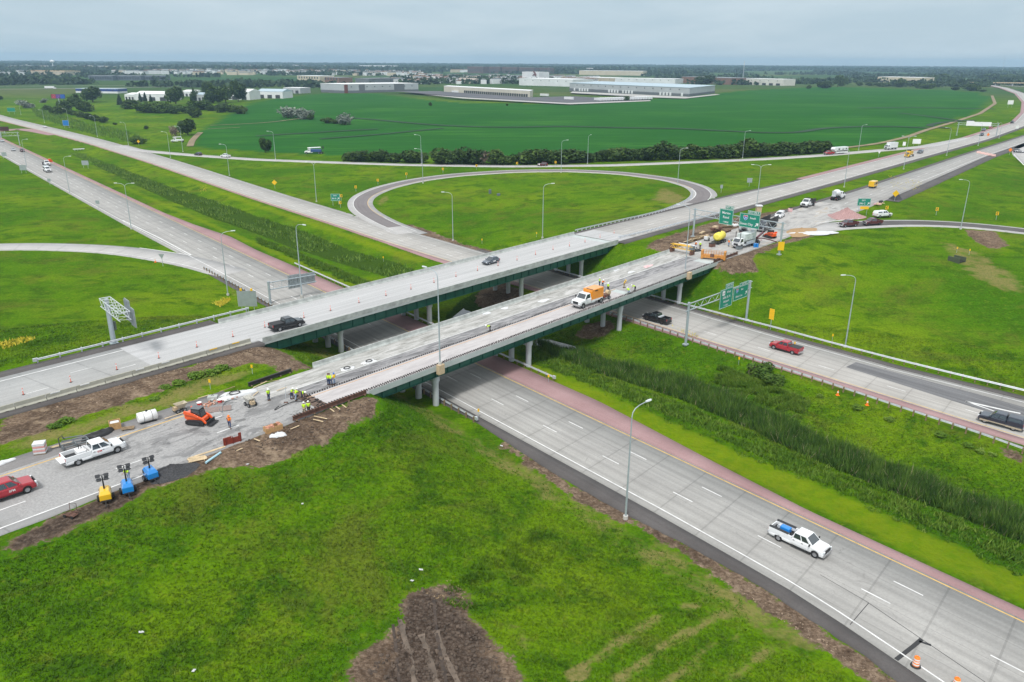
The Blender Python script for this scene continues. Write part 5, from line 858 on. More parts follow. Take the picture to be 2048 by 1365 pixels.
def drum(parent, x0, x1, z0, z1, R_, mat, name='mixer_drum'):
    k = [(0, .35), (.12, .75), (.32, 1), (.6, 1), (.85, .7), (1, .42)]; n = 18; MB().loft([[(x0 + (x1 - x0) * t, R_ * q * math.cos(2 * math.pi * i / n), z0 + (z1 - z0) * t + R_ * q * math.sin(2 * math.pi * i / n)) for i in range(n)] for t, q in k], 0, True).build(name, mat, parent)
mt, xc, f = truck('mixer_truck', 'white concrete mixer truck standing on the closed carriageway verge', put(1675, 399, 7.02), D_UP, 'white', 8.6, axles=4); drum(mt, xc - .2, -f + .5, 2.1, 2.6, 1.15, PAINT['white']); MB().box((-f + .5, 0, 2.3), (.5, 1.2, 1.8)).build('hopper', M_GALV, mt); MB().box((-f - .2, .2, 1.5), (.9, .4, .15), ry=.5).build('chute', M_GALV, mt)
vm, xc, f = truck('volumetric_mixer', 'large white concrete mixer with tall tanks and a chute, in the work zone', put(1493, 492, 7.02), D_DN - .1, 'white', 10.2, axles=4, hood=False)
q = MB(); q.prism([(-1.2, 1.9), (-1.2, 3.4), (1.2, 3.4), (1.2, 1.9), (.5, 1.15), (-.5, 1.15)], lambda u, v, k: ((xc - .4, xc - 5.2)[k], u, v)); q.build('aggregate_hopper', M('dusty_white', (.55, .60, .58), .7, var=.25, scale=1.5), vm); MB().tube([(xc - 5.9, 0, 1.2), (xc - 5.9, 0, 3.9)], .75, 14).build('cement_silo', M_GALV, vm); MB().box((xc - 3, 1.25, 1.2), (4, .1, .8)).build('side_platform', M_GALV, vm)
MB().tube([(-f + .6, 0, 1.4), (-f - 2.2, 0, 2.4)], .28, 10).build('auger', PAINT['maroon'], vm); [MB().box((f - .5 - i * .5, s * .8, 3.3), (.12, .12, 1.6)).build('exhaust', M_TRIM, vm) for i, s in ((0, 1), (1, -1))]
sm, xc, f = truck('dump_semi', 'black truck with a dark trailer parked behind the work zone signs', put(1533, 458, 7.02), D_DN + .1, 'navy', 11.5, axles=4); q = MB(); q.prism([(-1.2, 1.25), (1.2, 1.25), (1.25, 3.1), (1.1, 3.1), (1.05, 1.4), (-1.05, 1.4), (-1.1, 3.1), (-1.25, 3.1)], lambda u, v, k: ((xc - .4, -f)[k], u, v)); q.build('trailer_box', M_TRIM, sm)
ht, xc, f = truck('mixer_truck', 'white concrete mixer truck with a raised cone, left of the volumetric mixer', put(1487, 466, 7.02), D_UP + .5, 'white', 8.2, axles=3); drum(ht, xc - .1, -f + .3, 2.0, 3.0, 1.2, M_SW)
bt, xc, f = truck('box_truck', 'white box truck on the diagonal ramp near the merge', *((lambda q: (q[0], q[1] + math.pi))(onG(1777, 299))), 'white', 8.4, hood=False); q = MB(); q.box((xc - .1 - (xc + f) / 2 + .05, 0, 2.35), (xc + f - .1, 2.45, 2.7)); q.build('cargo_box', PAINT['white'], bt, bev=.03)
p_, h_ = onG(1658, 310); car('pickup_truck', 'red pickup towing a white camper on the diagonal ramp', 'pickup', 'red', p_, h_ + math.pi, detail=False)
p2, _ = onG(1679, 308); cv = thing('camper_trailer', 'white camper trailer with a dark stripe towed by the red pickup', 'camper', p2, h_ + math.pi); q = MB(); q.prism([(-4.4, .55), (3.8, .55), (4.3, 1.5), (5.4, 1.9), (5.6, 2.6), (5.0, 3.4), (-4.3, 3.5)], lambda u, v, k: (u, (-1.2, 1.2)[k], v)); q.build('camper_body', PAINT['white'], cv, bev=.05)
for s in (-1, 1): MB().box((0, s * 1.21, 1.55), (8, .02, .5)).build('stripe', M_TRIM, cv); [MB().box((x, s * 1.22, 2.5), (1.1, .03, .7)).build('window', M_GLASS, cv) for x in (-3, -.6, 2.2)]; [wheel(cv, x, s * 1.05, .36, .22) for x in (-1.4, -.5)]
yt, xc, f = truck('yellow_truck', 'yellow work truck on the far upper road', put(1818, 314, 7.02), hC(1818, 314) + math.pi, 'yellow', 8.6, hood=False); q = MB(); q.box((xc - 2.4, 0, 2.1), (4.2, 2.2, 1.7)); q.build('work_body', PAINT['yellow'], yt, bev=.06); MB().box((xc - 1.2, 0, 3.2), (.3, 1.8, .7)).build('arrow_board', M_TRIM, yt)
bu, xc, f = truck('bucket_truck', 'white bucket truck parked by the dark tree at the field corner', gp(356, 285), math.pi * 1.02, 'white', 8.2); q = MB(); q.box((xc - 2.2, 0, 1.5), (4.2, 2.2, .9)); q.build('service_body', PAINT['white'], bu, bev=.03); MB().tube([(xc - 3.4, 0, 1.9), (xc - 3.2, 0, 3.4), (f - 1.2, 0, 3.1)], .22, 8).build('boom', PAINT['white'], bu)
dr, xc, f = truck('drill_rig', 'white cab truck with a blue and white rig at the field edge', gp(629, 308), math.pi, 'white', 10.5, axles=3); q = MB(); q.box((xc - 3, 0, 1.8), (5.6, 2.2, 1.4)); q.build('rig_body', M('rig_blue', (.03, .08, .22), .5), dr, bev=.04); MB().tube([(xc - 5.6, 0, 3.5), (f - 1.6, 0, 3.1)], .3, 8).build('mast', PAINT['white'], dr); MB().box((-f + .3, 0, 3.3), (.5, .9, 1.6)).build('mast_foot', M_TRIM, dr)
fb, xc, f = truck('flatbed_truck', 'white flatbed truck with a red load on the left lanes', put(93, 331, .02), hA + math.pi, 'white', 8.6); MB().box((xc - 2.7, 0, 1.2), (5.2, 2.4, .16)).build('flatbed', M_TRIM, fb); q = thing('load', 'orange red machine loaded on the flatbed truck at left', 'machine', (fb.location.x + .8, fb.location.y + 1.6, 1.3), 1); MB().box((0, 0, .55), (2.6, 1.5, .9)).box((.3, 0, 1.3), (1.1, 1.2, .7)).build('machine_body', PAINT['skid'], q, bev=.05)
b2, xc, f = truck('box_truck', 'white service truck with dark side bins beside the flatbed on the left lanes', put(95, 344, .02), hA + math.pi, 'white', 7.4); MB().box((xc - 1.9, 0, 1.8), (3.6, 2.2, 1.5)).build('service_body', PAINT['white'], b2, bev=.03); [MB().box((xc - 1.9, s * 1.11, 2.0), (3.2, .03, .7)).build('side_bin', M_TRIM, b2) for s in (-1, 1)]
tr_, xc, f = truck('semi_truck', 'white semi trailer on the distant road at far left', gp(101, 178), .05, 'white', 19, axles=3); MB().box((xc - 7.6, 0, 2.6), (14.4, 2.6, 2.8)).build('trailer', PAINT['white'], tr_)
# tracked loaders
def skid(label, loc, rz):
    o = thing('track_loader', label, 'loader', loc, rz); m = PAINT['skid']; b = MB(); b.prism([(-1.5, .75), (-1.45, 1.45), (-.9, 1.55), (-.2, 1.2), (1.0, .95), (1.1, .5), (-1.3, .5)], lambda u, v, k: (u, (-.62, .62)[k], v)); b.build('body', m, o, bev=.05)
    for s in (-1, 1):
        t = MB(); pr = [(1.25 * math.cos(a) + (.0), .36 + .34 * math.sin(a)) for a in np.linspace(0, 2 * math.pi, 20, endpoint=False)]; pr = [(max(-1.3, min(1.2, u * 1.35)), v) for u, v in pr]; t.prism(pr, lambda u, v, k: (u, s * (.62 + .40 * k), v)); t.build('track', M_TYRE, o); MB().box((-.1, s * 1.03, .38), (1.5, .03, .26)).build('track_frame', M_RIMD, o)
        a = MB(); a.prism([(-1.6, 1.5), (-1.4, 1.85), (-.2, 1.55), (1.1, 1.0), (1.55, .45), (1.35, .35), (.9, .85), (-.4, 1.3), (-1.35, 1.35)], lambda u, v, k: (u, s * (.66 + .18 * k), v)); a.build('lift_arm', m, o, bev=.02)
    c = MB(); B, T_ = house(c, -.75, -.65, .55, .75, 1.05, 2.05, 1.15, 1.0); co = c.build('cab', M_TRIM, o, bev=.02); window(co, [B[0], B[1], T_[1], T_[0]], .1, .9, .2, .92); window(co, [B[2], B[3], T_[3], T_[2]], .1, .9, .2, .92); window(co, [B[1], B[2], T_[2], T_[1]], .1, .9, .1, .9, 'windshield'); MB().box((-.1, 0, 2.13), (1.35, 1.12, .08)).build('roof', M('loader_roof', (.13, .14, .15), .5), o, bev=.03)
    k = MB(); k.box((1.65, 0, .42), (.08, 1.7, .55)); k.box((1.95, 0, .2), (.55, 1.7, .07)); k.build('bucket_plate', M_TRIM, o); MB().box((-1.55, 0, 1.0), (.18, 1.1, .7)).build('rear_door', m, o, bev=.04); return o
skid('orange red track loader with a dark roof on the near carriageway at left', put(399, 846, ZD + .02), BR - 1.05); skid('orange red track loader in the work zone beyond the sand pile', put(1540, 476, 7.02), BR + 1.2)
# ---------------------------------------------------------------- people
M_SKIN = M('skin', (.38, .22, .15), .6); M_LIME = M('hi_vis_lime', (.50, .80, .02), .6, var=.08); M_ORV = M('hi_vis_orange', (.95, .22, .02), .6, var=.08); M_YSH = M('yellow_shirt', (.85, .55, .02), .7); M_JEAN = M('blue_jeans', (.04, .065, .14), .8); M_LJEAN = M('light_jeans', (.28, .36, .48), .8); M_KHAKI = M('khaki_trousers', (.36, .29, .19), .8); M_BLK = M('black_trousers', (.018, .018, .022), .8); M_BOOT = M('brown_boots', (.09, .05, .03), .7); M_HATW = M('white_helmet', (.82, .82, .80), .35); M_HATB = M('blue_helmet', (.03, .16, .55), .35); M_HATK = M('brown_helmet', (.12, .07, .04), .4)
def skinbake(name, V, E, R_, mat, sub=1):
    me = bpy.data.meshes.new(name); me.from_pydata(V, E, []); o = bpy.data.objects.new(name, me); COL.objects.link(o)
    o.modifiers.new('skin', 'SKIN'); sv = me.skin_vertices[0].data
    for i, r in enumerate(R_): sv[i].radius = (r, r); sv[i].use_root = i == 0
    o.modifiers.new('sub', 'SUBSURF').levels = sub; bpy.context.view_layer.update(); m2 = bpy.data.meshes.new_from_object(o.evaluated_get(bpy.context.evaluated_depsgraph_get())); m2.name = name; bpy.data.objects.remove(o); m2.materials.clear(); m2.materials.append(mat)
    m2.polygons.foreach_set('use_smooth', np.ones(len(m2.polygons), bool)); return m2
def pose(lean=0, knee=0, arm=((.05, .0), (.05, .0)), step=0, crouch=0):
    hipz = .92 - crouch; P = [Vector((0, 0, hipz))]; c, s = math.cos(lean), math.sin(lean); up = lambda u, y=0, f=0: Vector((u * s + f * c, y, hipz + u * c - f * s))
    J = dict(pelvis=Vector((0, 0, hipz)), belly=up(.16), chest=up(.38), neck=up(.56), head=up(.68, 0, .02 + lean * .03), crown=up(.80, 0, .02), nose=up(.70, 0, .12))
    for k, y in (('l', 1), ('r', -1)):
        J['sh' + k] = up(.48, .19 * y); sw, fw = arm[0 if y > 0 else 1]; a = -math.pi / 2 + sw; e = J['sh' + k] + Vector((.29 * math.cos(a), .04 * y, .29 * math.sin(a))); J['el' + k] = e; a2 = a + fw; w = e + Vector((.25 * math.cos(a2), 0, .25 * math.sin(a2))); J['wr' + k] = w; d = Vector((math.cos(a2), 0, math.sin(a2))); J['pa' + k] = w + d * .07
        q = Vector((-d.z, 0, d.x))
        for i, (o_, l) in enumerate(((-.03, .075), (-.01, .09), (.01, .085), (.03, .065))): J[f'f{i}{k}'] = w + d * (.07 + l) + Vector((0, o_, 0)) + q * .015
        J['th' + k] = w + d * .06 + q * .06 + Vector((0, -y * .02, 0))
        st = step * y; J['hp' + k] = Vector((0, .10 * y, hipz - .06)); J['kn' + k] = Vector((st * .6 + crouch * .5, .11 * y, .50 - crouch * .4)); J['an' + k] = Vector((st - crouch * .1, .11 * y, .08)); J['to' + k] = J['an' + k] + Vector((.17, .02 * y, -.04))
    return J
RAD = dict(pelvis=.13, belly=.125, chest=.15, neck=.055, head=.095, crown=.075, nose=.02, sh=.065, el=.045, wr=.03, pa=.035, hp=.10, kn=.062, an=.045, to=.04, th=.011, f=.010)
def rad(k): return RAD.get(k, RAD.get(k[:2], RAD['f']))
BONES = [('pelvis', 'belly'), ('belly', 'chest'), ('chest', 'neck'), ('neck', 'head'), ('head', 'crown'), ('head', 'nose')] + [b_ for k in 'lr' for b_ in (('chest', 'sh' + k), ('sh' + k, 'el' + k), ('el' + k, 'wr' + k), ('wr' + k, 'pa' + k), ('wr' + k, 'th' + k), ('pelvis', 'hp' + k), ('hp' + k, 'kn' + k), ('kn' + k, 'an' + k), ('an' + k, 'to' + k), *(('pa' + k, f'f{i}{k}') for i in range(4)))]
def sub(name, J, keys, mat, grow, root):
    ks = [root] + [k for k in keys if k != root]; ix = {k: i for i, k in enumerate(ks)}; return skinbake(name, [J[k] for k in ks], [(ix[a], ix[b_]) for a, b_ in BONES if a in ix and b_ in ix], [rad(k) + grow for k in ks], mat)
POSES = {'stand': pose(), 'bend': pose(1.15, 0, ((.35, .1), (.25, .25)), .12), 'work': pose(.35, 0, ((.75, .5), (.6, .7)), .10), 'walk': pose(.06, 0, ((.4, .3), (-.35, .25)), .24), 'crouch': pose(.75, 0, ((.6, .3), (.7, .3)), .12, .38)}
_pm = {}
for k_, J in POSES.items():
    allk = list(J); body = sub('body', J, allk, M_SKIN, 0, 'pelvis'); hd = J['head']; 
    vest = sub('vest', J, ['pelvis', 'belly', 'chest', 'shl', 'shr', 'ell', 'elr'], M_LIME, .028, 'chest')
    legs = sub('trousers', J, ['pelvis', 'hpl', 'hpr', 'knl', 'knr', 'anl', 'anr'], M_JEAN, .022, 'pelvis'); b_ = MB()
    for s in 'lr': a, t_ = J['an' + s], J['to' + s]; b_.loft([[(a.x + u, a.y + v * w, z) for v, z in ((-1, 0), (1, 0), (1, h), (-1, h))] for u, w, h in ((-.09, .05, .15), (.04, .055, .16), (.14, .06, .09), (.22, .04, .05))])
    h_ = MB(); cz = J['crown']; h_.ball((cz.x, 0, cz.z - .03), .135, 12, 6, 0, (1.1, 1, .85)); h_.tube([(cz.x + .02, 0, cz.z - .07), (cz.x + .03, 0, cz.z - .05)], [.175, .16], 14); ey = MB(); [ey.ball((hd.x + .088, s * .035, hd.z + .05), .013, 6, 4) for s in (-1, 1)]; ey.box((hd.x + .092, 0, hd.z - .035), (.01, .045, .012))
    _pm[k_] = (body, vest, legs, b_.mesh('boots', M_BOOT), h_, ey.mesh('face_marks', M_SK))
_tint = {}
def tint(me, mat):
    key = (me.name, mat.name)
    if key not in _tint: c = me.copy(); c.materials.clear(); c.materials.append(mat); _tint[key] = c
    return _tint[key]
def person(label, loc, rz, ps='stand', top=M_LIME, leg=M_JEAN, hat=M_HATW, group='road workers in high visibility clothing'):
    body, vest, legs, boots, hb_, ey = _pm[ps]; o = bpy.data.objects.new('person', body); COL.objects.link(o); o.location = loc; o.rotation_euler.z = rz; tag(o, label, 'person', group)
    for nm, me in (('vest', tint(vest, top)), ('trousers', tint(legs, leg)), ('boots', boots), ('face', ey)):
        c = bpy.data.objects.new(nm, me); COL.objects.link(c); c.parent = o
    h_ = hb_.build('helmet', hat, o); return o
zd = ZD + .05
for px, py, rz, ps, top, leg, hat, lab in (
    (657, 770, 1.2, 'stand', M_LIME, M_JEAN, M_HATK, 'worker in lime vest and brown helmet facing away on the near bridge'), (662, 770.5, 2.4, 'work', M_LIME, M_JEAN, M_HATK, 'worker half hidden in front of the brown helmet worker on the near bridge'), (669, 769, 2.6, 'stand', M_YSH, M_LJEAN, M_HATB, 'worker in yellow shirt and blue helmet on the near bridge'),
    (538, 801, -.6, 'stand', M_LIME, M_JEAN, M_HATW, 'worker in lime vest standing alone between the cement buggy and the bridge joint'), (584, 798, -.4, 'work', M_LIME, M_JEAN, M_HATW, 'worker in lime vest leaning over the bridge joint, left of three'), (592, 801, .8, 'work', M_LIME, M_LJEAN, M_HATW, 'worker in lime vest and light jeans at the bridge joint, middle of three'), (606, 797, -.8, 'bend', M_LIME, M_JEAN, M_HATW, 'worker bent over the bridge joint, right of three'),
    (609, 829, 1.4, 'stand', M_LIME, M_KHAKI, M_HATW, 'worker in khaki trousers with back turned by the rusty rail'), (618, 827, 1.7, 'stand', M_LIME, M_BLK, M_HATW, 'worker in black trousers beside the khaki one by the rusty rail'), (460, 856, -1.3, 'walk', M_ORV, M_JEAN, M_SO, 'worker in an orange vest walking beside the orange track loader'), (980, 663, 3.6, 'bend', M_LIME, M_BLK, M_HATW, 'worker bent double alone in the middle of the near bridge'), (258, 961, -1.7, 'work', M_LIME, M_LJEAN, M_HATW, 'worker in lime vest standing behind the blue light tower'),
    (1199, 572, .4, 'stand', M_LIME, M_JEAN, M_HATW, 'worker in lime vest farthest behind the orange unit truck'), (1205, 575, -1.2, 'work', M_ORV, M_JEAN, M_HATW, 'worker in an orange vest behind the orange unit truck'), (1216, 583, -2.2, 'stand', M_LIME, M_BLK, M_HATW, 'worker in lime vest beside the rusty hose cart'), (1248, 576, -.6, 'work', M_YSH, M_KHAKI, M_YSH, 'worker in all yellow on the fresh slab behind the hose cart'), (1258, 587, 2.2, 'crouch', M_LIME, M_LJEAN, M_HATW, 'worker crouching at the near bridge edge'), (1270, 582.5, 2.8, 'bend', M_LIME, M_BLK, M_HATW, 'worker stooping right of the crouching one at the bridge edge'),
    (1391, 497, -1, 'walk', M_ORV, M_JEAN, M_HATW, 'worker in an orange vest left of the lime one by the paving machine'), (1400, 498, -1.5, 'stand', M_LIME, M_BLK, M_HATW, 'worker in lime vest and black trousers by the paving machine'), (1442, 487, 2, 'work', M_ORV, M_JEAN, M_SO, 'worker in an orange vest at the yellow tank trailer'), (1457, 493, .5, 'stand', M_ORV, M_LJEAN, M_HATW, 'worker in a pale orange vest between the tank and the big mixer'), (1465, 492, .2, 'stand', M_LIME, M_LJEAN, M_HATW, 'worker in lime vest next to the cab of the big mixer')):
    x, y = at(px, py, zd); person(lab, (x, y, zd), rz, ps, top, leg, hat)
# ---------------------------------------------------------------- site equipment and clutter
def nthw(i): return ORDW[i]
ORDW = 'first second third fourth fifth sixth seventh eighth'.split()
def item(name, label, cat, px, py, z=None, rz=0., group=None):
    x, y, zz = gp(px, py) if z is None else (*at(px, py, z), z); return thing(name, label, cat, (x, y, zz + .012), rz, group)
zr = ZD + .012
def light_tower(label, px, py, col, rz, mh, sc=1.):
    o = item('light_tower', label, 'light tower', px, py, None, rz); m = PAINT[col]; b = MB(); b.loft([[(x, y, z) for x, y in ((-.85 * a, -.55 * a), (.85 * a, -.55 * a), (.85 * a, .55 * a), (-.85 * a, .55 * a))] for z, a in ((.45, 1), (1.05, 1.02), (1.4, .72))]); b.build('engine_cover', m, o, bev=.05); MB().box((0, 0, .42), (2.0, .9, .12)).tube([(.9, 0, .4), (2.1, 0, .38)], .06, 6).build('chassis', M_TRIM, o); [wheel(o, -.1, s * .72, .34, .2) for s in (-1, 1)]
    MB().tube([(0, 0, 1.3), (0, 0, mh)], [.09, .06], 8).build('mast', M_TRIM, o)
    for i, (y, z) in enumerate(((-.40, .05), (.40, .05), (-.34, -.40), (.34, -.36))): MB().box((.05, y, mh + z), (.22, .44, .36), ry=-.5).build('flood_lamp', M_RIMD, o, bev=.04)
    MB().box((.0, 0, mh + .1), (.06, 1.3, .06)).box((0, 0, mh - .45), (.06, 1.3, .06)).build('lamp_bar', M_TRIM, o)
    for s in (-1, 1): MB().box((-.55, s * .56, .9), (.45, .02, .4)).build('vent', M_TRIM, o)
    return o
light_tower('yellow light tower trailer on the road edge, leftmost of three', 213, 1001, 'yellow', -1.1, 2.9); light_tower('blue light tower trailer in the middle, with a worker behind it', 257, 986, 'blue', -1.05, 3.2); light_tower('blue light tower trailer beside the black gravel heap', 303, 959, 'blue', -.8, 2.6)
def pile(name, label, px, py, z, rx, ry, h, mat, rz=BR, seed=1):
    o = item(name, label, 'heap', px, py, z, rz); o['kind'] = 'thing'; r = np.random.default_rng(seed); n, m_ = 44, 14; mb = MB(); rings = []
    for i in range(m_ + 1):
        q = i / m_; rings.append([((1 - q) * rx * math.cos(a) * (1 + .16 * math.sin(3 * a + seed) + r.normal(0, .03)), (1 - q) * ry * math.sin(a) * (1 + .13 * math.sin(2 * a + 2 * seed) + r.normal(0, .03)), h * (q ** 1.25) * (1 + r.normal(0, .06)) - .05) for a in np.linspace(0, 2 * math.pi, n, endpoint=False)])
    mb.loft(rings, 0, True); mb.build('heap_surface', mat, o); return o
pile('gravel_heap', 'black gravel heap on the road edge right of the blue light tower', 343, 945, ZD - .1, 2.9, 1.9, 1.0, M('black_gravel', (.045, .045, .048), .9, var=.5, scale=6, bmp=.6), seed=2)
pile('sand_heap', 'tan sand heap spread on the closed road near the ramp', 1602, 464, 7, 7.5, 3.6, 1.1, M('tan_sand', (.36, .235, .12), .95, var=.15, scale=2, bmp=.3), seed=3); pile('gravel_heap', 'pinkish gravel heap before the EXIT 396 C sign', 1692, 433, 7, 6.3, 4.8, 2.6, M('pink_gravel', (.36, .22, .21), .95, var=.25, scale=3, bmp=.5), seed=5)
def sheet(name, label, px, py, z, rx, ry, mat, rz=0., h=.12, seed=1, ring=None):
    o = item(name, label, 'sheet', px, py, z, rz, ); r = np.random.default_rng(seed); n = 26; rad_ = 1 + .18 * np.sin(3 * np.linspace(0, 6.28, n) + seed) + r.normal(0, .09, n); mb = MB(); rings = []
    for q, hh in ((1, .0), (.93, h * .5), (.7, h), (.4, h * .6), (.05, h * .9)): rings.append([(q * rx * rad_[k] * math.cos(2 * math.pi * k / n), q * ry * rad_[k] * math.sin(2 * math.pi * k / n), hh + r.normal(0, h * .12)) for k in range(n)])
    mb.loft(rings, 0, True); mb.build('sheet_surface', mat, o)
    if ring: k = MB(); k.tube([(ring * math.cos(a), ring * .85 * math.sin(a), h + .06) for a in np.linspace(0, 2 * math.pi, 22)], .07, 6); k.build('hose_coil', M_TRIM, o)
    return o
M_SHT = M('white_sheeting', (.62, .63, .64), .6, var=.08, scale=3)
for i, (px, py, rx, ry, rg, lab) in enumerate(((694, 738, 1.15, .7, .5, 'white plastic patch with a black hose ring, nearest the bridge end'), (738, 724, 1.3, .75, .5, 'white plastic patch with a black hose ring, second from the bridge end'), (974, 627, 1.0, .5, None, 'white plastic patch by the parapet, first of two close together'), (1010, 617, .9, .55, None, 'white plastic patch by the parapet, second of two close together'), (1088, 602, 1.5, .65, None, 'wide white plastic patch at the curb left of the orange unit truck'), (1232, 541, 1.1, .45, None, 'small white plastic patch near the parapet behind the workers'), (1262, 545, 1.1, .5, None, 'white plastic patch at the stage curb behind the workers'))): sheet('plastic_sheet', lab, px, py, ZD + .045, rx, ry, M_SHT, BR, .1, i + 3, rg)
o = sheet('plastic_sheet', 'pink and white plastic patch near the yellow paving beam', 1296, 533, ZD + .045, 1.6, .6, M('pink_sheeting', (.70, .45, .45), .6, var=.25, scale=1.5), BR, .1, 21)
sheet('tarp', 'long crumpled white tarp beside the sand heap', 1631, 468, 7.0, 6.6, 1.5, M_SHT, .12, .5, 31); sheet('tarp', 'white tarp with black hose loops on the verge by the cement buggy', 470, 792, ZD, 2.6, 1.0, M_SHT, BR - .2, .4, 33, .7); sheet('tarp', 'white sheet fallen below the wooden box', 558, 872, None, 1.0, .6, M_SHT, .4, .3, 35); sheet('tarp', 'black tarp heaped behind the white parked pickup', 201, 871, ZD, 1.9, .6, M_TRIM, BR + .1, .55, 37); sheet('plastic_sheet', 'crumpled white plastic at the left photo edge on the verge', 8, 926, ZD, 1.1, .45, M_SHT, BR, .2, 39)
def boards(name, label, px, py, z, rz, n, l, w, mat, layers=1, cross=True, cat='lumber', gap=1.35):
    o = item(name, label, cat, px, py, z, rz); 
    for k in range(layers):
        mb = MB(); [mb.box((random.uniform(-.06, .06), (i - (n - 1) / 2) * w * gap, .14 + .05 + k * .12), (l, w, .04)) for i in range(n)]; mb.build('board_layer', mat, o)
    if cross: [MB().box((x, 0, .06), (.09, n * w * gap, .12)).build('bearer', mat, o) for x in (-l * .35, l * .35)]
    return o
boards('pallet', 'pale slatted pallet lying on the earth below the near carriageway', 395, 921, None, .5, 5, 2.0, .16, M_LUM); boards('pallet', 'small brown pallet beside the wooden crate on the verge', 256, 859, ZD, .35, 5, 1.5, .13, M_WOOD); boards('lumber_stack', 'thin planks stacked on the verge behind the white pickup', 124, 893, ZD, BR - .2, 3, 2.3, .12, M_LUM, cross=False); boards('lumber_stack', 'long planks lying along the road edge left of the red form', 415, 908, None, BR - .08, 2, 4.4, .14, M_LUM, cross=False)
for px, py, rz, l, lab in ((514, 883, -.6, 1.1, 'short board alone on the earth right of the red form'), (480, 902, .9, .8, 'stub of board on the earth under the red form'), (641, 838, -.4, 2.0, 'board lying on the earth below the rusty rail'), (636, 844, -.45, 1.6, 'second board just under the one below the rusty rail'), (590, 858, .9, 1.3, 'board tilted in the debris right of the wooden box'), (353, 833, BR, 3.0, 'plank along the yellow line behind the track loader'), (664, 823, -.9, 1.2, 'stake board at the form line, left one'), (676, 819, -.9, 1.2, 'stake board at the form line, middle one'), (688, 815, -.9, 1.2, 'stake board at the form line, right one')): boards('board', lab, px, py, None if px > 360 else ZD, rz, 1, l, .16, M_LUM, cross=False)
o = item('pipe', 'pale blue pipe lying on the earth below the pallet boards', 'pipe', 427, 918, None, 1.25); MB().tube([(-1.3, 0, .15), (1.3, 0, .15)], .14, 10).build('pipe_tube', M('pale_blue_pipe', (.38, .58, .66), .4), o)
o = item('wooden_box', 'open wooden box full of rubble at the road edge', 'crate', 550, 864, None, BR - .1); MB().box((0, 0, .35), (2.2, .06, .7)).box((0, .9, .35), (2.2, .06, .7)).box((1.07, .45, .35), (.06, .9, .68)).box((-1.07, .45, .35), (.06, .9, .68)).build('box_side', M('plywood', (.45, .27, .12), .8, var=.2), o); q = MB(); [q.box((random.uniform(-.9, .9), random.uniform(.1, .8), .65 + random.uniform(-.1, .12)), (.35, .28, .22), rz=random.uniform(0, 3)) for _ in range(14)]; q.build('broken_bricks', M('brick_rubble', (.50, .25, .17), .9, var=.3), o)
o = item('steel_form', 'dark red steel form panel standing on the road edge', 'form panel', 466, 889, None, BR - .15); q = MB(); q.prism([(-1.1, 0), (1.1, 0), (1.1, 1.25), (.75, 1.25), (.75, .85), (-.1, .85), (-.1, 1.1), (-1.1, 1.1)], lambda u, v, k: (u, (-.04, .04)[k], v)); q.build('panel', M('red_oxide', (.22, .035, .02), .6, var=.25), o); [MB().box((x, -.1, .55), (.08, .16, 1.05)).build('rib', M('red_oxide'), o) for x in (-.9, 0, .9)]; [MB().box((x, .3, .2), (.06, .7, .06)).build('foot', M_RUST, o) for x in (-.9, .9)]
def ibeam(name, label, a, b_, z, h, w, mat, ties=0):
    P, Q = np.array(at(*a, z)), np.array(at(*b_, z)); l = float(np.hypot(*(Q - P))); o = thing(name, label, 'steel beam', (*P, z), math.atan2(*(Q - P)[::-1])); MB().box((l / 2, 0, h / 2 + .12), (l, .04, h - .06)).box((l / 2, 0, h + .1), (l, w, .05)).box((l / 2, 0, .14), (l, w, .05)).build('beam', mat, o); [MB().box((x, 0, .055), (.2, w * 2, .11)).build('block', M_WOOD, o) for x in np.linspace(.4, l - .4, 5)]
    if ties: [MB().box((x, 0, h + .2), (.06, w * 1.3, .12)).build('saddle', M_REBAR, o) for x in np.linspace(.3, l - .3, ties)]
    return o
ibeam('screed_rail', 'long rusty rail beam along the near bridge end with saddles', (586, 843), (733, 789), ZD, .55, .3, M_RUST, 26); ibeam('steel_beam', 'dark steel beam lying on the verge before the far parapet of the near bridge', (497, 774), (583, 745), ZD - .1, .5, .3, M('dark_steel', (.035, .03, .03), .7)); ibeam('screed_rail', 'dark rail beam at the far end of the near bridge', (1427, 526), (1475, 509), ZD, .5, .28, M_RUST, 8); ibeam('steel_beam', 'grey rail beam beside the paving machine, lying on the verge', (1338, 500), (1385, 483), ZD, .35, .25, M('dark_steel'))
MB2 = item('bridge_joint', 'brown exposed joint strip across the near carriageway end', 'joint', 618, 800, ZD + .0, BR); MB().box((0, 0, .02), (1.7, 7.4, .06)).build('joint_strip', M('exposed_brown_joint', (.13, .09, .07), .9, var=.35, scale=2), MB2); q = MB(); [q.box((random.uniform(-.7, .7), random.uniform(-3.5, 3.5), .12), (.5, .06, .12), rz=random.uniform(-.4, .4)) for _ in range(30)]; q.build('rebar_mat', M_REBAR, MB2)
def buggy(label, px, py, rz, col):
    o = item('concrete_buggy', label, 'concrete buggy', px, py, ZD, rz); q = MB(); q.loft([[(x, y, z) for x, y in ((-.6 * a, -.45 * b_), (.7 * a, -.45 * b_), (.7 * a, .45 * b_), (-.6 * a, .45 * b_))] for z, a, b_ in ((.55, .6, .8), (1.15, 1.2, 1.15), (1.08, 1.12, 1.05), (.65, .55, .7))], 0); q.build('hopper', col, o, bev=.02); MB().box((-.7, 0, .6), (.6, .6, .5)).build('engine', M_TAN, o, bev=.05); MB().tube([(-.9, .25, .8), (-1.3, .25, 1.15), (-1.3, -.25, 1.15), (-.9, -.25, .8)], .03, 6).build('handle', M_TRIM, o); [wheel(o, x, s * .5, .28, .18) for x in (.3, -.6) for s in (-1, 1)]; return o
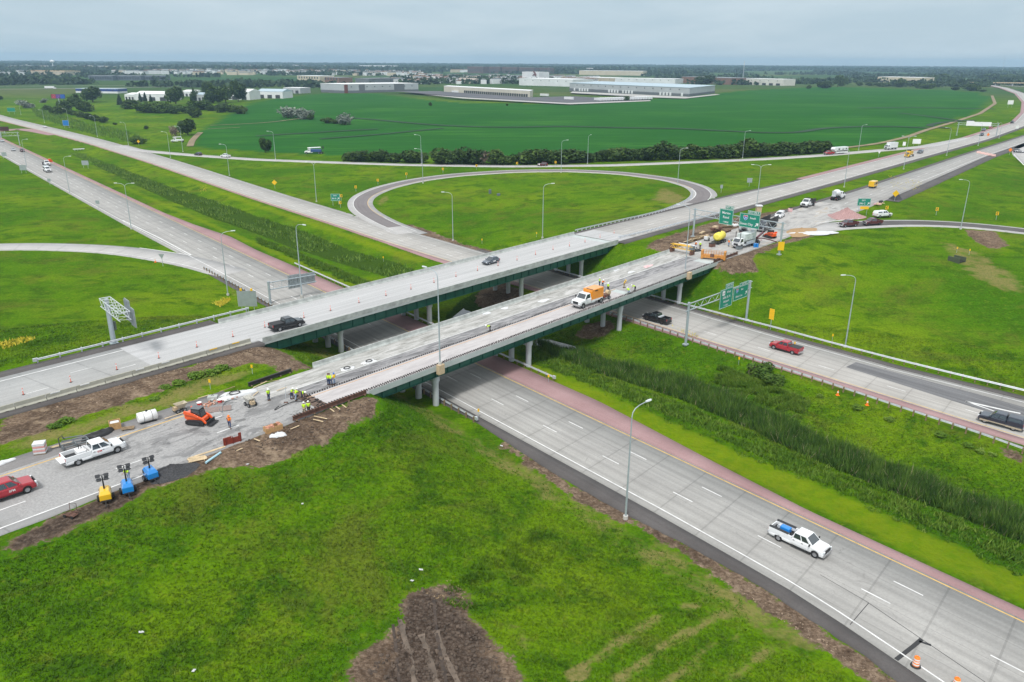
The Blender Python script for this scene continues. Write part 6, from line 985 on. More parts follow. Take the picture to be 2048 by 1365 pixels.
buggy('tan concrete buggy behind the orange track loader', 362, 823, BR, M('buggy_tan', (.45, .40, .30), .7)); buggy('grey tipped concrete buggy by the lone lime worker', 500, 811, 2.4, M('buggy_grey', (.45, .44, .40), .7, var=.3))
o = item('water_tank', 'white cylindrical tank lying on the verge', 'tank', 296, 843, ZD, BR - .15); MB().tube([(-1.15, 0, .72), (-1.1, 0, .72), (1.1, 0, .72), (1.15, 0, .72)], [.5, .68, .68, .5], 20).build('tank_shell', M_SW, o); [MB().tube([(x, .7 * math.cos(a), .72 + .7 * math.sin(a)) for a in np.linspace(0, 6.28, 20)] if 0 else [(x, .69 * math.cos(a), .72 + .69 * math.sin(a)) for a in np.linspace(0, 6.28, 20)], .025, 5).build('strap', M_TRIM, o) for x in (-.5, .5)]; MB().tube([(0, 0, 1.35), (0, 0, 1.55)], .14, 8).build('fill_cap', M_TRIM, o); MB().box((0, 0, .06), (1.9, 1.1, .12)).build('skid', M_TRIM, o)
o = item('crate', 'plywood crate of bags on the verge left of the white tank', 'crate', 231, 856, ZD, BR - .3); MB().box((0, -.6, .45), (1.3, .05, .9)).box((0, .6, .45), (1.3, .05, .9)).box((.62, 0, .45), (.05, 1.2, .9)).box((-.62, 0, .45), (.05, 1.2, .9)).build('crate_side', M('plywood'), o); MB().box((0, 0, .4), (1.1, 1.0, .8)).build('bag_load', M_SHT, o, bev=.12)
o = item('wrapped_pallet', 'white and red wrapped stack of bags at the road edge far left', 'pallet load', 82, 906, ZD, BR - .55); q = MB(); [q.box((0, 0, .2 + i * .24), (1.25, 1.05, .22), mi=i % 2) for i in range(5)]; q.box((0, 0, 1.32), (1.28, 1.08, .10)); q.build('bag_stack', [M_SHT, M('red_print_bag', (.60, .30, .28), .6)], o, bev=.03); MB().box((0, 0, .05), (1.25, 1.05, .1)).build('pallet_base', M_WOOD, o)
o = item('hand_cart', 'rusty hand cart with a hoop handle at the road edge', 'cart', 143, 1033, None, -.3); MB().box((0, -.4, .35), (1.3, .05, .06)).box((0, .4, .35), (1.3, .05, .06)).box((-.6, 0, .35), (.05, .8, .06)).box((0, 0, .35), (.05, .8, .06)).box((.6, 0, .35), (.05, .8, .06)).box((0, 0, .18), (1.2, .7, .05)).build('frame', M_RUST, o); MB().tube([(-.5, .4, .3), (-.5, .45, 1.2), (.4, .45, 1.25), (.4, .4, .3)], .03, 6).build('handle', M_RUST, o); [MB().tube([(s * .45, -.45, .16), (s * .45, -.38, .16)], .16, 12).build('wheel', M_TYRE, o) for s in (-1, 1)]
o = item('folded_screed', 'grey folded metal frame with a hoop beside the white pickup bed', 'machine', 151, 892, ZD, BR - .1); q = MB(); [q.box((0, y, .35 + .2 * i), (3.4 - i * .4, .12, .1), ry=.05 * i) for i, y in enumerate((-.5, -.1, .3, .6))]; [q.box((x, 0, .3), (.1, 1.3, .5)) for x in (-1.4, 0, 1.4)]; q.build('frame', M('frame_grey', (.16, .18, .19), .6), o); MB().tube([(-1.6, 0, .3), (-1.6, .05, 1.5), (-1.2, .05, 1.7), (-1.0, 0, 1.2)], .06, 6).build('hoop', M_TRIM, o)
for px, py, m_, lab in ((399, 812, M_SR, 'red and white bucket, left one, on the verge'), (440, 806, M_SR, 'red and white bucket right of the other bucket on the verge')): o = item('bucket', lab, 'bucket', px, py, ZD, 0); MB().tube([(0, 0, 0), (0, 0, .45)], [.24, .3], 14).build('pail', m_, o); MB().tube([(0, 0, .45), (0, 0, .5)], .32, 14).build('lid', M_SW, o)
o = item('concrete_block', 'grey concrete block on the verge beside the white tarp', 'block', 426, 800, ZD, .2); MB().box((0, 0, .3), (1.3, .9, .6)).build('block_body', M_PARA, o, bev=.08); MB().tube([(-.2, 0, .6), (0, 0, .75), (.2, 0, .6)], .03, 6).build('lift_loop', M_REBAR, o)
o = item('steel_plate', 'flat brown steel plate lying behind the track loader', 'plate', 437, 819, ZD, BR - .5); MB().box((0, 0, .03), (3.2, 1.6, .05)).build('plate_body', M('brown_plate', (.24, .18, .16), .7, var=.2), o)
rubm = MB(); [rubm.box((random.uniform(-3, 3), random.uniform(-.7, .7), random.uniform(.03, .12)), (random.uniform(.1, .5), random.uniform(.1, .35), random.uniform(.05, .2)), rz=random.uniform(0, 3), mi=random.choice((0, 0, 1))) for _ in range(90)]; ru = rubm.build('rubble', [M('brick_rubble'), M_PARA], None, (*at(430, 806, ZD), ZD + .02), BR); tag(ru, kind='stuff')
for i, (px, py, r_, l) in enumerate(((520, 772, 1.1, 2.6), (545, 765, .4, 1.8), (512, 790, 1.4, 1.5), (455, 781, .9, 2.4), (408, 796, .8, 1.6), (380, 806, .6, 2.2), (563, 781, .9, 1.6))): boards('board', f'{nthw(i)} loose board from the left on the torn verge beside the near bridge end', px, py, ZD, r_, 1, l, .14, M_WOOD if i % 2 else M_LUM, cross=False)
for px, py, r_, lab in ((452, 813, 1.2, 'grey hose looped on the pavement behind the track loader'), (575, 812, .4, 'dark hose lying beside the bridge joint workers')): o = item('hose', lab, 'hose', px, py, ZD, r_); MB().tube([(2.2 * math.cos(a * .8) * (1 - a * .05), .9 * math.sin(a * 1.3), .06) for a in np.linspace(0, 5, 30)], .045, 6).build('hose_tube', M_TRIM if 'dark' in lab else M('frame_grey'), o)
for px, py, lab in ((572, 806, 'straight pale screed pole held upright at the bridge joint'),): o = item('screed_pole', lab, 'pole', px, py, ZD, 0); MB().tube([(0, 0, 0), (.1, .1, 2.6)], .04, 6).build('pole_tube', M_GALV, o); MB().box((0, 0, .05), (.5, .3, .08)).build('foot_plate', M_RUST, o)
o = item('mud_slab', 'broken concrete slab pieces heaped by the white hose tarp', 'slab pieces', 448, 797, ZD, BR); q = MB(); [q.box((random.uniform(-1.6, 1.6), random.uniform(-.5, .5), random.uniform(.05, .3)), (random.uniform(.3, .8), random.uniform(.3, .6), .12), rz=random.uniform(0, 3), rx=random.uniform(-.4, .4)) for _ in range(22)]; q.build('slab_piece', M_PARA, o)
M_CLODX = M('spoil_soil', (.16, .115, .08), .95, var=.4, scale=1.5, bmp=.4)
# right work zone
o = item('tank_trailer', 'yellow cylindrical tank on a low trailer in the work zone', 'tank trailer', 1438, 486, zr, BR + .12); MB().tube([(-2.0, 0, 1.75), (-1.8, 0, 1.75), (1.8, 0, 1.75), (2.0, 0, 1.75)], [.6, 1.05, 1.05, .6], 20).build('tank_shell', M('poly_yellow', (.82, .70, .10), .5, var=.06), o); MB().box((-.3, 0, .62), (5.2, 2.0, .16)).tube([(-2.8, 0, .6), (-4.1, 0, .55)], .08, 6).build('trailer_frame', M_TRIM, o); [wheel(o, .9 + x, s * 1.0, .38, .24) for x in (0, .85) for s in (-1, 1)]; [MB().tube([(x, 1.07 * math.cos(a), 1.75 + 1.07 * math.sin(a)) for a in np.linspace(0, 6.28, 18)], .03, 5).build('strap', M('poly_yellow'), o) for x in (-.9, .9)]; MB().tube([(0, 0, 2.75), (0, 0, 2.95)], .22, 10).build('fill_cap', M_TRIM, o)
P, Q = np.array(at(1342, 503, zr)), np.array(at(1386, 511, zr)); l = float(np.hypot(*(Q - P))); o = thing('paving_beam', 'yellow truss beam of a paving machine across the far end of the near bridge', 'paving machine', (*P, zr), math.atan2(*(Q - P)[::-1])); M_EQY = PAINT['yellow']; q = MB(); [q.box((l / 2, y, z), (l, .12, .12)) for y in (-.45, .45) for z in (1.1, 2.0)]
for i in range(9): u0, u1 = l * i / 9, l * (i + 1) / 9; [q.tube([(u0, y, 1.1 + .9 * (i % 2)), (u1, y, 2.0 - .9 * (i % 2))], .05, 5) for y in (-.45, .45)]
q.build('truss', M_EQY, o); MB().box((l * .5, 0, 2.1), (l * .7, .7, .06)).build('walkway', M_EQY, o); [MB().box((x, 0, .6), (.5, 1.6, 1.1)).build('leg_carriage', M_RUST, o) for x in (.3, l - .3)]; MB().box((l - .4, 0, 1.7), (1.0, 1.0, .9)).build('engine', M('frame_grey'), o, bev=.05); MB().tube([(l * .3, .3, 2.3), (l + .6, .3, 2.25)], .1, 8).build('white_pipe', M_SW, o)
P, Q = np.array(at(1404, 517, zr)), np.array(at(1449, 521, zr)); l = float(np.hypot(*(Q - P))); o = thing('finishing_bridge', 'orange brown work bridge with railings at the end of the near bridge', 'paving machine', (*P, zr), math.atan2(*(Q - P)[::-1])); M_EQO = M('orange_brown_steel', (.55, .24, .05), .6, var=.25, scale=2); MB().box((l / 2, 0, .95), (l, 1.3, .2)).box((l / 2, -.6, .6), (l, .12, .5)).box((l / 2, .6, .6), (l, .12, .5)).build('platform', M_EQO, o); q = MB()
for y in (-.6, .6): [q.tube([(x, y, 1), (x, y, 2.0)], .03, 5) for x in np.linspace(.2, l - .2, 9)]; [q.tube([(.2, y, z), (l - .2, y, z)], .03, 5) for z in (1.5, 2.0)]
q.build('railing', M_EQO, o); [MB().box((x, 0, 1.1), (.45, 1.8, 1.9)).build('end_leg', M_EQO, o) for x in (.0, l)]; MB().box((l * .45, -.62, 1.0), (.9, .2, .7)).build('control_box', M_RUST, o)
o = item('pump_hose', 'maroon boom hose on the ground behind the big mixer', 'hose', 1530, 486, zr, .2); MB().tube([(-3, 0, 1.1), (-1, .2, 1.2), (1, 0, .8), (3, -.5, .2)], .14, 8).build('hose_tube', PAINT['maroon'], o)
o = item('water_barrels', 'blue plastic barrels beside the big mixer', 'barrels', 1509, 495, zr, 0); [MB().tube([(x, y, 0), (x, y, .9)], .32, 12).build('barrel', PAINT['blue'], o) for x, y in ((0, 0), (.7, .1), (.3, .6))]
o = item('timber_pile', 'brown timber and scrap pile left of the yellow tank', 'scrap pile', 1396, 479, None, BR); q = MB(); [q.box((random.uniform(-2.5, 2.5), random.uniform(-.8, .8), random.uniform(.1, .7)), (random.uniform(1, 2.6), .18, .14), rz=random.uniform(-.5, .5), mi=random.choice((0, 1, 1))) for _ in range(40)]; q.build('timbers', [M_LUM, M_WOOD], o)
o = item('generator', 'white and black small machine on wheels by the timber pile', 'machine', 1413, 482, zr, 1); MB().box((0, 0, .8), (1.6, 1.0, .8)).build('machine_body', M_SHT, o, bev=.1); MB().box((.1, 0, 1.35), (.9, .7, .4)).build('hood', M_TAN, o, bev=.1); [wheel(o, .2, s * .6, .35, .2) for s in (-1, 1)]
o = item('scrap_pile', 'low rusty pile with tan cover behind the yellow tank', 'scrap pile', 1432, 464, None, BR); q = MB(); [q.box((random.uniform(-2, 2), random.uniform(-.7, .7), random.uniform(.2, 1.2)), (random.uniform(.5, 2), .5, .3), rz=random.uniform(-1, 1)) for _ in range(24)]; q.build('scrap', [M_RUST], o); MB().box((-.6, 0, 1.3), (1.4, 1.2, .8)).build('cover', M_TAN, o, bev=.1)
o = item('pedestal', 'tan concrete pedestal at the foot of the twin arm pole', 'pedestal', 1516, 430, None, 0); MB().box((0, 0, 1.3), (1.5, 1.5, 2.6)).build('shaft', M_TAN, o, bev=.05); MB().box((0, 0, 2.75), (1.9, 1.9, .35)).build('cap', M_SHT, o, bev=.05)
o = item('portable_cabin', 'small pink and dark bundle behind the white SUV', 'bundle', 1580, 424, 7.0, .4); MB().box((0, 0, .5), (1.2, .9, 1.0)).build('bundle_body', M('pink_sheeting'), o, bev=.15); MB().box((.2, .1, 1.15), (.7, .6, .4)).build('bundle_top', M_TRIM, o, bev=.1)
o = item('generator_trailer', 'yellow generator trailer standing on the closed carriageway', 'trailer', 1745, 376, 7.02, BR); MB().box((0, 0, 1.55), (4.0, 2.0, 2.0)).build('housing', M_EQY, o, bev=.12); MB().box((0, 0, .5), (4.4, 1.7, .2)).tube([(2.1, 0, .5), (3.6, 0, .5)], .07, 6).build('trailer_frame', M_TRIM, o); [wheel(o, x, s * .95, .38, .22) for x in (-.5, .5) for s in (-1, 1)]; [MB().box((x, -1.0, 1.7), (.8, .04, .9)).build('vent', M_TRIM, o) for x in (-1.2, .2, 1.2)]
pile('dark_heap', 'black tarped heap behind the yellow diamond sign at the right', 1792, 398, 7.0, 3.4, 2.2, 2.2, M('black_tarp', (.02, .02, .022), .5, var=.3), seed=9)
o = item('board_pile', 'scattered lumber and a dark sheet on the shoulder by the black heap', 'debris', 1756, 410, 7.0, BR); q = MB(); [q.box((random.uniform(-2.5, 2.5), random.uniform(-.8, .8), random.uniform(.1, .5)), (random.uniform(.6, 1.8), .3, .2), rz=random.uniform(-1, 1), mi=random.choice((0, 1))) for _ in range(20)]; q.build('debris_boards', [M_LUM, M('pink_sheeting')], o); MB().box((2.4, 0, .6), (1.8, .9, 1.0)).build('dark_sheet', M_TRIM, o, bev=.2)
for px, py, r_, n, lab in ((1376, 486, BR, 4, 'lumber stack on the earth left of the timber pile in the work zone'), (1404, 468, BR + .2, 3, 'thin lumber stack behind the timber pile in the work zone'), (1455, 455, .3, 3, 'brown planks on the earth beside the raised cone mixer')): boards('lumber_stack', lab, px, py, None, r_, n, 3.4, .2, M_WOOD if 'brown' in lab else M_LUM, 3)
sheet('tarp', 'crumpled white sacks beside the raised cone mixer', 1466, 452, None, 1.8, 1.0, M_SHT, .3, .5, 51); sheet('tarp', 'dark folded cover on the road by the yellow paving beam', 1392, 503, ZD, 1.3, .7, M_TRIM, .5, .45, 53)
for px, py, lab in ((1478, 499, 'grey steel tool bin left of the big mixer wheels'), (1424, 494, 'rusty tool bin in front of the yellow tank')): o = item('tool_bin', lab, 'bin', px, py, zr, .6); MB().box((0, 0, .45), (1.5, .9, .9)).build('bin_body', M_RUST if 'rusty' in lab else M('frame_grey'), o, bev=.04); MB().box((0, 0, .95), (1.6, 1.0, .08)).build('lid', M_TRIM, o)
ibeam('steel_beam', 'brown beam on the earth behind the yellow tank trailer', (1440, 470), (1462, 463), 7.0, .35, .25, M_RUST); pile('spoil_heap', 'low brown spoil heap at the work zone edge behind the gantry leg', 1405, 462, 7, 3.2, 1.6, .9, M_CLODX, seed=12)
bp = thing('barricade', '', 'barricade', (0, 0, 0), 0); q = MB(); q.prism([(-.3, 0), (.3, 0), (.12, .9), (-.12, .9)], lambda u, v, k: ((-.9, .9)[k], u, v)); q.build('water_filled_shell', M('faded_pink_plastic', (.75, .42, .36), .6), bp); MB().box((0, -.22, .5), (1.7, .05, .18)).build('white_band', M_SW, bp)
for i in range(5): dup(bp, (*at(1957 + i * 7.5, 306.5 + i * 1.6, 7.0), 7.02), -.35, f'{nthw(i)} faded pink barricade from the left in the row closing the carriageway', 'pink barricades closing the carriageway')
def cone_proto(): o = thing('traffic_cone', '', 'traffic cone'); MB().tube([(0, 0, .03), (0, 0, .72)], [.17, .035], 14).build('cone_body', M_SO, o); MB().box((0, 0, .02), (.42, .42, .05)).build('base', M_SO, o); MB().tube([(0, 0, .4), (0, 0, .55)], [.105, .075], 14).build('white_collar', M_SW, o); return o
cp_ = cone_proto()
for px, py, lab in ((1675, 791, 'orange cone behind the right median guardrail, left one'), (1734, 811, 'orange cone behind the right median guardrail, right one'), (311, 525, 'orange cone lying at the left ramp nose')): o = dup(cp_, gp(px, py), 0, lab, 'orange traffic cones', 1.25)
dl_ = thing('channelizer_tube', '', 'traffic tube'); MB().tube([(0, 0, .05), (0, 0, .35), (0, 0, 1.02)], [.075, .06, .05], 10).build('tube', M('pale_red_tube', (.80, .22, .16), .6), dl_); MB().box((0, 0, .04), (.30, .30, .05)).build('base', M_TRIM, dl_); MB().tube([(0, 0, .62), (0, 0, .80)], .062, 10).build('white_band', M_SW, dl_)
TUB = [(47, 790), (142, 765), (234, 740), (318, 717), (394, 695), (466, 674), (530, 655), (608, 636), (661, 622), (718, 606), (772, 592), (822, 579), (868, 566), (912, 554), (955, 542), (996, 532), (1034, 521), (1071, 510), (1106, 500), (1139, 493), (1170, 485), (1200, 476), (1228, 468)]
ORD = 'first second third fourth fifth sixth seventh eighth ninth tenth eleventh twelfth thirteenth fourteenth fifteenth sixteenth seventeenth eighteenth nineteenth twentieth twenty-first twenty-second twenty-third'.split()
for i, (px, py) in enumerate(TUB): dup(dl_, (*at(px, py, ZC + .015), ZC + .015), 0, f'{ORD[i]} thin red tube from the left in the line down the far carriageway', 'thin red traffic tubes down the far carriageway')
dr_ = thing('traffic_drum', '', 'traffic drum'); k = MB(); k.tube([(0, 0, .08), (0, 0, .30), (0, 0, .32), (0, 0, .62), (0, 0, .64), (0, 0, .95), (0, 0, 1.0)], [.30, .29, .275, .265, .25, .24, .18], 20); k.build('drum_body', M_SO, dr_); [MB().tube([(0, 0, z), (0, 0, z + .14)], [r + .004, r - .004], 20, cap=False).build('reflective_band', M_SW, dr_) for z, r in ((.20, .298), (.46, .272), (.70, .255))]; MB().tube([(0, 0, 0), (0, 0, .1)], [.46, .42], 20).build('rubber_base', M_TRIM, dr_); MB().tube([(-.08, 0, 1), (-.08, 0, 1.08), (.08, 0, 1.08), (.08, 0, 1)], .025, 6).build('handle', M_SO, dr_)
for px, py, lab in ((1831, 1332, 'orange and white drum on the white edge line at lower right'), (1911, 1375, 'orange and white drum cut by the bottom photo edge')): dup(dr_, (*at(px, py, .02), .02), 0, lab, 'orange and white traffic drums')
for pr_ in (bp, cp_, dl_, dr_):
    for o in [pr_] + list(pr_.children): bpy.data.objects.remove(o)
for px, py, w, h, lab in ((980, 388, .9, 1.7, 'tall grey utility cabinet in the loop infield'), (997, 392, 1.2, .9, 'low utility cabinet in the loop infield')): o = item('utility_cabinet', lab, 'cabinet', px, py, None, .3); MB().box((0, 0, h / 2), (w, .6, h)).build('cabinet_body', M('cabinet_grey', (.12, .15, .17), .5), o, bev=.03); MB().box((0, -.31, h / 2), (w * .8, .03, h * .8)).build('door', M('cabinet_grey'), o)
o = item('culvert', 'pale concrete culvert headwall in the left median', 'culvert', 158, 302, None, .6); MB().box((0, 0, 1.0), (6, 1.6, .4)).build('slab', M_SHT, o); [MB().box((x, -.4, .2), (.3, .5, 1.4)).build('post', M_PARA, o) for x in (-2.2, -.7, .8, 2.3)]
o = item('drain_inlet', 'dark concrete drain inlet in the right green slope', 'drain inlet', 1913, 523, None, .5); MB().box((-1.2, 0, .5), (.25, 3, 1.3)).box((1.2, 0, .5), (.25, 3, 1.3)).build('side_wall', M('mossy_concrete', (.07, .09, .05), .9), o); MB().box((0, 0, .1), (2.2, 2.8, .2)).build('hole_shade', M_SK, o)  # flat black plate stands in for the shade inside the culvert hole
for i, (px, py) in enumerate(sorted(((842, 1141), (824, 1163), (388, 1343), (283, 1266), (1003, 893), (605, 1009), (495, 930), (1695, 900)))): o = item('paper_scrap', f'{nthw(i)} scrap from the left of the pale litter lying in the grass', 'litter', px, py, None, random.random() * 3, 'scraps of pale litter in the grass'); MB().box((0, 0, .08), (.4, .22, .05), ry=.3).build('scrap', M_SHT, o)
# ---------------------------------------------------------------- vegetation
def leafmat(name, c0, c1, c2, sc=.5, trans=.25):
    m, t, b = newmat(name); oi = nn(t, 'ShaderNodeObjectInfo'); geo = nn(t, 'ShaderNodeNewGeometry'); f = mth(t, 'ADD', mth(t, 'MULTIPLY', noise(t, geo.outputs['Position'], sc, 4, .65), .8), mth(t, 'MULTIPLY', geo.outputs['Random Per Island'], .28))
    f = mth(t, 'ADD', f, mth(t, 'MULTIPLY', mth(t, 'SUBTRACT', oi.outputs['Random'], .5), .18)); L(t, ramp(t, f, [(.38, c0), (.56, c1), (.76, c2)]), b.inputs['Base Color']); b.inputs['Roughness'].default_value = .7; b.inputs['Specular IOR Level'].default_value = .25; return m
V_DARK = leafmat('dark_leaves', (.014, .035, .006), (.038, .078, .010), (.080, .130, .018)); V_MID = leafmat('mid_leaves', (.022, .056, .006), (.050, .104, .009), (.095, .155, .016)); V_SILV = leafmat('silver_leaves', (.10, .13, .10), (.19, .22, .18), (.30, .33, .28)); V_DEAD = leafmat('dead_twigs', (.10, .075, .05), (.20, .15, .11), (.28, .22, .17)); V_CON = leafmat('conifer_needles', (.008, .022, .010), (.018, .042, .018), (.03, .06, .025)); M_BARK = M('bark', (.07, .055, .04), .9, var=.3)
V_REED = leafmat('reed_leaves', (.030, .078, .010), (.085, .17, .020), (.18, .27, .045), .35); V_WEED = leafmat('tall_weeds', (.055, .13, .007), (.10, .185, .012), (.18, .25, .045), .2)
def crown(name, seed, kind, n, leaf, mat):          # unit crown: about 1 wide, 1 tall, base at 0
    r = np.random.default_rng(seed); C = []
    if kind == 'bush':
        lob = [(r.uniform(-.32, .32), r.uniform(-.28, .28), r.uniform(.22, .66), r.uniform(.17, .30)) for _ in range(11)] + [(0, 0, .36, .34)]
    elif kind == 'tree':
        lob = [(r.uniform(-.32, .32), r.uniform(-.3, .3), r.uniform(.20, .80), r.uniform(.14, .24)) for _ in range(15)] + [(0, 0, .48, .30), (r.uniform(-.1, .1), 0, .88, .12)]
    else: lob = [(0, 0, .12 + .8 * i / 8, .30 * (1 - i / 9.) + .03) for i in range(9)]
    w = np.array([l[3] ** 2 for l in lob]); w /= w.sum(); k = r.choice(len(lob), n, p=w); lb = np.array(lob)[k]; d = r.normal(size=(n, 3)); d /= np.linalg.norm(d, axis=1)[:, None]; q = r.uniform(.55, 1.08, n) ** .6
    P = lb[:, :3] + d * (lb[:, 3] * q)[:, None]; P[:, 2] = np.maximum(P[:, 2], .03); s = leaf * r.uniform(.6, 1.5, n); nrm = d * .6 + r.normal(size=(n, 3)) * .55 + np.array([0, 0, .35]); nrm /= np.linalg.norm(nrm, axis=1)[:, None]
    a = np.cross(nrm, r.normal(size=(n, 3))); a /= np.linalg.norm(a, axis=1)[:, None]; b_ = np.cross(nrm, a); V = np.stack([P - a * s[:, None], P + b_ * s[:, None] * .7, P + a * s[:, None], P - b_ * s[:, None] * .7], 1).reshape(-1, 3)
    return fastmesh(name, V, np.arange(4 * n).reshape(n, 4), [mat])
def trunk(name, seed, kind):
    r = random.Random(seed); mb = MB(); top = .5 if kind == 'tree' else (.35 if kind == 'bush' else .9); mb.tube([(0, 0, -.05), (.01, 0, top * .5), (.02, .01, top)], [.028, .022, .012], 7)
    if kind != 'conifer':
        for _ in range(6): a = r.uniform(0, 6.28); z = r.uniform(.12, top); l = r.uniform(.16, .3); mb.tube([(0, 0, z), (l * .5 * math.cos(a), l * .5 * math.sin(a), z + l * .4), (l * math.cos(a), l * math.sin(a), z + l)], [.012, .009, .004], 5)
    return mb.mesh(name, M_BARK)
CR = {'b': [crown('foliage', i, 'bush', 1500, .055, V_DARK) for i in range(4)], 'm': [crown('foliage', 20 + i, 'bush', 1400, .055, V_MID) for i in range(3)], 't': [crown('foliage', 40 + i, 'tree', 1700, .048, V_DARK) for i in range(3)], 's': [crown('foliage', 60 + i, 'bush', 1000, .055, V_SILV) for i in range(2)], 'd': [crown('foliage', 80, 'bush', 520, .05, V_DEAD)], 'w': [crown('foliage', 95 + i, 'bush', 900, .06, V_WEED) for i in range(2)], 'c': [crown('foliage', 90, 'conifer', 900, .06, V_CON)]}
TK = {k: trunk('trunk', i, {'t': 'tree', 'c': 'conifer'}.get(k, 'bush')) for i, k in enumerate(CR)}
NAMES = {'b': ('bush', 'bush'), 'm': ('bush', 'bush'), 't': ('broadleaf_tree', 'tree'), 's': ('silver_tree', 'tree'), 'd': ('dead_bush', 'bush'), 'c': ('conifer_tree', 'tree'), 'w': ('weed_clump', 'weeds')}
def plant(px, py, wpx, hpx, k, label, group):
    x, y, z = gp(px, py); sc = math.hypot(y, CAMH) / FPX; w, h = wpx * sc * 1.12, hpx * sc * 1.12; nm, cat = NAMES[k]; o = thing(nm, label, cat, (x, y, z - .1), random.random() * 6.28, group); o.scale = (w, w, h)
    for n_, me in (('crown', random.choice(CR[k])), ('trunk', TK[k])): c = bpy.data.objects.new(n_, me); COL.objects.link(c); c.parent = o
    return o
def nth(i):
    t = 'zeroth first second third fourth fifth sixth seventh eighth ninth tenth eleventh twelfth thirteenth fourteenth fifteenth sixteenth seventeenth eighteenth nineteenth twentieth'.split(); tens = {2: 'twenty', 3: 'thirty', 4: 'forty', 5: 'fifty'}
    return t[i] if i <= 20 else ({3: 'thirtieth', 4: 'fortieth', 5: 'fiftieth'}[i // 10] if i % 10 == 0 else tens[i // 10] + '-' + t[i % 10])
HEDGE = [(703, 322, 32, 20), (722, 323, 36, 23), (745, 323, 30, 18), (762, 324, 32, 23), (790, 324, 36, 19), (822, 325, 40, 23), (840, 326, 32, 23), (884, 328, 44, 30), (906, 328, 40, 28), (927, 328, 40, 31), (952, 329, 44, 32), (968, 330, 26, 27, 'd'), (992, 329, 40, 30), (1014, 329, 32, 18), (1040, 328, 34, 22), (1061, 328, 44, 30), (1088, 327, 48, 31), (1118, 327, 44, 29), (1148, 326, 46, 29), (1176, 325, 30, 21), (1206, 323, 36, 25), (1232, 322, 46, 28), (1257, 321, 40, 24), (1280, 321, 34, 24), (1302, 321, 42, 28), (1328, 320, 42, 34), (1353, 319, 40, 27), (1384, 318, 48, 28), (1412, 317, 40, 25), (1440, 316, 44, 26), (1466, 315, 42, 28), (1491, 314, 46, 34), (1516, 313, 40, 29), (1543, 311, 40, 26), (1566, 310, 42, 26), (1591, 308, 38, 24), (1614, 307, 42, 26), (1638, 305, 38, 25), (1653, 304, 26, 22)]
for i, q in enumerate(HEDGE): plant(*q[:4], q[4] if len(q) > 4 else 'b', (f'{nth(i + 1)} bush from the left in the long hedge behind the diagonal ramp' if len(q) < 5 else 'brown dead bush in the long hedge behind the diagonal ramp'), 'bushes of the long hedge behind the diagonal ramp')
LEFT = [(54, 217, 25, 15, 's'), (88, 206, 13, 8, 's'), (94, 221, 15, 10, 'b'), (117, 229, 28, 17, 'b'), (131, 224, 26, 24, 'b'), (152, 214, 30, 22, 't'), (186, 205, 38, 26, 't'), (170, 224, 28, 20, 'b'), (145, 231, 16, 11, 'b'), (160, 235, 18, 12, 'b'), (175, 239, 19, 13, 'b'), (190, 243, 19, 13, 'b'), (206, 246, 19, 12, 'b'), (240, 210, 15, 18, 'c'), (263, 218, 34, 18, 'b'), (281, 204, 10, 16, 'c'), (291, 203, 10, 16, 'c'), (302, 204, 9, 13, 'c'), (352, 209, 36, 29, 't'), (389, 203, 17, 22, 't'), (413, 196, 18, 28, 't'), (427, 207, 38, 33, 't'), (452, 206, 33, 30, 't'), (477, 204, 31, 34, 't'), (491, 195, 14, 16, 'c'), (285, 225, 30, 17, 'm'), (306, 226, 40, 21, 'm'), (331, 226, 40, 23, 'm'), (352, 228, 28, 17, 'm'), (375, 227, 30, 15, 'm'), (401, 220, 42, 18, 'm'), (390, 236, 24, 21, 'b'), (425, 222, 26, 11, 'b'), (447, 225, 28, 19, 'b'), (479, 228, 30, 18, 'b'), (463, 225, 22, 14, 'b'), (376, 271, 36, 28, 't'), (350, 275, 20, 23, 'd'), (293, 259, 9, 8, 'b'), (230, 250, 8, 5, 'b'), (278, 288, 34, 14, 'm'), (575, 236, 30, 21, 's'), (597, 237, 26, 19, 's'), (612, 239, 24, 17, 's'), (622, 240, 13, 12, 'b'), (655, 247, 20, 11, 'b'), (672, 248, 18, 9, 'b'), (692, 250, 28, 21, 's'), (531, 306, 23, 26, 't'), (861, 212, 7, 7, 'b'), (1014, 212, 5, 4, 'b'), (1253, 202, 11, 10, 'b'), (2, 200, 8, 8, 'b'), (10, 171, 22, 7, 'b'), (33, 165, 6, 9, 't'), (122, 170, 13, 5, 'b')]
for i, q in enumerate(sorted(LEFT)):
    kn = {'b': 'dark round bush', 'm': 'mid green bush', 't': 'broad dark tree', 's': 'silvery grey tree', 'd': 'brown bare bush', 'c': 'small dark conifer'}[q[4]]; plant(*q, f'{kn}, {nth(i + 1)} plant from the left in the fields left of the warehouses', 'trees and bushes in the fields at left')
RIGHT = [(1412, 171, 38, 16, 't'), (1618, 178, 9, 7, 'b'), (1648, 177, 32, 14, 'b'), (1675, 174, 18, 20, 't'), (1690, 173, 14, 15, 't'), (1718, 172, 13, 9, 'b'), (1740, 172, 20, 8, 'b'), (1765, 174, 30, 9, 'b'), (1800, 175, 25, 15, 't'), (1835, 177, 13, 10, 'b'), (1856, 178, 27, 11, 'b'), (1910, 181, 15, 7, 'b'), (1942, 182, 30, 14, 'b'), (1965, 184, 14, 5, 'b'), (1860, 164, 26, 14, 'b'), (1886, 164, 32, 15, 'b'), (1918, 163, 14, 9, 'b'), (1984, 161, 30, 14, 'b'), (2020, 163, 34, 12, 'b')]
for i, q in enumerate(RIGHT): plant(*q, f'{nth(i + 1)} tree or bush from the left along the far edge of the right field', 'trees along the far edge of the field')
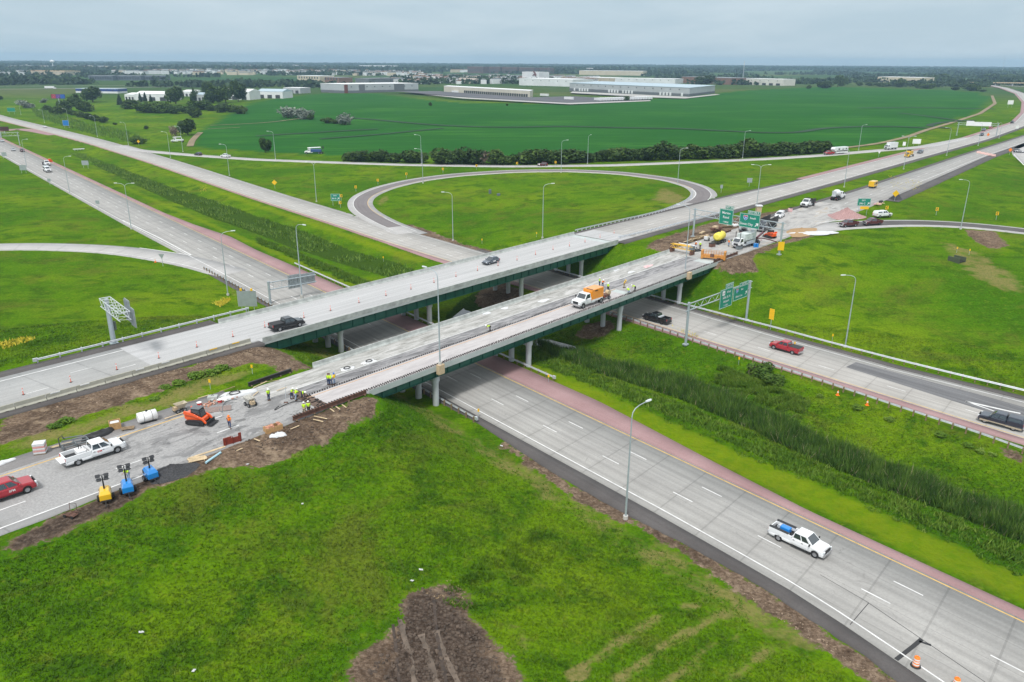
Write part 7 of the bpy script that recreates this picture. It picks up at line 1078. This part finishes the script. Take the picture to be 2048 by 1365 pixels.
plant(1523, 752, 44, 26, 'm', 'green bush with dark twigs behind the right median guardrail', None); plant(1545, 768, 40, 22, 'm', 'light green bush right of the twiggy one at the median guardrail', None); plant(1505, 750, 26, 20, 'd', 'dark brown twiggy bush at the median guardrail', None)
for i, (px, py, w) in enumerate(((1640, 795, 16), (1715, 818, 22), (1780, 842, 20), (1880, 872, 22), (1935, 893, 20), (1960, 905, 18), (1985, 912, 16))): plant(px, py, w, w * .55, 'w', f'{nth(i + 1)} low weed bush from the left along the right median guardrail', 'weed bushes along the right median guardrail')
for i, (px, py, w) in enumerate(((330, 776, 22), (357, 768, 26), (395, 755, 34), (425, 748, 30), (445, 740, 30), (310, 800, 20), (130, 845, 30), (110, 855, 26))): plant(px, py, w, w * .42, 'w', f'{nth(i + 1)} green weed clump in the bare strip between the upper carriageways', 'weed clumps between the upper carriageways')
def road_at(x, y): return RDM[np.clip(np.round((y - GY0) / GC).astype(int), 0, GH - 1), np.clip(np.round((x - GX0) / GC).astype(int), 0, GW - 1)]
def blades(name, X, Y, h, w, mat, bend=.35, per=3, zoff=-.03):
    n = len(X) * per; X = np.repeat(X, per) + rng.normal(0, w * 1.2, n); Y = np.repeat(Y, per) + rng.normal(0, w * 1.2, n); hh = np.repeat(h, per) * rng.uniform(.55, 1.15, n); Z = hz(X, Y) + zoff; a = rng.uniform(0, 2 * np.pi, n); c, s = np.cos(a) * w, np.sin(a) * w; b_ = rng.normal(0, bend, (n, 2)) * hh[:, None]
    V = np.stack([np.stack([X - c, Y - s, Z], -1), np.stack([X + c, Y + s, Z], -1), np.stack([X + b_[:, 0], Y + b_[:, 1], Z + hh], -1)], 1).reshape(-1, 3)
    o = bpy.data.objects.new(name, fastmesh(name, V, np.arange(3 * n).reshape(n, 3), [mat])); COL.objects.link(o); return tag(o, kind='stuff')
m, t, b = newmat('grass_blades'); geo = nn(t, 'ShaderNodeNewGeometry'); gc = grass_colour(t, geo.outputs['Position']); gc = mixc(t, mth(t, 'MULTIPLY', geo.outputs['Random Per Island'], .55), gc, mixc(t, 1., gc, (.45, .5, .4), 'MULTIPLY')); L(t, gc, b.inputs['Base Color']); b.inputs['Roughness'].default_value = .6; b.inputs['Specular IOR Level'].default_value = .2; V_GRASS = m
N_ = 330000; r_ = 42 + 118 * rng.uniform(0, 1, N_) ** .9; th = rng.uniform(-.66, .66, N_); X, Y = r_ * np.sin(th) * 1.05, r_ * np.cos(th)
dens = noise_d = .5 + .5 * np.sin(X * .21 + 2 * np.sin(Y * .13)) * np.sin(Y * .17 + 1.7 * np.sin(X * .11)); ok = (~road_at(X, Y)) & (samp(z_dirt, X, Y) < .25) & (samp(z_dark, X, Y) < .4) & (samp(z_dry, X, Y) < rng.uniform(.2, 1, N_)) & (rng.uniform(0, 1, N_) < .35 + .65 * dens); X, Y = X[ok], Y[ok]
blades('grass', X, Y, .14 + .24 * rng.uniform(0, 1, len(X)) ** 2, .055, V_GRASS, .6)
def inside(px, n, z=-1.2):
    P = np.array([at(x, y, z) for x, y in px]); lo, hi = P.min(0), P.max(0); q = rng.uniform(lo, hi, (n, 2)); return q[inpoly(q[:, 0], q[:, 1], P)]
def edge_noise(q, f, thr): return (np.sin(q[:, 0] * f + 3 * np.sin(q[:, 1] * f * .7)) * np.sin(q[:, 1] * f * 1.1 + 2 * np.sin(q[:, 0] * f * .6))) > thr
q = inside(REED1, 120000); q = q[(q[:, 1] < 150) | (rng.uniform(0, 1, len(q)) < .5)]; q = q[~road_at(q[:, 0], q[:, 1])]; print('reeds', len(q)); hv = 1.5 + .7 * np.sin(q[:, 0] * .5) * np.sin(q[:, 1] * .37) + .5 * rng.uniform(0, 1, len(q)); blades('reeds', q[:, 0], q[:, 1], np.maximum(hv, .8), .06, V_REED, .27, 3); k_ = rng.uniform(0, 1, len(q)) < .07; blades('dead_stems', q[k_, 0], q[k_, 1], np.maximum(hv[k_], .8) * .95, .05, M('dead_reed_stem', (.30, .26, .15), .9, var=.3), .35, 2)
q = inside(REED2, 90000); q = q[~road_at(q[:, 0], q[:, 1]) & edge_noise(q, .11, -.45)][:36000]; blades('reeds', q[:, 0], q[:, 1], .5 + .9 * rng.uniform(0, 1, len(q)), .12, V_REED, .35, 2)
q = inside(REED3, 20000, -.8)[:5000]; blades('reeds', q[:, 0], q[:, 1], 1.6 + rng.uniform(0, 1, len(q)), .22, V_REED, .2, 2)
WEED = [[(1060, 660), (1120, 690), (1200, 745), (1330, 790), (1480, 850), (1600, 905), (1760, 975), (1900, 1028), (2048, 1090), (2048, 1140), (1860, 1060), (1700, 1000), (1540, 930), (1400, 860), (1250, 800), (1120, 755), (1070, 720)], [(870, 585), (760, 575), (690, 545), (590, 505), (512, 475), (512, 490), (600, 530), (700, 580), (790, 610)], [(1440, 735), (1540, 775), (1620, 805), (1600, 830), (1520, 800), (1430, 760)]]
for P in WEED: q = inside(P, 60000, -.8); q = q[edge_noise(q, .9, -.35) & (rng.uniform(0, 1, len(q)) < .9) & ~road_at(q[:, 0], q[:, 1])][:16000]; blades('tall_weeds', q[:, 0], q[:, 1], .35 + .55 * rng.uniform(0, 1, len(q)), .09, V_WEED, .4, 3)
q = inside([(870, 1215), (960, 1120), (1080, 1040), (1130, 1060), (1090, 1130), (1000, 1200), (930, 1235)], 4200, 2.6); q = q[edge_noise(q, .9, .05)]; blades('tall_grass', q[:, 0], q[:, 1], .25 + .35 * rng.uniform(0, 1, len(q)), .05, V_GRASS, .5, 3)
q = inside([(1090, 780), (1300, 872), (1600, 985), (1900, 1140), (2048, 1200), (2048, 1150), (1800, 1040), (1500, 915), (1300, 835), (1120, 765)], 26000, -.3); q = q[edge_noise(q, .45, -.1) & ~road_at(q[:, 0], q[:, 1])]; blades('tall_grass', q[:, 0], q[:, 1], .2 + .4 * rng.uniform(0, 1, len(q)), .06, V_WEED, .5, 2)
V_FLOW = M('yellow_flowers', (.55, .45, .03), .7, var=.3, scale=2)
for P, n in (([(425, 605), (450, 588), (462, 592), (440, 612)], 170), ([(0, 735), (60, 715), (85, 722), (20, 750)], 220), ([(395, 370), (412, 366), (415, 376), (400, 378)], 30), ([(1770, 380), (1840, 395), (1830, 415), (1780, 410)], 160), ([(1340, 640), (1400, 660), (1390, 672)], 60)):
    q = inside(P, n * 3, 1)[:n]; blades('yellow_flowers', q[:, 0], q[:, 1], .35 + .3 * rng.uniform(0, 1, len(q)), .09, V_FLOW, .5, 2)
V_STRAW = M('dry_straw', (.42, .31, .18), .9, var=.3, scale=3); q = inside([(850, 1175), (905, 1162), (935, 1180), (925, 1215), (850, 1200)], 1100, 3); q = q[edge_noise(q, 2.2, -.1)]; blades('dry_straw', q[:, 0], q[:, 1],   .04 + .09 * rng.uniform(0, 1, len(q)), .03, V_STRAW, 1.3, 2)
# clods and tyre tracks in the bare patches
def clods(P, n, s0, s1, mat, z=3.0):
    q = inside(P, n * 3, z)[:n]; mb = MB(); hzv = hz(q[:, 0], q[:, 1])
    for (x, y), z_ in zip(q, hzv): a = random.uniform(s0, s1) * random.random() ** .7 + s0 * .4; mb.loft([[(x + a * k * math.cos(u + .3) * random.uniform(.7, 1.2), y + a * k * math.sin(u + .3) * random.uniform(.7, 1.2), z_ + h * a) for u in (0, 1.25, 2.5, 3.8, 5)] for k, h in ((1, -.1), (.9, .45), (.3, .8))])
    tag(mb.build('soil_clods', mat), kind='stuff')
M_CLOD = M('clod_soil', (.085, .062, .046), .95, var=.5, scale=1.5, bmp=.3); M_CLOD2 = M('tan_clods', (.27, .20, .14), .95, var=.4, scale=1.5)
clods([(800, 1218), (835, 1185), (905, 1170), (925, 1230), (985, 1300), (1020, 1380), (730, 1380), (790, 1290)], 900, .06, .22, M_CLOD, 3.2); clods([(600, 845), (740, 795), (745, 828), (640, 885), (520, 930), (450, 925)], 420, .05, .18, M_CLOD, 5.5); clods([(60, 815), (370, 737), (545, 694), (610, 730), (560, 745), (420, 745), (230, 812), (100, 845)], 420, .05, .16, M_CLOD2, 5.8); clods([(1450, 1140), (1600, 1232), (1790, 1362), (1770, 1365), (1580, 1240), (1440, 1150)], 300, .04, .12, M_CLOD2, .5)
M_RUT = M('rut_soil', (.055, .040, .031), .95, var=.4, scale=1.2, bmp=.4); M_RUT2 = M('pressed_light_soil', (.115, .088, .067), .95, var=.45, scale=.9)
for pts, w_, m_ in (([(800, 1240), (812, 1290), (822, 1330), (832, 1380)], .24, M_RUT2), ([(842, 1270), (856, 1310), (868, 1350), (878, 1385)], .26, M_RUT2), ([(872, 1262), (888, 1310), (908, 1350), (922, 1380)], .22, M_RUT2), ([(786, 1250), (792, 1300), (800, 1380)], .12, M_RUT), ([(868, 1200), (872, 1260), (884, 1330), (896, 1380)], .14, M_RUT)):
    R = Ref([gp(x, y, .06) for x, y in pts], .5, 2); k = np.arange(0, R.len, .5); wv = w_ * (1 + rng.normal(0, .22, len(k))); ribbon('tyre_rut', R, [(a_, -b_) for a_, b_ in zip(k, wv)], [(a_, b_) for a_, b_ in zip(k, wv * (1 + rng.normal(0, .15, len(k))))], 0, 0, R.len, m_, .5)
# water standing in the median ditch
wm, t, b = newmat('ditch_water'); b.inputs['Base Color'].default_value = (.03, .04, .04, 1); b.inputs['Roughness'].default_value = .08; bump(t, b, noise(t, nn(t, 'ShaderNodeTexCoord').outputs['Object'], 1.5), .08, .02)
P = [(*at(x, y, -1.62), -1.62) for x, y in ((930, 615), (985, 618), (960, 655), (1020, 672), (1100, 680), (1150, 693), (1165, 712), (1120, 716), (1060, 700), (985, 680), (920, 655), (905, 635))]; mb = MB(); mb.add(P, [tuple(range(len(P)))]); tag(mb.build('ditch_water', wm), kind='structure')
V_FUR = M('dark_crop_furrow', (.006, .036, .010), .95, var=.3, scale=.2); V_TRK = M('field_track_soil', (.22, .17, .10), .95, var=.35, scale=.15)
for pts, w_, m_ in (([(690, 236), (760, 241), (820, 247), (887, 252), (960, 255), (1024, 256), (1090, 254), (1150, 254), (1260, 257), (1360, 258), (1450, 263), (1536, 267), (1590, 267), (1625, 261), (1650, 257), (1720, 254), (1800, 254), (1870, 258)], 3.5, V_FUR), ([(512, 273), (600, 268), (700, 262), (760, 259)], 3, V_FUR), ([(640, 279), (760, 270), (850, 261), (890, 257)], 2.5, V_FUR), ([(1716, 217), (1800, 216), (1900, 217), (1990, 219)], 5, V_FUR), ([(1800, 227), (1860, 234), (1925, 243)], 3, V_FUR), ([(1900, 258), (1850, 253), (1880, 246), (1950, 241)], 3, V_FUR), ([(420, 252), (470, 250), (540, 246), (600, 238)], 3, V_TRK), ([(1640, 302), (1700, 296), (1760, 288), (1815, 275), (1850, 262), (1905, 246), (1960, 228), (1990, 208), (1984, 192)], 4.5, V_TRK), ([(380, 294), (384, 283), (392, 274), (401, 266)], 5, V_TRK), ([(415, 259), (445, 258), (480, 256)], 2.5, V_TRK)):
    R = Ref([gp(x, y, .35) for x, y in pts], 4, 3); w_ *= 1.7 if m_ is V_FUR else .8; ribbon('field_furrow' if m_ is V_FUR else 'field_track', R, -w_ / 2, w_ / 2, 0, 0, R.len, m_, 4)
# far woods: leaf clumps beyond the fields, dense towards the horizon
def clumps(name, X, Y, w, h, mat, k=9):
    n = len(X) * k; Xr, Yr = np.repeat(X, k), np.repeat(Y, k); wr, hr = np.repeat(w, k), np.repeat(h, k); P = np.stack([Xr + rng.normal(0, .28, n) * wr, Yr + rng.normal(0, .28, n) * wr, hz(Xr, Yr) + hr * rng.uniform(.12, .95, n)], -1); nrm = rng.normal(size=(n, 3)) + np.array([0, -.4, .6]); nrm /= np.linalg.norm(nrm, axis=1)[:, None]; a = np.cross(nrm, rng.normal(size=(n, 3))); a /= np.linalg.norm(a, axis=1)[:, None]; b_ = np.cross(nrm, a); s = (wr * rng.uniform(.2, .42, n))[:, None]
    V = np.stack([P - a * s, P - b_ * s, P + a * s, P + b_ * s], 1).reshape(-1, 3); o = bpy.data.objects.new(name, fastmesh(name, V, np.arange(4 * n).reshape(n, 4), [mat])); COL.objects.link(o); return tag(o, kind='stuff')
def far_xy(n, d0, d1, pw=1.): d = d0 + (d1 - d0) * rng.uniform(0, 1, n) ** pw; u = rng.uniform(-.72, .72, n); return u * d, d
V_FAR = leafmat('far_leaves', (.010, .026, .009), (.020, .046, .014), (.040, .075, .020), .02)
X, Y = far_xy(17000, 1450, 3400); v = np.sin(X / 160 + 2 * np.sin(Y / 210)) * np.sin(Y / 120 + 1.5 * np.sin(X / 260)) + .35 * np.sin(X / 61) * np.sin(Y / 53); left = X / Y < .05
ok = (v > np.where(left, .28, .50)) & ~((X / Y > -.1) & (X / Y < .3) & (Y < 1700)); clumps('far_woods', X[ok], Y[ok], rng.uniform(8, 14, ok.sum()), rng.uniform(6, 12, ok.sum()), V_FAR)
X, Y = far_xy(60000, 3000, 9000); v = np.sin(X / 420 + 2 * np.sin(Y / 610)) * np.sin(Y / 330 + 1.5 * np.sin(X / 700)) + .4 * np.sin(X / 131) * np.sin(Y / 103); ok = v > np.interp(Y, [3000, 5500, 9000], [.45, .0, -.6]) - .25 * (X / Y < -.05); clumps('far_woods', X[ok], Y[ok], rng.uniform(16, 30, ok.sum()), rng.uniform(9, 16, ok.sum()), V_FAR, 6)
# ---------------------------------------------------------------- far buildings
M_DOCK = M('dark_dock_door', (.05, .055, .06), .6); M_WINF = M('far_window', (.05, .06, .07), .3); M_YARD = M('yard_asphalt', (.085, .085, .095), .9, var=.2, scale=.02); M_YCON = M('yard_concrete', (.40, .39, .37), .9, var=.15, scale=.02)
def col(n, c, v=.08): return M('wall_' + n, c, .8, var=v, scale=.08)
def bldg(name, label, Lp, Cp, Rp, topy, wall, roof, depth=40, band=None, nwin=0, ndoor=0, door=None, wz=.75, cat='building', panels=(), rise=0, ws=(1.6, 1.4), fr=(0.04, .96), doors=()):
    C = np.array(gp(*Cp)); A = np.array(gp(*Lp)); A[2] = C[2]; h = top_z(C[0], C[1], Cp[0], topy) - C[2]; h = max(h, 3.5); u = A[:2] - C[:2]; lu = float(np.hypot(*u)); u /= lu
    if Rp is not None: B = np.array(gp(*Rp)); w = B[:2] - C[:2]; lw = float(np.hypot(*w)); w /= lw
    else: w = np.array([-u[1], u[0]]); w = w if w[1] > 0 else -w; lw = depth
    o = thing(name, label, cat, tuple(C), math.atan2(u[1], u[0])); c, s = u; wl = np.array([c * w[0] + s * w[1], -s * w[0] + c * w[1]]); sg = 1 if wl[1] > 0 else -1
    F = [(0, 0), (lu, 0), (lu + wl[0] * lw, wl[1] * lw), (wl[0] * lw, wl[1] * lw)]; F = F if sg > 0 else F[::-1]
    wb = MB(); wb.prism([(p[0], p[1]) for p in F], lambda a, b_, k: (a, b_, (-1, h)[k])); wb.build('wall', wall, o)
    cx_, cy_ = np.mean(F, 0); rf = MB()
    if rise: rf.loft([[(cx_ + (a - cx_) * k, cy_ + (b_ - cy_) * k2, h + z) for a, b_ in F] for k, k2, z in ((1.01, 1.02, .05), (1.0, .04, rise))])
    else: rf.prism([(cx_ + (a - cx_) * 1.004, cy_ + (b_ - cy_) * 1.006) for a, b_ in F], lambda a, b_, k: (a, b_, h + (.05, .5)[k]))
    rf.build('roof', roof, o)
    if band: bm_ = MB(); bm_.prism([(cx_ + (a - cx_) * 1.002, cy_ + (b_ - cy_) * 1.004) for a, b_ in F], lambda a, b_, k: (a, b_, (-.5, h * band[0])[k])); bm_.build('base_band', band[1], o)
    for a, b_, m_ in panels: MB().box((lu * (1 - (a + b_) / 2), -sg * .15, h / 2), (lu * (b_ - a), .5, h * .98)).build('wall_panel', m_, o)
    for i in range(nwin): MB().box((lu * (fr[0] + (fr[1] - fr[0]) * (i + .5) / nwin), -sg * .1, h * wz), (ws[0], .25, ws[1])).build('window', M_WINF, o)
    for i in range(ndoor): MB().box((lu * (fr[0] + (fr[1] - fr[0]) * (i + .5) / ndoor), -sg * .22, min(h * .3, 2.2)), (max(2.2, lu / ndoor * .5), .5, min(h * .55, 4.2))).build('dock_door', door or M_DOCK, o)
    for q in doors: MB().box((lu * (1 - q), -sg * .22, 2.3), (3.4, .5, 4.2)).build('dock_door', door or M_DOCK, o)
    return o
GW_ = col('pale_grey', (.42, .44, .46)); DG = col('dark_grey', (.14, .15, .165)); WH = col('white', (.70, .71, .72)); TAN = col('tan', (.48, .41, .32)); BRK = col('brick', (.22, .12, .085)); CRM = col('cream', (.55, .48, .36)); RW = M('roof_white', (.72, .73, .73), .7, var=.06, scale=.02); RBL = M('roof_blue_grey', (.40, .50, .56), .5, .1, var=.05, scale=.02); RGR = M('roof_grey', (.22, .235, .25), .8, var=.1, scale=.02)
bldg('warehouse', 'pale grey warehouse with two dark wall panels, left of the dock building', (837, 183), (689, 187), (642, 185), 169.5, GW_, RW, band=(.3, DG), nwin=9, panels=((.20, .34, DG), (.735, .81, DG), (.955, 1.0, col('rust_red', (.16, .05, .04)))), wz=.72); bldg('warehouse', 'dark low warehouse behind the pale grey one', (800, 168), (738, 170), None, 158, DG, RGR, 40, nwin=5)
bldg('dock_warehouse', 'long cream dock building with a row of dark loading doors', (888, 186), (1060, 196), (1066, 194), 182.5, col('light_tan', (.56, .52, .44)), RW, ndoor=30, fr=(.02, .74)); bldg('warehouse', 'largest grey warehouse with a pale blue roof and white doors', (1139, 183), (1378, 194), (1429, 187), 176.5, GW_, RBL, band=(.32, DG), nwin=14, wz=.78, doors=(.05, .10, .125, .15, .175, .37, .395, .42, .445, .49, .515, .54, .565, .79, .815, .84, .865, .95), door=WH)
bldg('factory', 'white factory under the tall square tower', (1038, 171), (1145, 174), None, 160, WH, RW, 60, nwin=6); tw_ = bldg('factory_tower', 'tall white square tower with a dark emblem', (1044, 166), (1078, 167), None, 145, WH, RW, 30); q = MB(); q.add([(x, .6, z) for x, z in ((8, 18), (13, 24), (21, 25), (15, 20), (22, 15), (13, 16), (9, 12))], [(0, 1, 2, 3), (3, 4, 5, 6, 0)]); q.build('emblem', M('emblem_grey_red', (.20, .08, .08), .6, var=.4, scale=.1), tw_)
bldg('warehouse', 'long tan warehouse far behind the factory', (1158, 150), (1286, 152), None, 143, CRM, RW, 80, nwin=8); bldg('warehouse', 'long white low building behind the largest warehouse, left part', (1150, 163), (1228, 165), None, 157, TAN, RW, 60, nwin=6); bldg('warehouse', 'long white low building behind the largest warehouse, right part', (1230, 166), (1350, 168), None, 159, WH, RW, 60, nwin=7)
bldg('brick_building', 'low brown brick building right of the largest warehouse', (1363, 167), (1460, 170), None, 157, BRK, RGR, 60, nwin=9, cat='building'); bldg('shed', 'white shed with open dark bays at the left of the right field', (1491, 170), (1566, 172), None, 159.5, col('warm_white', (.62, .60, .54)), RW, 40, ndoor=5, nwin=4); bldg('warehouse', 'cream warehouse at the far edge of the right field', (1754, 165), (1843, 167), None, 156, CRM, RW, 60, ndoor=7)
for i, (a, b_, y, tp) in enumerate(((935, 966, 147, 134), (970, 1000, 147, 134.5), (1004, 1034, 147.5, 135), (1038, 1068, 148, 136), (1070, 1100, 148, 136.5))): bldg('apartment_block', f'{nth(i + 1)} dark brick apartment block from the left in the distant row', (a, y), (b_, y + .5), None, tp, col('dark_brick', (.12, .07, .06), .3), RGR, 40, nwin=8, ws=(4, 9), wz=.5)
bldg('arena', 'distant long white roofed arena', (717, 139), (790, 139.5), None, 132, WH, RW, 90, nwin=6)
for i, (a, b_, y, tp, w_, r_2, rs) in enumerate(((250, 270, 200, 190, WH, RW, 2), (271, 340, 202, 189, WH, RW, 3), (362, 386, 193, 184, WH, RW, 2), (388, 412, 203, 190, GW_, RBL, 2), (440, 500, 200, 184, WH, RW, 3), (514, 566, 197, 184, WH, RBL, 3), (567, 601, 187, 177, GW_, RW, 0))): bldg('shed', f'{nth(i + 1)} white shed from the left among the dark trees', (a, y), (b_, y + .6), None, tp, w_, r_2, 26, rise=rs, nwin=0, ndoor=3)
bldg('striped_shed', 'long shed with blue and white stripes and a grey roof at left', (152, 186), (236, 187.5), None, 179, col('deep_blue', (.02, .05, .22)), RBL, 22, band=(.45, WH), nwin=6)
bldg('shopping_hall', 'distant tan hall at upper left', (55, 150), (130, 151), None, 143, TAN, col('orange_roof', (.55, .36, .18)), 60, nwin=8); 
for i, (a, b_, y) in enumerate(((178, 226, 161), (230, 282, 161), (286, 331, 161))): bldg('apartment_block', f'{nth(i + 1)} grey blue apartment block from the left in the upper left field', (a, y), (b_, y + .5), None, y - 9, col('slate', (.11, .13, .16), .3), RGR, 30, nwin=9, ws=(4, 5), wz=.5)
bldg('school', 'tan building with a pale upper storey behind the pale grey warehouse', (595, 165), (640, 166.5), None, 153, CRM, RW, 40, nwin=8, ws=(4, 4)); bldg('brick_building', 'brown brick building right of the tan school', (642, 166), (678, 167), None, 156, BRK, RGR, 40, nwin=6, ws=(4, 4)); bldg('church', 'small house with a wide tan roof before the dock building', (911, 167), (945, 168), None, 163, TAN, col('tan_roof', (.34, .30, .26)), 26, rise=6, nwin=4); bldg('office', 'white office with dark glass among trees in the distance', (850, 154), (881, 154.5), None, 149, WH, RW, 30, nwin=6, ws=(5, 3))
tp_ = thing('water_tower', 'distant white water tower at upper left', 'water tower', gp(107, 139)); MB().tube([(0, 0, 0), (0, 0, 26)], [3, 2], 10).build('stem', WH, tp_); MB().ball((0, 0, 32), 9, 14, 8, 0, (1, 1, .7)).build('tank', WH, tp_)
for px, py, ty, lab in ((1485, 165, 122, 'lattice radio mast behind the brick building'), (2003, 150, 114, 'thin distant mast at upper right')):
    x, y, z = gp(px, py); h = top_z(x, y, px, ty) - z; o = thing('radio_mast', lab, 'radio mast', (x, y, z)); q = MB(); [q.tube([(a * 1.4, b_ * 1.4, 0), (a * .5, b_ * .5, h)], .25, 5) for a, b_ in ((-1, -.6), (1, -.6), (0, 1.1))]; [q.box((0, 0, zz), (2.2, .2, .2)) for zz in np.arange(4, h, 4)]; q.build('lattice', M_GALV, o); q = MB(); q.box((0, 0, h * .85), (3, .6, 2)); q.build('antenna', WH, o)
def flat(name, px, mat, zo=.12):
    P = [gp(x, y, zo) for x, y in px]; z = max(p[2] for p in P); mb = MB(); mb.add([(p[0], p[1], z) for p in P], [tuple(range(len(P)))]); tag(mb.build(name, mat), kind='structure')
flat('truck_yard', [(790, 187), (880, 185.5), (890, 187), (1060, 197), (1150, 194), (1215, 198), (1300, 201), (1140, 209), (930, 198)], M_YARD); flat('yard_pavement', [(1145, 186), (1378, 195.5), (1430, 189), (1440, 190), (1370, 199), (1300, 197), (1140, 189)], M_YCON, .2); flat('yard_pavement', [(845, 193), (930, 199), (1135, 208.5), (1300, 201.5), (1302, 203), (1140, 211), (925, 201)], M_YCON, .3)
for pts, w_ in (([(-40, 180), (100, 178.5), (250, 176), (400, 174), (560, 171)], 9), ([(-40, 173.5), (120, 173), (260, 172), (300, 171)], 7), ([(1990, 171), (2048, 174), (2100, 176)], 14), ([(160, 158), (100, 152), (20, 151)], 6)):
    R = Ref([gp(x, y, .5) for x, y in pts], 6, 3); ribbon('distant_road', R, -w_ / 2, w_ / 2, 0, 0, R.len, R_GREY, 6)
ov = thing('distant_overpass', 'distant overpass crossing the curved road at right', 'bridge', gp(1985, 172)); MB().box((25, 10, 6), (150, 12, 1.6), rz=-.1).build('deck', M_TAN, ov); [MB().box((x, 10 - .1 * (x - 25), 2), (2, 9, 7)).build('pier', M_PIER, ov) for x in (-20, 10, 45, 80)]
tr0 = thing('parked_trailer', '', 'trailer'); MB().box((0, 0, 2.5), (2.6, 13, 2.8)).build('trailer_box', WH, tr0); MB().box((0, 0, .7), (2.2, 12, .5)).build('undercarriage', M_TRIM, tr0)
for i in range(20): dup(tr0, gp(1196 + i * 5.3, 203.2 - i * .17), .5, f'{nth(i + 1)} white parked trailer from the left in the row at the field edge', 'white trailers parked in a row')
for px, py, lab in ((911, 187.5, 'white trailer backed to the dock building'), (1089, 194, 'white trailer alone on the dark truck yard'), (1138, 201, 'white trailer in the middle of the truck yard')): dup(tr0, gp(px, py), .9, lab)
for o in [tr0] + list(tr0.children): bpy.data.objects.remove(o)
# small houses of the far town, too many and too small to tell apart
X, Y = far_xy(6000, 1700, 5200); v = np.sin(X / 310 + 1) * np.sin(Y / 260); ok = (X / Y < .1) & (v > .05); X, Y = X[ok][:1300], Y[ok][:1300]; mb = MB()
for x, y in zip(X, Y): z = float(hz(x, y)); w_, d_, h_ = random.uniform(10, 24) * (1 + y / 4000), random.uniform(9, 14), random.uniform(4, 7) * (1 + y / 5000); a = random.choice((0, 1.57, .6)); mb.box((x, y, z + h_ / 2), (w_, d_, h_), rz=a, mi=random.choice((0, 0, 1))); mb.box((x, y, z + h_ + .9), (w_ * .9, d_ * .7, 1.8), rz=a, mi=random.choice((2, 2, 3)))
tag(mb.build('far_houses', [WH, CRM, RGR, BRK]), kind='stuff')
# ---------------------------------------------------------------- haze: one closed box of even air round the whole scene
hm = bpy.data.materials.new('haze'); hm.use_nodes = True; t = hm.node_tree; t.nodes.clear(); ho = t.nodes.new('ShaderNodeOutputMaterial'); pv = t.nodes.new('ShaderNodeVolumePrincipled'); pv.inputs['Color'].default_value = (.52, .78, 1.0, 1); pv.inputs['Density'].default_value = 1.1e-4; pv.inputs['Anisotropy'].default_value = .2; t.links.new(pv.outputs[0], ho.inputs['Volume'])
hb_ = MB(); hb_.box((0, 4900, 42), (19500, 10800, 104)); haze = hb_.build('haze', hm); tag(haze, kind='stuff')
